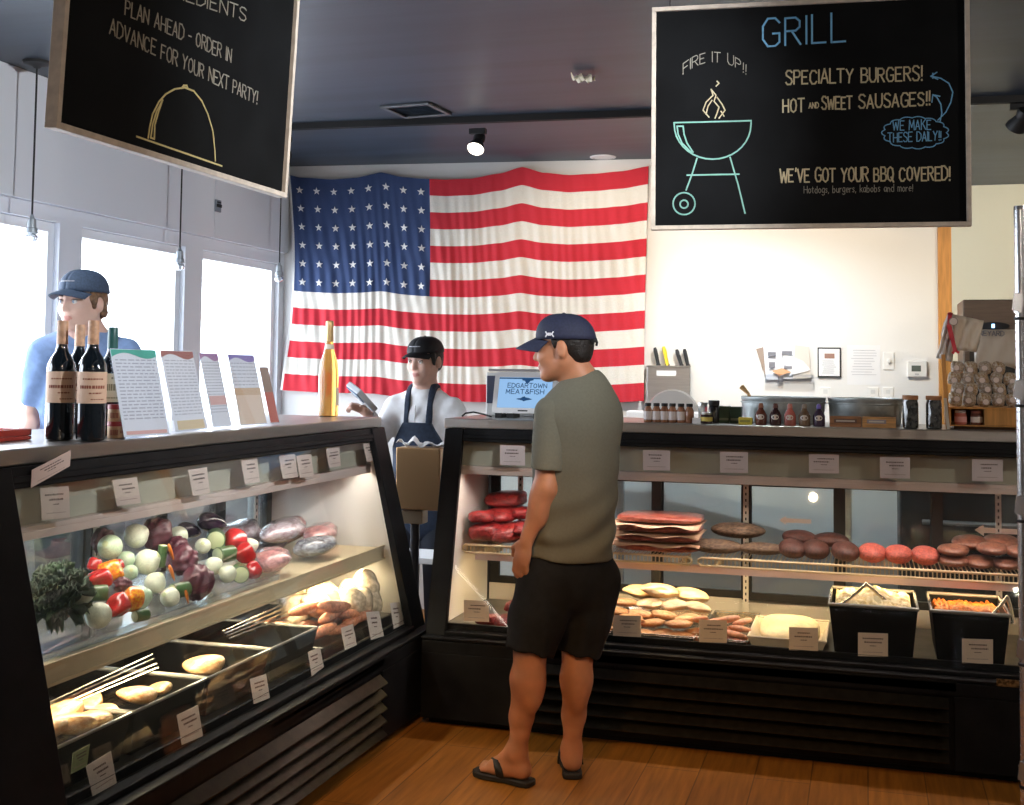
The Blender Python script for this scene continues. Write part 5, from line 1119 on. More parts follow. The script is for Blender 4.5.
for i,(u,Y,z,w_,d_,h_,lab) in enumerate(((480,5.22,.745,.075,.10,.042,'red beef steak at the left end of the shelf, bottom layer'),(508,5.20,.742,.075,.10,.040,'red beef steak beside the standing customer, bottom layer'),(536,5.22,.742,.07,.10,.040,'red beef steak behind the customer, bottom layer'),(486,5.27,.80,.085,.09,.03,'red beef steak in the middle of the left stack'),(518,5.27,.80,.085,.09,.03,'red beef steak in the middle layer beside the customer'),(502,5.33,.85,.10,.08,.035,'dark red beef joint on top of the left stack'),(474,5.32,.745,.07,.08,.04,'red beef steak at the back left end of the shelf'),(528,5.32,.745,.08,.08,.045,'large red beef steak at the back, behind the customer'),(472,5.17,.795,.055,.07,.028,'small red beef steak leaning on the left end panel'),(530,5.19,.80,.07,.08,.03,'red beef steak in the middle layer behind the customer'),(520,5.34,.83,.08,.07,.03,'dark red beef joint beside the top one'))):
    mobj('beef_steak',sb[i%2],(onshelf(u,Y),Y,z),(0,0,rnd.uniform(-.2,.2)),(w_,d_,h_),lab,'beef','beef on the upper shelf')
M_but=mat('butcher_paper',(.62,.40,.26),.7)
ribs=blob_mesh('rib_rack',(1,1,1),.09,3,72,F_rib,4,fn=lambda c,n:V((math.copysign(abs(c.x)**.5,c.x),math.copysign(abs(c.y)**.5,c.y),math.copysign(abs(c.z)**.6,c.z)*(1+.10*math.sin(22*c.x)))))
xa=at_y(660,540,5.25).x
for k in range(4):
    z=.7235+k*.0405
    mobj('rib_rack',ribs,(xa+rnd.uniform(-.006,.006),5.22,z),(0,0,rnd.uniform(-.015,.015)),(.185,.13,.0172),['lowest rack of raw ribs in the paper-layered stack','second rack of raw ribs from the bottom of the stack','third rack of raw ribs from the bottom of the stack','top rack of raw ribs in the paper-layered stack'][k],'ribs','stacked rib racks')
    if k<3:
        dz=z+.0203
        o=MB().grid(lambda i,j:V((xa-.195+.39*i/16,5.068+.006*math.sin(i*.9+k*2)*(1 if j==0 else 0)+.28*j/6,dz-.006*(1 if j==0 else 0)*(1+math.sin(i*.8+k)))),16,6).build('paper_sheet',M_but,smooth=60);s=o.modifiers.new('t','SOLIDIFY');s.thickness=.001
        tag(o,['sheet of tan paper above the lowest rib rack','sheet of tan paper in the middle of the rib stack','sheet of tan paper under the top rib rack'][k],'paper','paper between the ribs')
rst=[blob_mesh('roast',(1,1,1),.10,2,81,F_herb,4),blob_mesh('roast',(1,1,1),.08,2,82,F_dark,4),blob_mesh('roast',(1,1,1),.07,2,84,F_burg,4),blob_mesh('roast',(1,1,1),.09,2,85,F_brown,4)]
def roast(k,u,Y,z,w_,d_,h_,lab,g,nm='roast',cat='roast'): mobj(nm,rst[k],(at_y(u,555,Y).x,Y,z),(rnd.uniform(-.05,.05),0,rnd.uniform(-.1,.1)),(w_,d_,h_),lab,cat,g)
g='herb roasts on the upper shelf'
roast(0,722,5.22,.733,.115,.10,.030,'flat herb-crusted roast directly right of the rib stack',g);roast(0,766,5.22,.728,.10,.10,.026,'herb-crusted roast with peppercorns, left of the dark roasts',g);roast(0,730,5.27,.783,.115,.085,.034,'long herb-crusted roast lying on top of two others',g)
g='peppered roasts on the upper shelf'
for i,(u,Y,z,w_) in enumerate(((790,5.2,.742,.055),(816,5.2,.742,.055),(842,5.2,.742,.055),(797,5.27,.785,.07),(834,5.27,.785,.07))): roast(1,u,Y,z,w_,.09 if i<3 else .07,.040 if i<3 else .03,['dark peppered roast, left of three in front','dark peppered roast, middle of three in front','dark peppered roast, next to the pink mince','dark peppered roast lying on top, left one','dark peppered roast lying on top, right one'][i],g)
g='mince portions on the upper shelf'
for i,u in enumerate((872,898,925)): roast(2,u,5.2,.742,.057,.09,.039,['ball of pink mince next to the dark peppered roasts','ball of pink mince, middle of the three','ball of pink mince next to the brown roasts'][i],g,'mince_portion','mince')
g='brown roasts on the upper shelf'
for i,(u,Y,z,w_,h_) in enumerate(((957,5.2,.728,.062,.025),(985,5.2,.728,.06,.025),(1010,5.2,.728,.055,.025),(957,5.2,.768,.06,.026),(985,5.2,.770,.06,.026),(1010,5.2,.768,.055,.026),(972,5.28,.80,.07,.03),(1003,5.28,.80,.07,.03))): roast(3,u,Y,z,w_,.09,h_,['brown roast, bottom layer next to the mince','brown roast, middle of the bottom layer','brown roast, bottom layer beside the chrome post','brown roast, middle layer next to the mince','brown roast, centre of the middle layer','brown roast, middle layer beside the chrome post','brown roast on top, farther from the post','brown roast on top, nearer the post'][i],g)
# lower deck
DZ=.3825
F_breast=food('chicken_breast',(.52,.20,.055),.3,noise=.4,nscale=5,coat=.4,col2=(.68,.38,.17),bump=.3,bscale=8);F_fat=food('pale_chicken_breast',(.74,.54,.32),.3,noise=.2,nscale=3,coat=.5)
brs=[blob_mesh('chicken_breast',(1,1,1),.3,1.5,91,F_breast,4,fn=lambda c,n:V((c.x,c.y*(1-.25*n.x),c.z))),blob_mesh('chicken_breast',(1,1,1),.3,1.5,92,F_fat,4,fn=lambda c,n:V((c.x,c.y*(1-.25*n.x),c.z)))]
tray=lambda nm,x0,x1,y0,y1,lab:deep_pan(nm,x0,x1,y0,y1,DZ,DZ+.032,lab,'shallow trays in the meat case',.008,mat('steel_tray',(.5,.45,.38),.25,.9),mat('steel_tray',(.5,.45,.38),.25,.9))
tray('shallow_tray',-1.05,-.665,4.83,5.4,'shallow steel tray under the heap of chicken breasts')
tray('shallow_tray',-.65,-.455,4.83,5.4,'shallow steel tray of pink chicken strips')
g='chicken breasts heaped in the meat case'
rows=[(.425,4.87,5),(.463,4.93,5),(.500,4.99,4),(.535,5.06,4)]
nm_=['bottom front row','second row up','third row up','top row'];ps_=['beside the customer','next from the customer','in the middle','beside the price card','next to the pink strips']
for r,(z,Y,n) in enumerate(rows):
    for k in range(n):
        x=-1.0+.29*k/(n-1)+(.02 if r%2 else 0)
        mobj('chicken_breast',brs[1 if (r==3 and k>1) or rnd.random()<.12 else 0],(x,Y,z),(rnd.uniform(-.15,.15),rnd.uniform(-.15,.15),rnd.uniform(-.7,.7)),(.072,.046,.0205),'chicken breast in the heap, %s, %s'%(nm_[r],ps_[k if n==5 else k+(k>1)]),'chicken breast',g)
for i,(x,Y,z,rz) in enumerate(((-.86,5.12,.575,.3),(-.74,5.18,.56,-.2),(-.95,5.2,.555,0))): mobj('chicken_breast',brs[1],(x,Y,z),(0,.1,rz),(.10,.06,.028),['long pale chicken breast crowning the heap','pale chicken breast at the back right of the heap','pale chicken breast at the back of the heap, near the customer'][i],'chicken breast',g)
strip=blob_mesh('chicken_strip',(1,.35,.3),.10,1.5,95,food('chicken_strip_pink',(.80,.36,.20),.3,noise=.3,nscale=4,coat=.5),3)
for i in range(16):
    mobj('chicken_strip',strip,(-.63+.16*rnd.random(),4.87+.02*(i//4)+.01*rnd.random(),.42+.028*(i//4)),(rnd.uniform(-.2,.2),rnd.uniform(-.3,.3),rnd.uniform(-.9,.9)),(.05,.05,.045),'pink chicken strip in the small heap right of the chicken breasts','chicken strip','pink chicken strips')
# left end lower: pale red cuts
for i,(u,Y,z) in enumerate(((492,4.92,.42),(508,4.92,.42),(520,4.98,.43),(514,4.95,.462),(530,4.93,.42))):
    mobj('beef_cut',sb[i%2],(at_y(u,620,Y).x,Y,z),(0,0,rnd.uniform(-.4,.4)),(.05,.05,.024),['small red beef cut behind the left price card','small red beef cut right of the left price card','small red beef cut at the back, by the customer','small red beef cut lying on the others','small red beef cut hidden next to the shorts'][i],'beef','beef cuts on the lower deck')
# white tray with a cream-coloured block
x0=at_y(748,640,4.85).x;x1=at_y(826,645,4.85).x
wt=deep_pan('white_tray',x0,x1,4.84,5.25,DZ,DZ+.05,'white tray holding a cream-coloured fish fillet',None,.012,mat('white_plastic',(.80,.72,.60),.3),mat('white_plastic',(.80,.72,.60),.3))
cb=blob_mesh('fish_fillet',(1,1,1),.05,1.5,97,food('cream_fillet',(.88,.72,.38),.35,noise=.15,nscale=6,coat=.3),4,fn=lambda c,n:V((math.copysign(abs(c.x)**.6,c.x),math.copysign(abs(c.y)**.6,c.y),c.z)))
mobj('fish_fillet',cb,((x0+x1)/2,5.03,DZ+.055),(R(6),0,.05),((x1-x0)*.40,.15,.035),'smooth cream-coloured fillet in the white tray','fillet')
# two deep black pans with salads and tongs
F_pot=food('potato_salad',(.86,.74,.46),.5,noise=.4,nscale=30,col2=(.70,.52,.22),bump=.9,bscale=45);F_swt=food('sweet_potato',(.60,.17,.02),.45,noise=.4,nscale=30,col2=(.28,.06,.01),bump=.9,bscale=40)
def salad(nm,x0,x1,y0,y1,z,h,m,seed,lab,cat):
    rg=random.Random(seed);ph=[(rg.uniform(20,90),rg.uniform(20,90),rg.uniform(0,6)) for _ in range(8)]
    o=MB().grid(lambda i,j:V((x0+(x1-x0)*i/70,y0+(y1-y0)*j/50,z+h*(math.sin(PI*i/70)**.5)*(math.sin(PI*j/50)**.4)*(.8+.2*math.sin(ph[0][0]*i/70*.2+1))+.006*sum(math.sin(a*i/70+b*j/50+c) for a,b,c in ph)/2)),70,50).build(nm,m,smooth=180)
    s=o.modifiers.new('t','SOLIDIFY');s.thickness=.01;s.offset=-1;tag(o,lab,cat,kind='stuff')
def tongs(nm,pts,lab):
    a,b,c=[V(p) for p in pts];t=thing(nm,b,lab,'tongs');m=mat('brass_tint_steel',(.85,.70,.48),.25,.8)
    for e in(a,c):
        d=(e-b);s=d.cross(V((0,1,0))).normalized()*.004
        MB().tube([b,b+d*.3+s,b+d*.7+s,e],[.008,.007,.007,.009],8).build('arm',m,t,smooth=60)
    MB().ball(tuple(b),.008,2).build('hinge',m,t,smooth=60)
PZR=.575
for (u0,u1,m,seed,lab,l2,cat) in ((829,918,F_pot,5,'deep black pan of creamy potato salad','heap of creamy potato salad with herbs','potato salad'),(932,1010,F_swt,6,'deep black pan of sweet potato next to the chrome post','orange sweet potato pieces low in the right black pan','sweet potato')):
    x0=at_y(u0,600,4.86).x;x1=at_y(u1,605,4.86).x;first=seed==5
    deep_pan('food_pan',x0,x1,4.87,5.26,DZ,PZR,lab,'deep black pans in the meat case',.02)
    salad('salad',x0+.02,x1-.02,4.892,5.24,PZR-(.012 if first else .028),.045 if first else .02,m,seed,l2,cat)
tongs('serving_tongs',(at_y(838,606,4.90),at_y(866,584,4.95),at_y(890,606,4.97)),'metal tongs standing up in the potato salad')
tongs('serving_tongs',(at_y(981,625,4.90),at_y(1007,597,4.95),at_y(1013,624,4.93)),'metal tongs sticking out of the sweet potato pan')
# ---------------------------------------------------------------- price cards
M_card=mat('pink_card',(.74,.58,.52),.6);M_cardink=mat('card_ink',(.16,.10,.09),.8);M_cardink2=mat('card_ink_pale',(.48,.34,.30),.8)
def card(P4,label,group,seed,th=.0012,m=None):
    """P4: corners tl,tr,br,bl in world"""
    P4=[V(p) for p in P4];c=sum(P4,V((0,0,0)))/4;ex=(P4[1]-P4[0]);ey=(P4[0]-P4[3]);n=ex.cross(ey).normalized()
    if n.dot(CC-c)<0: n=-n
    t=thing('price_card',c,label,'price card',group)
    MB().add([p-n*th for p in P4]+P4,[(3,2,1,0),(4,5,6,7),(0,1,5,4),(1,2,6,5),(2,3,7,6),(3,0,4,7)]).build('card',m or M_card,t)
    rg=random.Random(seed);mb=MB();pt=lambda a,b:P4[0]+ex*a-ey*b
    for b,h,l,r,mi in((.24,.055,rg.uniform(.12,.3),rg.uniform(.7,.88),0),(.40,.06,rg.uniform(.15,.32),rg.uniform(.62,.85),0),(.55,.035,.4,.62,0),(.82,.03,.16,.84,1)):
        x=l;mb.mi=mi
        while x<r:
            w_=min(rg.uniform(.03,.07),r-x)
            if w_<.012: break
            q=[pt(x,b-h/2+rg.uniform(-.01,.01)),pt(x+w_,b-h/2),pt(x+w_,b+h/2),pt(x,b+h/2)];k=len(mb.v)
            mb.add([p+n*.0003 for p in q]+[p+n*.0009 for p in q],[(3,2,1,0),(4,5,6,7),(0,1,5,4),(1,2,6,5),(2,3,7,6),(3,0,4,7)]);x+=w_+.018
    mb.build('print',[M_cardink,M_cardink2],t)
LGN=V((1,0,(GT[0]-GB[0])/(GT[1]-GB[1]))).normalized();LG0=V((-1.815-GB[0]-.012,0,ZB))
RGN=V((0,-1,(GT[0]-GB[0])/(GT[1]-GB[1]))).normalized();RG0=V((0,4.72+GB[0]+.012,ZB))
pL=lambda u,v:at_pl(u,v,LG0,LGN)
pR=lambda u,v:at_pl(u,v,RG0,RGN)
gl='price cards behind the deli case glass, top row'
for i,(a,b,c,d,lab) in enumerate((((40,488),(69,486),(70,518),(42,520),'blank-edged pink price card at the near top corner of the deli case'),((112,480),(137,477),(141,503),(117,506),'pink price card above the near onions, second in the top row'),((188,470),(207,467),(210,493),(193,496),'pink price card above the dark radicchio, third in the top row'),((241,460),(257,458),(260,482),(245,484),'pink price card fourth in the top row of the deli case'),((279,456),(295,454),(298,477),(283,479),'pink price card just left of a touching twin, top row'),((296,456),(311,454),(314,476),(300,478),'pink price card just right of a touching twin, top row'),((326,449),(339,447),(341,466),(329,468),'small pink price card above the wrapped meat'),((363,444),(374,442),(377,460),(367,462),'shaded price card beside the far stile of the deli case'))):
    card([pL(*a),pL(*b),pL(*c),pL(*d)],lab,gl,100+i)
gl='price cards along the foot of the deli case'
for i,(a,b,c,d,lab) in enumerate((((86,766),(111,751),(117,784),(93,797),'white price card in front of the nearest pan'),((177,715),(198,705),(203,736),(182,745),'white price card below the second and third pans'),((250,679),(266,674),(270,698),(254,704),'white price card below the third pan'),((308,652),(320,647),(324,667),(312,676),'white price card in front of the sausages'),((341,628),(353,624),(357,645),(345,650),'price card leaning on the wrapped chickens'),((366,612),(379,611),(384,636),(371,640),'large pinkish price card in front of the wrapped chickens'),((390,603),(399,602),(404,624),(394,629),'price card with a clip beside the far stile'))):
    card([pL(*a),pL(*b),pL(*c),pL(*d)],lab,gl,120+i,m=mat('white_card',(.80,.70,.62),.6))
card([pL(73,753),pL(90,744),pL(87,766),pL(71,774)],'small green card standing for a reflection beside the nearest pan',None,133,m=mat('green_reflection',(.30,.34,.16),.6))  # card added where a green reflection lies on the glass
cp=[at_x(32,470,-2.06),at_x(71,450,-2.055),at_x(70,466,-2.053),at_x(31,488,-2.058)]
card(cp,'crooked pink price card taped over the worktop edge',None,134)
gl='price cards behind the meat case glass, top row'
for i,(u0,v0,u1,v1,lab) in enumerate(((500,445,525,465,'pink price card beside the customer in the top row'),(643,450,670,470,'pink price card above the rib stack, next right of the customer'),(720,451.5,748,472.5,'pink price card above the peppered roasts'),(809,454,839,473,'shiny pink price card second from the right arrow side'),(880,457,910,478,'pink price card above the pink mince'),(972,459,1003,481,'pink price card nearest the chrome post, top row'))):
    card([pR(u0,v0),pR(u1,v0+.6),pR(u1,v1+.6),pR(u0,v1)],lab,gl,140+i,m=mat('rose_card',(.76,.62,.62),.55))
gl='price cards along the foot of the meat case'
for i,(u0,v0,u1,v1,lab) in enumerate(((464,600,489,621,'price card left of the customer, foot of the meat case'),(613,615,641,636,'price card before the chicken breasts'),(699,619.5,727,642,'price card before the pink chicken strips'),(789,627,818,650,'price card before the white tray'),(858,632.5,888,656,'price card under the potato salad pan'),(962,638.5,993,663,'price card under the sweet potato pan'))):
    card([pR(u0,v0),pR(u1,v0+1),pR(u1,v1+1),pR(u0,v1)],lab,gl,150+i,m=mat('buff_card',(.78,.60,.46),.6))

# ---------------------------------------------------------------- let every loose piece settle: clear of shelf, deck, glass and neighbours
def settle(names,rects,it=40,fac=.86,grav=0.):
    items=[]
    for o in COL.objects:
        if o.parent is None and o.type=='MESH' and o.name.split('.')[0] in names:
            me=o.data;n=len(me.vertices);a=np.empty(n*3,np.float32);me.vertices.foreach_get('co',a);a=a.reshape(-1,3)
            M=np.array((Euler(o.rotation_euler).to_matrix()@Matrix.Diagonal(o.scale)).to_3x3());w=a@M.T
            items.append([o,np.array(o.location),w,w.min(0),w.max(0),np.sqrt(np.maximum(1e-8,(w**2).max(0)))])
    def sup(I,d): return float((I[2]@d).max())
    for q in range(it):
        for I in items: I[1][2]-=grav*(1-q/it)
        for i in range(len(items)):
            for j in range(i):
                A,B=items[i],items[j];dv=A[1]-B[1]
                if np.any(np.abs(dv)>(A[4]-A[3]+B[4]-B[3])/2+.01): continue
                L_=np.linalg.norm(dv);
                if L_<1e-5: continue
                d=dv/L_;need=(sup(A,-d)+sup(B,d))*fac
                if L_<need:
                    p=d*(need-L_)*.25;A[1]=A[1]+p;B[1]=B[1]-p
        for I in items:
            for (x0,x1,y0,y1,za,zb,zf) in rects:
                c=I[1]
                if za<=c[2]<zb and x0-.3<c[0]<x1+.3 and y0-.8<c[1]<y1+.8:
                    if c[2]+I[3][2]<zf: c[2]=zf-I[3][2]
                    for k,(lo,hi) in enumerate(((x0,x1),(y0,y1))):
                        if I[4][k]-I[3][k]<hi-lo: c[k]=min(max(c[k],lo-I[3][k]),hi-I[4][k])
    for I in items: I[0].location=V(I[1].tolist())
settle(('wrapped_meat',),((-2.575,-2.08,4.0,4.88,.66,1.2,.708),),60,.92,.006)
settle(('onion','bell_pepper','radicchio','aubergine','courgette','carrot','wrapped_meat'),((-2.575,-2.06,2.55,4.88,.66,1.2,.708),),50,.90)
settle(('wrapped_chicken','sausage'),((-2.56,-1.975,4.14,4.80,.38,.69,.4315),),25,.78,.001)
for o in list(COL.objects):
    if o.parent is None and o.name.startswith('wrapped_chicken') and o.type=='MESH':
        Mr=Euler(o.rotation_euler).to_matrix()@Matrix.Diagonal(o.scale).to_3x3();ws=[Mr@v.co for v in o.data.vertices]
        o.location.z=min(o.location.z,.622-max(w.z for w in ws));o.location.y=min(o.location.y,4.865-max(w.y for w in ws));o.location.x=min(o.location.x,-1.965-.22*(o.location.z-.43)-max(w.x for w in ws))
settle(('chicken_piece',),((-2.55,-1.985,2.59,4.1,.38,.69,.455),),10,.8)
settle(('beef_steak',),((-1.74,.73,5.10,5.49,.66,1.0,.7025),),40,.70,.005)
settle(('roast','mince_portion'),((-1.74,.73,5.10,5.49,.66,1.0,.7025),),40,.80,.0012)
settle(('beef_cut','chicken_breast','chicken_strip'),((-1.74,-.45,4.845,5.45,.30,.66,.3885),),40,.78,.002)
# ================================================================= PEOPLE
def skin_mat(n,c): return mat(n,c,.5,noise=.10,nscale=14,sss=.12,bump=.03,bscale=120)
SK1=skin_mat('skin_tan',(.54,.235,.125));SK2=skin_mat('skin_fair',(.70,.45,.36));LIPS=mat('lip_skin',(.46,.17,.13),.5);LIP2=mat('lip_skin_fair',(.58,.26,.22),.5);NAIL=mat('nail',(.62,.38,.30),.35)
M_hair=mat('dark_hair',(.014,.010,.008),.55,noise=.5,nscale=70,bump=.5,bscale=110);M_hair2=mat('light_brown_hair',(.20,.11,.06),.55,noise=.4,nscale=70,bump=.5,bscale=110)
def frame(f):
    f=V(f).normalized();l=V((0,0,1)).cross(f).normalized();u=f.cross(l).normalized();return f,l,u
def M3(a,b,c): return [[a[i],b[i],c[i]] for i in range(3)]
def head(S,H,fr,nk,rn=.056,s=1.):
    f,l,u=fr;p=lambda a,b,c:V(H)+f*(a*s)+l*(b*s)+u*(c*s);M=M3(f,l,u)
    S.ell(p(-.014,0,.030),(.096*s,.077*s,.088*s),M,.01);S.ell(p(.030,0,-.036),(.064*s,.060*s,.080*s),M,.03)
    for q in(1,-1):
        S.cone(p(-.005,q*.052,-.055),p(.062,q*.012,-.098),.019*s,.017*s,.03);S.ell(p(.060,q*.038,-.028),(.026*s,.022*s,.022*s),M,.03)
    S.ell(p(.074,0,-.100),(.020*s,.022*s,.016*s),M,.02)
    S.cone(p(.078,-.036,.022),p(.078,.036,.022),.013*s,.013*s,.015);S.cone(p(.082,0,.014),p(.106,0,-.030),.0085*s,.0125*s,.012)
    for q in(1,-1): S.ell(p(.098,q*.012,-.034),(.011*s,.008*s,.008*s),M,.008)
    for q in(1,-1): S.ell(p(.094,q*.032,-.001),(.013*s,.016*s,.010*s),M,.010,-1)
    S.ell(p(.088,0,-.063),(.014*s,.024*s,.0065*s),M,.006);S.ell(p(.086,0,-.074),(.014*s,.021*s,.007*s),M,.006)
    S.ell(p(.101,0,-.0685),(.010*s,.022*s,.0016*s),M,.003,-1)
    for q in(1,-1):
        S.ell(p(-.012,q*.080,-.012),(.021*s,.012*s,.033*s),M,.006);S.ell(p(-.004,q*.093,-.010),(.010*s,.007*s,.018*s),M,.004,-1)
    S.chain([p(-.020,0,-.045),V(nk)*.5+p(-.02,0,-.045)*.5,V(nk)],[rn*1.02,rn*.97,rn*1.08],.035)
    return p,M
def eyes(p,fr,t,s=1.,iris=(.10,.05,.02)):
    f,l,u=fr;m0=mat('eye_white',(.78,.75,.72),.2,coat=.5);m1=mat('iris_%d'%int(iris[0]*1000),iris,.2,coat=.8);m2=mat('brow_hair',(.02,.014,.01),.7)
    for q in(1,-1):
        c=p(.081,q*.032,-.001);mb=MB();mb.ball(c,.0112*s,3)
        for i,F in enumerate(mb.f):
            ce=sum((mb.v[k] for k in F),V((0,0,0)))/len(F)-c
            mb.m[i]=1 if ce.normalized().dot(f)>.86 else 0
        mb.build('eye',[m0,m1],t,smooth=180)
        MB().tube([p(.090,q*.016,.021),p(.0935,q*.032,.026),p(.086,q*.048,.021)],[.0032,.0038,.002],6).build('eyebrow',m2,t,smooth=180)
        MB().tube([p(.0885,q*.019,.004),p(.0925,q*.032,.0085),p(.085,q*.046,.004)],[.0016,.0026,.0014],6).build('upper_lid',m2 if False else mat('lid_brown',(.20,.11,.08),.6),t,smooth=180)  # upper lid drawn as a dark brown line
def cap(p,fr,t,m,base=.030,tilt=0.,s=1.,bill=.072,name='cap',crown=.098,logo=None,bw_=58,droop=.30):
    f,l,u=fr;rf,rl,hh=.107*s,.086*s,crown*s;c0=(-.014,0,base)
    def P(az,el,k=1.):
        ca,sa=math.cos(az),math.sin(az);ce=math.cos(el)**.75 if el<PI/2 else 0
        q=V(p(c0[0],0,c0[2]))+f*(rf*k*ce*ca)+l*(rl*k*ce*sa)+u*(hh*k*math.sin(el)**.92)
        q+=u*(tilt*ca*ce*rf);return q
    o=MB().grid(lambda i,j:P(2*PI*i/36,PI/2*j/10),36,10).build(name,m,t,smooth=180);sd=o.modifiers.new('t','SOLIDIFY');sd.thickness=.003;sd.offset=1
    MB().ball(P(0,PI/2)+u*.002,.007*s,2,sc=(1,1,.6)).build('button',m,o,smooth=180)
    a=R(bw_)
    def B(i,j):
        az=-a+2*a*i/16;e=P(az,0.02,1.01);r=j/6;w=math.cos(az*1.45)
        return e-f*(.010*(1-r))+f*(bill*s*r*(.35+.65*max(0,w)))+u*(.004*(1-r))-u*(droop*bill*r*s+ .020*s*(math.sin(az)**2)*1.2+.006*r*r)
    b=MB().grid(B,16,6).build('bill',m,o,smooth=180);sd=b.modifiers.new('t','SOLIDIFY');sd.thickness=.004
    sm=MB()
    for k in range(6):
        az=PI/6+k*PI/3;sm.tube([P(az,PI/2*q/8,1.012) for q in range(9)],.0012,4)
    sm.build('seam',m,o,smooth=180)
    if logo is not None: logo(P,o)
    return o
def hand(S,w,d,n,th,s=1.,curl=.5,k=.005,spread=.1):
    """w wrist, d finger direction, n palm-facing normal (fingers curl to it), th thumb side direction"""
    w=V(w);d=V(d).normalized();n=(V(n)-d*V(n).dot(d)).normalized();x=d.cross(n);x=x if x.dot(V(th))>0 else -x
    S.ell(w+d*.045*s,(.046*s,.036*s,.016*s),M3(d,x,n),.015)
    tips=[]
    for i,(off,L_) in enumerate(((.026,.070),(.009,.080),(-.009,.075),(-.026,.058))):
        a=w+d*(.080 if i<3 else .072)*s+x*off*s;dd=(d+x*(off*spread*20*.1)).normalized();r=.0088*s
        pts=[a-d*.02*s,a]
        cur=dd;q=a
        for j,fr_ in enumerate((.45,.32,.23)):
            ang=curl*(.55+.35*j)*(1+.12*i);cur=(dd*math.cos(ang*(j+1)*.62)+n*math.sin(ang*(j+1)*.62)).normalized();q=q+cur*(L_*fr_*s);pts.append(q)
        S.chain(pts,[r*1.1,r*1.06,r,r*.93,r*.8],k);tips.append(q)
    a=w+d*.022*s+x*.026*s;b=a+(d*.55+x*.75+n*.25).normalized()*.038*s;c=b+(d*.9+x*.15+n*.35).normalized()*.032*s
    S.chain([a-x*.01*s,a,b,c],[.014*s,.0135*s,.0105*s,.0085*s],k*1.6)
    return tips
def foot(S,heel,toe,ank,r=.036):
    h,t=V(heel),V(toe);d=(t-h);L_=d.length;d.normalize();x=d.cross(V((0,0,1)))
    S.cone(V(ank),h+d*.035+V((0,0,.035)),r,.034,.03);S.cone(h+d*.03+V((0,0,.028)),h+d*L_*.35+V((0,0,.04)),.030,.030,.02);S.cone(V(ank)+d*.01,h+d*L_*.62+V((0,0,.028)),r*.9,.026,.03)
    S.cone(h+d*L_*.40+V((0,0,.022))-x*.010,h+d*L_*.68+V((0,0,.018))-x*.016,.026,.020,.03);S.cone(h+d*L_*.40+V((0,0,.022))+x*.012,h+d*L_*.70+V((0,0,.018))+x*.022,.024,.019,.03)
    for i,(o,l0) in enumerate(((.026,1.),(.009,.98),(-.005,.95),(-.018,.91),(-.030,.86))):
        S.cone(h+d*L_*.68+x*o+V((0,0,.016)),h+d*(L_*l0-.010)+x*o*1.05+V((0,0,.011)),.011,.0105 if i else .0125,.006)
def sandal(nm,heel,toe,z,m,parent,side):
    h,t=V(heel),V(toe);d=(t-h);d.z=0;L_=d.length;d.normalize();x=d.cross(V((0,0,1)))
    out=[]
    prof=[(0,.022),(.03,.034),(.15,.037),(.4,.034),(.6,.042),(.78,.047),(.92,.038),(1.0,.016)]
    pts=[(-.012+(L_+.026)*a,w) for a,w in prof]
    poly=[(a,w) for a,w in pts]+[(a,-w) for a,w in pts[::-1]]
    o=MB().prism(poly,h+V((0,0,z)),d,x,V((0,0,.022))).build(nm,m,parent,smooth=45,bevel=.005)
    # strap: two broad bands meeting at the toe post
    top=lambda a,b,hh:h+d*(L_*a)+x*b+V((0,0,z+hh))
    for q in(1,-1):
        w0=[(.42,q*.045,.024),(.48,q*.041,.055),(.56,q*.028,.074),(.66,q*.010,.070),(.77,q*.004+.012,.048),(.80,.014,.026)]
        mb=MB();P_=[top(*a) for a in w0];wd=[.030,.032,.030,.024,.014,.010]
        L1=[];L2=[]
        for i,c in enumerate(P_): e=d*(wd[i]/2);L1.append(c-e);L2.append(c+e)
        mb.grid(lambda i,j:(L1 if j==0 else L2)[i],5,1);s=mb.build('strap',m,o,smooth=60);sd=s.modifiers.new('t','SOLIDIFY');sd.thickness=.006;sd.offset=1
    return o
# ----------------------------------------------------------------- the customer
Y=4.24
cu=thing('customer_person',V((-1.12,4.22,0)),'person in an olive grey T-shirt, black shorts and navy cap, standing before the meat case','person')
cu.name='person'
A=at_y
Ls,Rs=A(551,414,4.160),A(604,411,4.350)
rgt=(Rs-Ls);rgt.z=0;rgt.normalize();fwd=V((-rgt.y,rgt.x,0));UP=V((0,0,1));BM=M3(rgt,fwd,UP)
pel=A(568,566,4.265);wst=A(573,512,4.265);che=A(577,445,4.262);nkb=A(586,391,4.268)
hL,hR=A(546,580,4.195),A(592,580,4.325);kL,kR=A(530,650,4.140),A(578,650,4.300);aL,aR=A(517,752,4.165),A(571.5,750,4.315)
heelL,toeL=at_z(529.5,780,.022),at_z(478,768,.022);heelR,toeR=at_z(572.5,773,.022),None
heelR=V((heelR.x,heelR.y,.022));toeR=heelR+V((-.07,.235,0));heelL.z=toeL.z=.022
Hc=A(563,347,4.235);hf=frame((-1,-.02,-.10))
eL,wL=A(545.5,489,4.115),A(526.5,541,4.11)
S=Sculpt()
hp,HM=head(S,Hc,hf,nkb,.055)
S.ell(che,(.150,.100,.21),BM,.04);S.ell(wst,(.138,.098,.16),BM,.05);S.ell(pel,(.150,.108,.11),BM,.05)
S.cone(nkb,Ls+UP*.0,.055,.045,.05);S.cone(nkb,Rs,.055,.045,.05)
S.chain([Ls,eL,wL],[.050,.039,.026],.03);S.ell(eL*.68+wL*.32,(.034,.034,.075),None,.03)
tipsL=hand(S,wL,A(519,570,4.115)-wL,(.50,.86,0),(-.9,.3,0),1.08,.62)
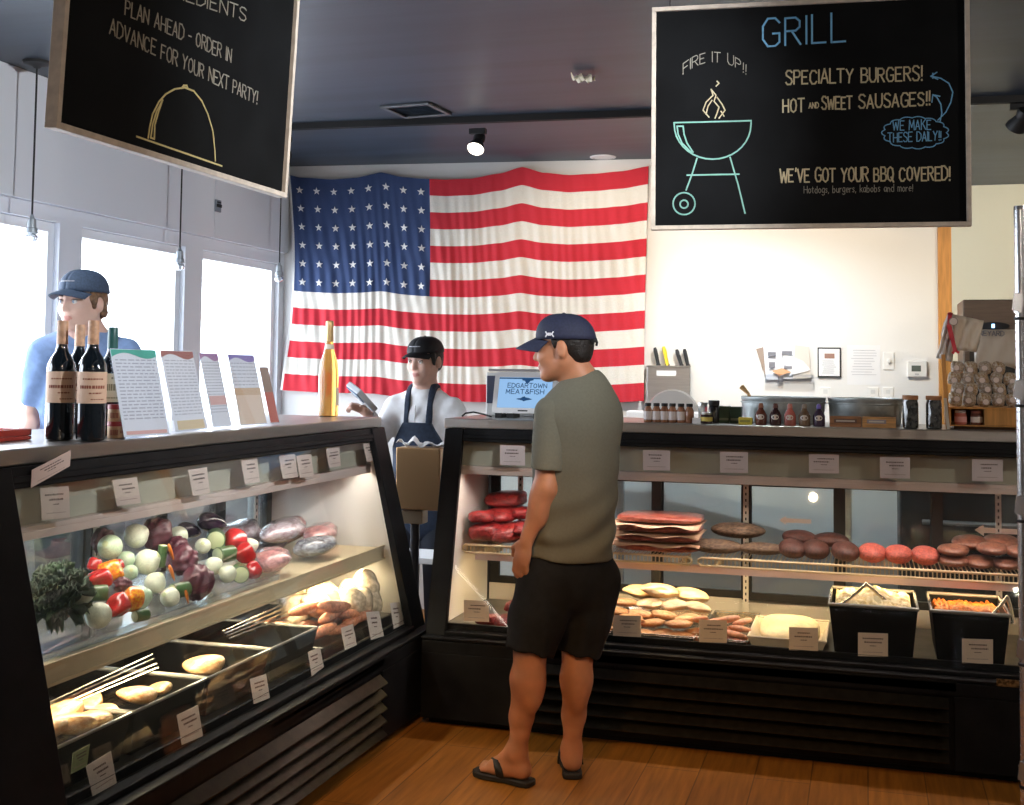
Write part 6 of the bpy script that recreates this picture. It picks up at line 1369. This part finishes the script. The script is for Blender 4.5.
eR=Rs+V((-.035,.085,-.28));wR=eR+V((-.15,.17,.02));S.chain([Rs,eR,wR],[.050,.042,.028],.03);hand(S,wR,(-.8,.5,.1),(-.3,-.2,-1),(0,.3,1),.98,.8)
for h_,k_,a_,q in((hL,kL,aL,0),(hR,kR,aR,1)):
    S.chain([h_,h_*.45+k_*.55,k_,k_*.72+a_*.28,k_*.35+a_*.65,a_],[.088,.070,.053,.054,.040,.029],.03)
    bk=V((.012,-.035,0)) if q else V((.028,-.022,0))
    S.ell(k_*.72+a_*.28+bk,(.044,.044,.11),None,.04);S.cone(a_,a_*.8+k_*.2+bk*.4,.022,.026,.02)
foot(S,heelL,toeL,aL,.033);foot(S,heelR,toeR,aR,.033)
lipc=np.array(hp(.09,0,-.068))
me=S.mesh('body',.0058,[SK1,LIPS],mfn=lambda c:(np.linalg.norm((c-lipc)/np.array([.018,.026,.012]),axis=1)<1).astype(int))
mobj('body',me,(0,0,0),parent=cu)
eyes(hp,hf,cu)
# hair under the cap
S=Sculpt();S.ell(hp(-.022,0,.020),(.098,.081,.088),HM,.01);S.ell(hp(-.060,0,-.030),(.045,.060,.050),HM,.02)
for q in(1,-1): S.cone(hp(.018,q*.073,.02),hp(.016,q*.072,-.012),.009,.005,.012)
S.ell(hp(.085,0,-.03),(.085,.12,.105),HM,.012,-1)
for q in(1,-1): S.ell(hp(-.008,q*.085,-.022),(.024,.030,.034),HM,.008,-1)
S.plane(hp(0,0,.05),hf[2],.004);S.plane(hp(-.08,0,-.072),(-hf[2]-hf[0]*.1),.02)
mobj('hair',S.mesh('hair',.0045,M_hair),(0,0,0),parent=cu)
M_navy=mat('navy_cap_cloth',(.022,.026,.058),.75,noise=.15,nscale=120)
M_whitelogo=mat('white_thread',(.75,.75,.78),.7)
def ualogo(P,o):
    mb=MB();c=(R(68),R(9));L=lambda a,b:P(c[0]-a*.15,c[1]+b*.085,1.022)
    n=hf[1]*.8+hf[0]*.5
    for s_ in(1,-1):
        mb.ribbon([L(-1,1.0*s_),L(-.72,.30*s_),L(-.3,-.30*s_),L(.3,-.30*s_),L(.72,.30*s_),L(1,1.0*s_)],.0052,n,.0012)
    mb.build('emblem',M_whitelogo,o)
cp=cap(hp,hf,cu,M_navy,.026,.10,1.02,.080,'cap',.092,ualogo)
# adjuster strap at the back of the cap
MB().tube([hp(-.117,-.035,.012),hp(-.124,0,.010),hp(-.117,.035,.012)],.006,8).tube([hp(-.124,-.004,-.006),hp(-.128,.0,.004),hp(-.124,.004,.022)],.005,6).build('adjuster',M_blackmat,cp,smooth=60)
# T-shirt
M_tee=mat('olive_grey_jersey',(.165,.158,.118),.9,noise=.05,nscale=120,bump=.05,bscale=300)
S=Sculpt()
S.ell(che+UP*.0,(.172,.122,.225),BM,.03);S.ell(che*.5+wst*.5,(.163,.122,.20),BM,.04);S.ell(wst,(.166,.128,.19),BM,.05);S.ell(pel+UP*.035,(.176,.138,.14),BM,.05)
S.cone(nkb+UP*.004,Ls-rgt*-.02+UP*.004,.070,.056,.06);S.cone(nkb+UP*.004,Rs-rgt*.02+UP*.004,.070,.056,.06);S.ell(nkb*.5+che*.5-fwd*.02,(.150,.10,.13),BM,.05)
sd_=(eL-Ls).normalized();sr_=(eR-Rs).normalized()
hem=A(572,557,4.26);S.plane(hem,(-.05,0,-1),.008)
S.ell(nkb+UP*.066+V((-.028,0,0)),(.066,.064,.046),None,.008,-1)
def tee_folds(X,Yg,Z):
    zc=np.clip((1.12-Z)/.25,0,1)*np.clip((Z-.80)/.06,0,1)
    a=.0085*np.sin((Z*52+ (X*rgt.x+Yg*rgt.y)*-24+ np.sin(X*18)*.8))*zc
    b=.0042*np.sin(X*31-Yg*26+np.sin(Z*14)*1.1)*np.clip((1.35-Z)/.2,0,1)
    return a+b
ts=mobj('tshirt',S.mesh('tshirt',.0062,M_tee,disp=tee_folds),(0,0,0),parent=cu)
for sh,d,L_ in((Ls,sd_,.205),(Rs,sr_,.19)):
    S=Sculpt();e=sh+d*L_;S.cone(sh+UP*.004,e,.0615,.0615,.03);x=d.orthogonal().normalized();y=d.cross(x);S.ell(e+d*.070-d*.01,(.11,.11,.070),M3(x,y,d),.006,-1)
    mobj('sleeve',S.mesh('sleeve',.005,M_tee,disp=tee_folds),(0,0,0),parent=ts)
# collar rib
ring=[nkb+UP*.032+V((-.022,0,0))+rgt*(.062*math.cos(a))+fwd*(.061*math.sin(a))+UP*(-.024*math.sin(a)) for a in[2*PI*k/28 for k in range(28)]]
MB().tube(ring,.0065,8,closed=True).build('collar',M_tee,cu,smooth=60)
# shorts
M_short=mat('black_shorts_cloth',(.006,.006,.007),.85,noise=.3,nscale=40)
S=Sculpt();S.ell(pel,(.166,.128,.12),BM,.04);S.ell(pel-UP*.07,(.168,.126,.12),BM,.04)
for h_,k_ in((hL,kL),(hR,kR)):
    d=(k_-h_).normalized();e=k_+d*.03;S.chain([h_,h_*.5+e*.5,e],[.108,.098,.086],.03)
for k_,h_ in((kL,hL),(kR,hR)):
    d=(k_-h_).normalized();x=d.orthogonal().normalized();y=d.cross(x);S.ell(k_+d*.080,(.14,.14,.085),M3(x,y,d),.006,-1)
S.plane(pel+UP*.07,(0,0,1),.01)
mobj('shorts',S.mesh('shorts',.0068,M_short,disp=lambda X,Y_,Z:.003*np.sin(X*60+Y_*48+np.sin(Z*20))*np.clip((.78-Z)/.2,0,1)),(0,0,0),parent=cu)
M_sand=mat('black_rubber_sandal',(.014,.012,.011),.6)
sandal('sandal',heelL,toeL,-.0215,M_sand,cu,1);sandal('sandal',heelR,toeR,-.0215,M_sand,cu,-1)
# ----------------------------------------------------------------- workers
def worker(root,Hc,hf,nk,Ls,Rs,pel,shirt,sk,armL,armR,hands,sleeve,lip,seed,bodyfwd,hs=1.):
    """Ls, Rs shoulders (wearer's left, right); armX=(elbow,wrist)"""
    r_=(Rs-Ls);r_.z=0;r_.normalize();fw=V(bodyfwd).normalized();B=M3(r_,fw,UP);che=(nk*.62+pel*.38)-UP*.03;wst=nk*.3+pel*.7
    S=Sculpt();p,M=head(S,Hc,hf,nk,.052,hs)
    S.ell(che,(.150,.098,.20),B,.04);S.ell(wst,(.135,.095,.16),B,.05);S.ell(pel,(.15,.108,.11),B,.05);S.cone(nk,Ls,.055,.045,.05);S.cone(nk,Rs,.055,.045,.05)
    for sh,(e,w) in((Ls,armL),(Rs,armR)): S.chain([sh,e,w],[.048,.040,.027],.03)
    for w,d,n,t,c in hands: hand(S,w,d,n,t,.98,c)
    hip=[];
    for q,sg in((Ls,-1),(Rs,1)):
        h_=pel+r_*(.085*sg)-UP*.04;k_=V((h_.x,h_.y,.50))+fw*.02;a_=V((h_.x,h_.y,.10));hip.append((h_,k_,a_))
        S.chain([h_,k_,a_],[.085,.055,.036],.03);S.cone(a_,a_+fw*.12-UP*.05,.036,.035,.03)
    lc_=np.array(p(.09,0,-.068))
    mobj('body',S.mesh('body',.0062,[sk,lip],mfn=lambda c:(np.linalg.norm((c-lc_)/np.array([.026,.026,.011]),axis=1)<1).astype(int)),(0,0,0),parent=root)
    # shirt
    S=Sculpt();S.ell(che,(.170,.116,.22),B,.03);S.ell(che*.5+wst*.5,(.160,.116,.2),B,.04);S.ell(wst,(.160,.118,.18),B,.05);S.ell(pel,(.168,.124,.12),B,.05)
    S.cone(nk-UP*.015,Ls,.066,.056,.05);S.cone(nk-UP*.015,Rs,.066,.056,.05)
    for sh,(e,w) in((Ls,armL),(Rs,armR)):
        if sleeve>1: S.chain([sh,e,e+(w-e)*.85],[.058,.052,.040],.03);c=e+(w-e)*.85;d=(w-e).normalized()
        else: d=(e-sh).normalized();c=sh+(e-sh)*.72;S.cone(sh,c,.060,.060,.03)
        x=d.orthogonal().normalized();y=d.cross(x);S.ell(c+d*.06,(.09,.09,.06),M3(x,y,d),.006,-1)
    S.ell(nk+UP*.05+fw*.02,(.064,.064,.048),None,.008,-1);S.plane(pel-UP*.06,(0,0,-1),.008)
    rg=random.Random(seed);a,b=rg.uniform(30,45),rg.uniform(20,35)
    mobj('shirt',S.mesh('shirt',.0068,shirt,disp=lambda X,Y_,Z:.0035*np.sin(X*a+Z*b+np.sin(Y_*22+Z*9)*1.4)+.002*np.sin(X*70-Z*40)),(0,0,0),parent=root)
    S=Sculpt();S.ell(pel-UP*.03,(.165,.122,.13),B,.04)
    for h_,k_,a_ in hip: S.chain([h_,k_,a_],[.10,.075,.062],.03)
    S.plane(pel+UP*.05,(0,0,1),.01);S.plane(V((0,0,.07)),(0,0,-1),.01)
    mobj('trousers',S.mesh('trousers',.010,mat('dark_trousers',(.02,.024,.035),.85)),(0,0,0),parent=root)
    for h_,k_,a_ in hip:
        S=Sculpt();S.cone(V((a_.x,a_.y,.05))-fw*.03,V((a_.x,a_.y,.045))+fw*.15,.044,.042,.02);S.cone(V((a_.x,a_.y,.05)),V((a_.x,a_.y,.10)),.046,.044,.02);S.plane(V((0,0,.002)),(0,0,-1),.003)
        mobj('shoe',S.mesh('shoe',.009,M_blackmat),(0,0,0),parent=root)
    return p,M,B,r_,fw,che,wst
# server in the white shirt, in the gap
YW=6.12
w1=thing('person',V((-2.32,6.12,0)),'person with black cap, white shirt and dark bib apron, standing between the two cases','person')
Hc=A(424.5,360,YW);hf=frame((-.22,-.975,-.10));nk=A(425,392,YW+.03)
Ls,Rs=A(453,410,YW),A(394,408,YW)       # wearer's left is on our right
pel=V((nk.x,nk.y,.93))
M_wshirt=mat('white_shirt_cotton',(.86,.87,.89),.85,noise=.06,nscale=30)
eL=A(466,440,YW-.05);wL=A(452,470,YW-.18);eR=A(381,436,YW-.06);wR=A(366,412,YW-.24)
p,M,B,r_,fw,che,wst=worker(w1,Hc,hf,nk,Ls,Rs,pel,M_wshirt,SK2,(eL,wL),(eR,wR),((wL,(-.6,-.6,-.3),(0,0,-1),(-.5,.5,0),.6),(wR,(-.5,-.6,.35),(.3,-.3,-1),(.6,0,.5),1.0)),2,LIP2,3,(-.10,-1,0),1.06)
eyes(p,hf,w1,1.06)
S=Sculpt();S.ell(p(-.022,0,.020),(.106,.089,.096),M,.01);S.ell(p(-.058,0,-.028),(.050,.068,.056),M,.02);S.ell(p(.095,0,-.045),(.088,.13,.110),M,.012,-1)
for q in(1,-1): S.cone(p(.028,q*.076,.03),p(.024,q*.076,-.020),.011,.007,.012);S.ell(p(-.010,q*.092,-.020),(.022,.030,.034),M,.008,-1)
S.plane(p(0,0,.05),hf[2],.004);S.plane(p(-.08,0,-.07),-hf[2],.02);mobj('hair',S.mesh('hair',.005,M_hair),(0,0,0),parent=w1)
def stitch(P,o):
    mb=MB();
    for k in range(5): mb.ribbon([P(-.42+.17*k,.42,1.03),P(-.42+.17*k+.11,.42,1.03)],.005,hf[0],.001)
    mb.build('stitched_mark',mat('grey_thread',(.30,.30,.33),.8),o)
cap(p,hf,w1,mat('black_cap_cloth',(.012,.012,.015),.75,noise=.2,nscale=120),.038,.02,1.08,.066,'cap',.080,stitch,58,.14)
# collar, placket, apron
M_apr=mat('navy_apron_cloth',(.022,.035,.065),.85,noise=.2,nscale=60)
ring=[nk+UP*.012+r_*(.062*math.cos(a))+fw*(.060*math.sin(a)+.012)+UP*(-.034*max(0,math.sin(a))) for a in[2*PI*k/32 for k in range(32)]]
MB().tube(ring,[.013]*32,8,closed=True).build('collar',M_wshirt,w1,smooth=60)
MB().tube([che+fw*.117+UP*.12,che+fw*.121+UP*.02,che+fw*.121-UP*.06],.004,6).build('placket',M_wshirt,w1,smooth=60)
S=Sculpt();S.ell(che,(.184,.134,.232),B,.03);S.ell(che*.5+wst*.5,(.176,.134,.2),B,.04);S.ell(wst,(.178,.138,.19),B,.05);S.ell(pel,(.182,.138,.14),B,.05);S.ell(pel-UP*.2,(.19,.13,.2),B,.05)
bt_=A(420,423,YW-.12).z
S.plane(V((0,0,bt_)),(0,0,1),.004);S.plane(che+fw*.045,-fw,.004)
for q in(1,-1): S.plane(V((che.x,che.y,bt_))+r_*(q*.085),(r_*q*.86+UP*.5),.004)
S.plane(V((0,0,.55)),(0,0,-1),.004)
ap=mobj('apron',S.mesh('apron',.0068,M_apr),(0,0,0),parent=w1)
for q in(1,-1):
    S=Sculpt();S.ell(che,(.178,.130,.230),B,.03);S.cone(nk-UP*.010,Ls+UP*.006,.072,.062,.05);S.cone(nk-UP*.010,Rs+UP*.006,.072,.062,.05)
    xc=che+r_*(.068*q);S.plane(xc+r_*.017,r_,.003);S.plane(xc-r_*.017,-r_,.003);S.plane(V((0,0,bt_-.02)),(0,0,-1),.004);S.plane(che-fw*.03,-fw,.004)
    mobj('strap',S.mesh('strap',.0055,M_apr),(0,0,0),parent=ap)
# card reader in the server's right hand
c=A(362,397,YW-.36);t=thing('card_reader',c,'dark card reader held up by the server in the white shirt','card reader')
T=Matrix.Translation(c)@Euler((R(50),R(20),R(-35))).to_matrix().to_4x4()
MB().box((-.062,-.016,-.085),(.062,.016,.085),T).build('body',mat('grey_device',(.42,.44,.47),.4),t,bevel=.006);MB().box((-.055,-.0215,.005),(.055,-.0165,.076),T).build('screen',mat('blue_grey_screen',(.10,.16,.24),.2),t)
# worker by the window
XW=-3.10
w2=thing('person',V((-3.1,4.2,0)),'person in a navy cap and blue T-shirt behind the wine bottles at the window','person')
Hc=at_x(82,302,XW);hf=frame((-.06,-1,-.03));nk=at_x(86,335,XW-.02)
c=at_x(78,352,XW);dirv=V((.805,.594,0))
Ls=nk+V((.805*.165,.594*.165,-.075));Rs=nk-V((.805*.165,.594*.165,.075))
# wearer faces -y: left hand side is +x
pel=V((nk.x,nk.y,1.0))
M_bl=mat('blue_tshirt_jersey',(.20,.30,.52),.9,noise=.1,nscale=40)
eL=Ls+V((.05,.0,-.28));wL=eL+V((.06,-.2,-.10));eR=Rs+V((-.06,.02,-.28));wR=eR+V((.10,-.2,-.10))
p,M,B,r_,fw,che,wst=worker(w2,Hc,hf,nk,Ls,Rs,pel,M_bl,SK2,(eL,wL),(eR,wR),((wL,(-.3,-.8,-.3),(-.3,0,-1),(-1,0,0),.6),(wR,(.3,-.8,-.3),(.3,0,-1),(1,0,0),.6)),1,LIP2,7,(.59,-.80,0))
eyes(p,hf,w2,1.,(.12,.18,.25))
S=Sculpt();S.ell(p(-.022,0,.018),(.099,.083,.090),M,.01);S.ell(p(-.062,0,-.03),(.046,.066,.055),M,.02);S.ell(p(.09,0,-.045),(.085,.12,.105),M,.012,-1)
for q in(1,-1): S.cone(p(.022,q*.075,.03),p(.012,q*.078,-.02),.011,.008,.012);S.ell(p(-.045,q*.075,-.045),(.022,.012,.020),M,.012)
S.plane(p(0,0,.05),hf[2],.004);S.plane(p(-.08,0,-.085),-hf[2],.02);mobj('hair',S.mesh('hair',.005,M_hair2,disp=lambda X,Y_,Z:.003*np.sin(X*170+Z*120)*np.sin(Y_*150)),(0,0,0),parent=w2)
cap(p,hf,w2,mat('faded_navy_cap_cloth',(.045,.07,.12),.75,noise=.2,nscale=120),.038,.03,1.04,.070,'cap',.090,stitch,58,.16)
# ================================================================= CAMERA AND LIGHT
cam=bpy.data.cameras.new('camera');co=bpy.data.objects.new('camera',cam);COL.objects.link(co)
cam.sensor_width=36;cam.lens=CF*36/1024;cam.shift_x=0;cam.shift_y=-(402.5-CY)/1024;cam.clip_start=.05;cam.clip_end=100
mw=Matrix.Identity(4)
for i in range(3): mw[i][0]=CRT[i];mw[i][1]=CUP[i];mw[i][2]=-CFW[i];mw[i][3]=CC[i]
co.matrix_world=mw;scn.camera=co
w=bpy.data.worlds.new('world');scn.world=w;w.use_nodes=True
bg=w.node_tree.nodes['Background'];bg.inputs[0].default_value=(.86,.93,1,1);bg.inputs[1].default_value=13
def light(name,kind,loc,energy,col=(1,1,1),size=.03,aim=None,**k):
    l=bpy.data.lights.new(name,kind);l.energy=energy;l.color=col
    if kind=='AREA': l.size=size
    else: l.shadow_soft_size=size
    for a,b in k.items(): setattr(l,a,b)
    o=bpy.data.objects.new(name,l);COL.objects.link(o);o.location=loc
    if aim is not None: o.rotation_euler=(V(aim)-V(loc)).to_track_quat('-Z','Y').to_euler()
    return o
for a,b in WIN:
    o=light('window_daylight','AREA',(WX-.14,(a+b)/2,1.53),1,aim=(0,(a+b)/2,1.53),size=b-a,shape='RECTANGLE',size_y=1.2);o.data.cycles.is_portal=True
WARM=(1,.80,.55)
light('track_or_fill_lamp','SPOT',(-.20,5.75,2.62),80,WARM,.04,aim=(-.35,7.15,2.0),spot_size=R(80),spot_blend=.8)
light('track_or_fill_lamp','SPOT',(-1.2,5.8,2.62),60,(1,.86,.7),.04,aim=(-1.5,7.1,1.9),spot_size=R(90),spot_blend=.8)
light('track_or_fill_lamp','SPOT',(1.7,6.3,2.6),110,(1,.88,.66),.04,aim=(1.2,8.6,1.7),spot_size=R(100),spot_blend=.8)
light('shop_or_fill_lamp','SPOT',(-.9,1.7,2.72),120,(1,.56,.20),.03,aim=(-.95,3.75,0),spot_size=R(48),spot_blend=.6)
light('shop_or_fill_lamp','SPOT',(-.4,.6,2.7),50,(1,.72,.45),.03,aim=(-1.2,4.2,1.2),spot_size=R(60),spot_blend=.8)
light('track_or_fill_lamp','SPOT',(.6,2.6,2.6),330,(.92,.96,1),.03,aim=(-3.4,4.6,1.75),spot_size=R(70),spot_blend=.9)  # added fill, no track there; brightens the left wall and leaflets
light('aisle_fill_lamp','SPOT',(-.5,6.15,2.72),130,(.84,.93,1),.03,aim=(-.5,6.6,.6),spot_size=R(120),spot_blend=.9)  # added unseen lamp, brightens the wall behind the rear doors
light('aisle_fill_lamp','SPOT',(-3.1,3.6,2.72),40,(.90,.96,1),.03,aim=(-3.05,3.8,.6),spot_size=R(100),spot_blend=.9)  # added unseen lamp, brightens the aisle behind the left case
light('shop_or_fill_lamp','POINT',(1.2,-.8,2.5),40,(1,.88,.74),.03)  # added fill point out of view, lifts the whole room
light('shop_or_fill_lamp','POINT',(2.2,3.2,2.5),50,(1,.88,.74),.03)  # second added fill point, also out of view
scn.view_settings.view_transform='Standard';scn.view_settings.look='None';scn.view_settings.exposure=0;scn.view_settings.gamma=1;scn.view_settings.use_curve_mapping=False
cy=scn.cycles;cy.use_denoising=True;cy.max_bounces=10;cy.diffuse_bounces=4;cy.glossy_bounces=4;cy.transmission_bounces=6;cy.transparent_max_bounces=16;cy.sample_clamp_indirect=6;cy.caustics_reflective=False;cy.caustics_refractive=False
try: cy.use_light_tree=True
except Exception: pass
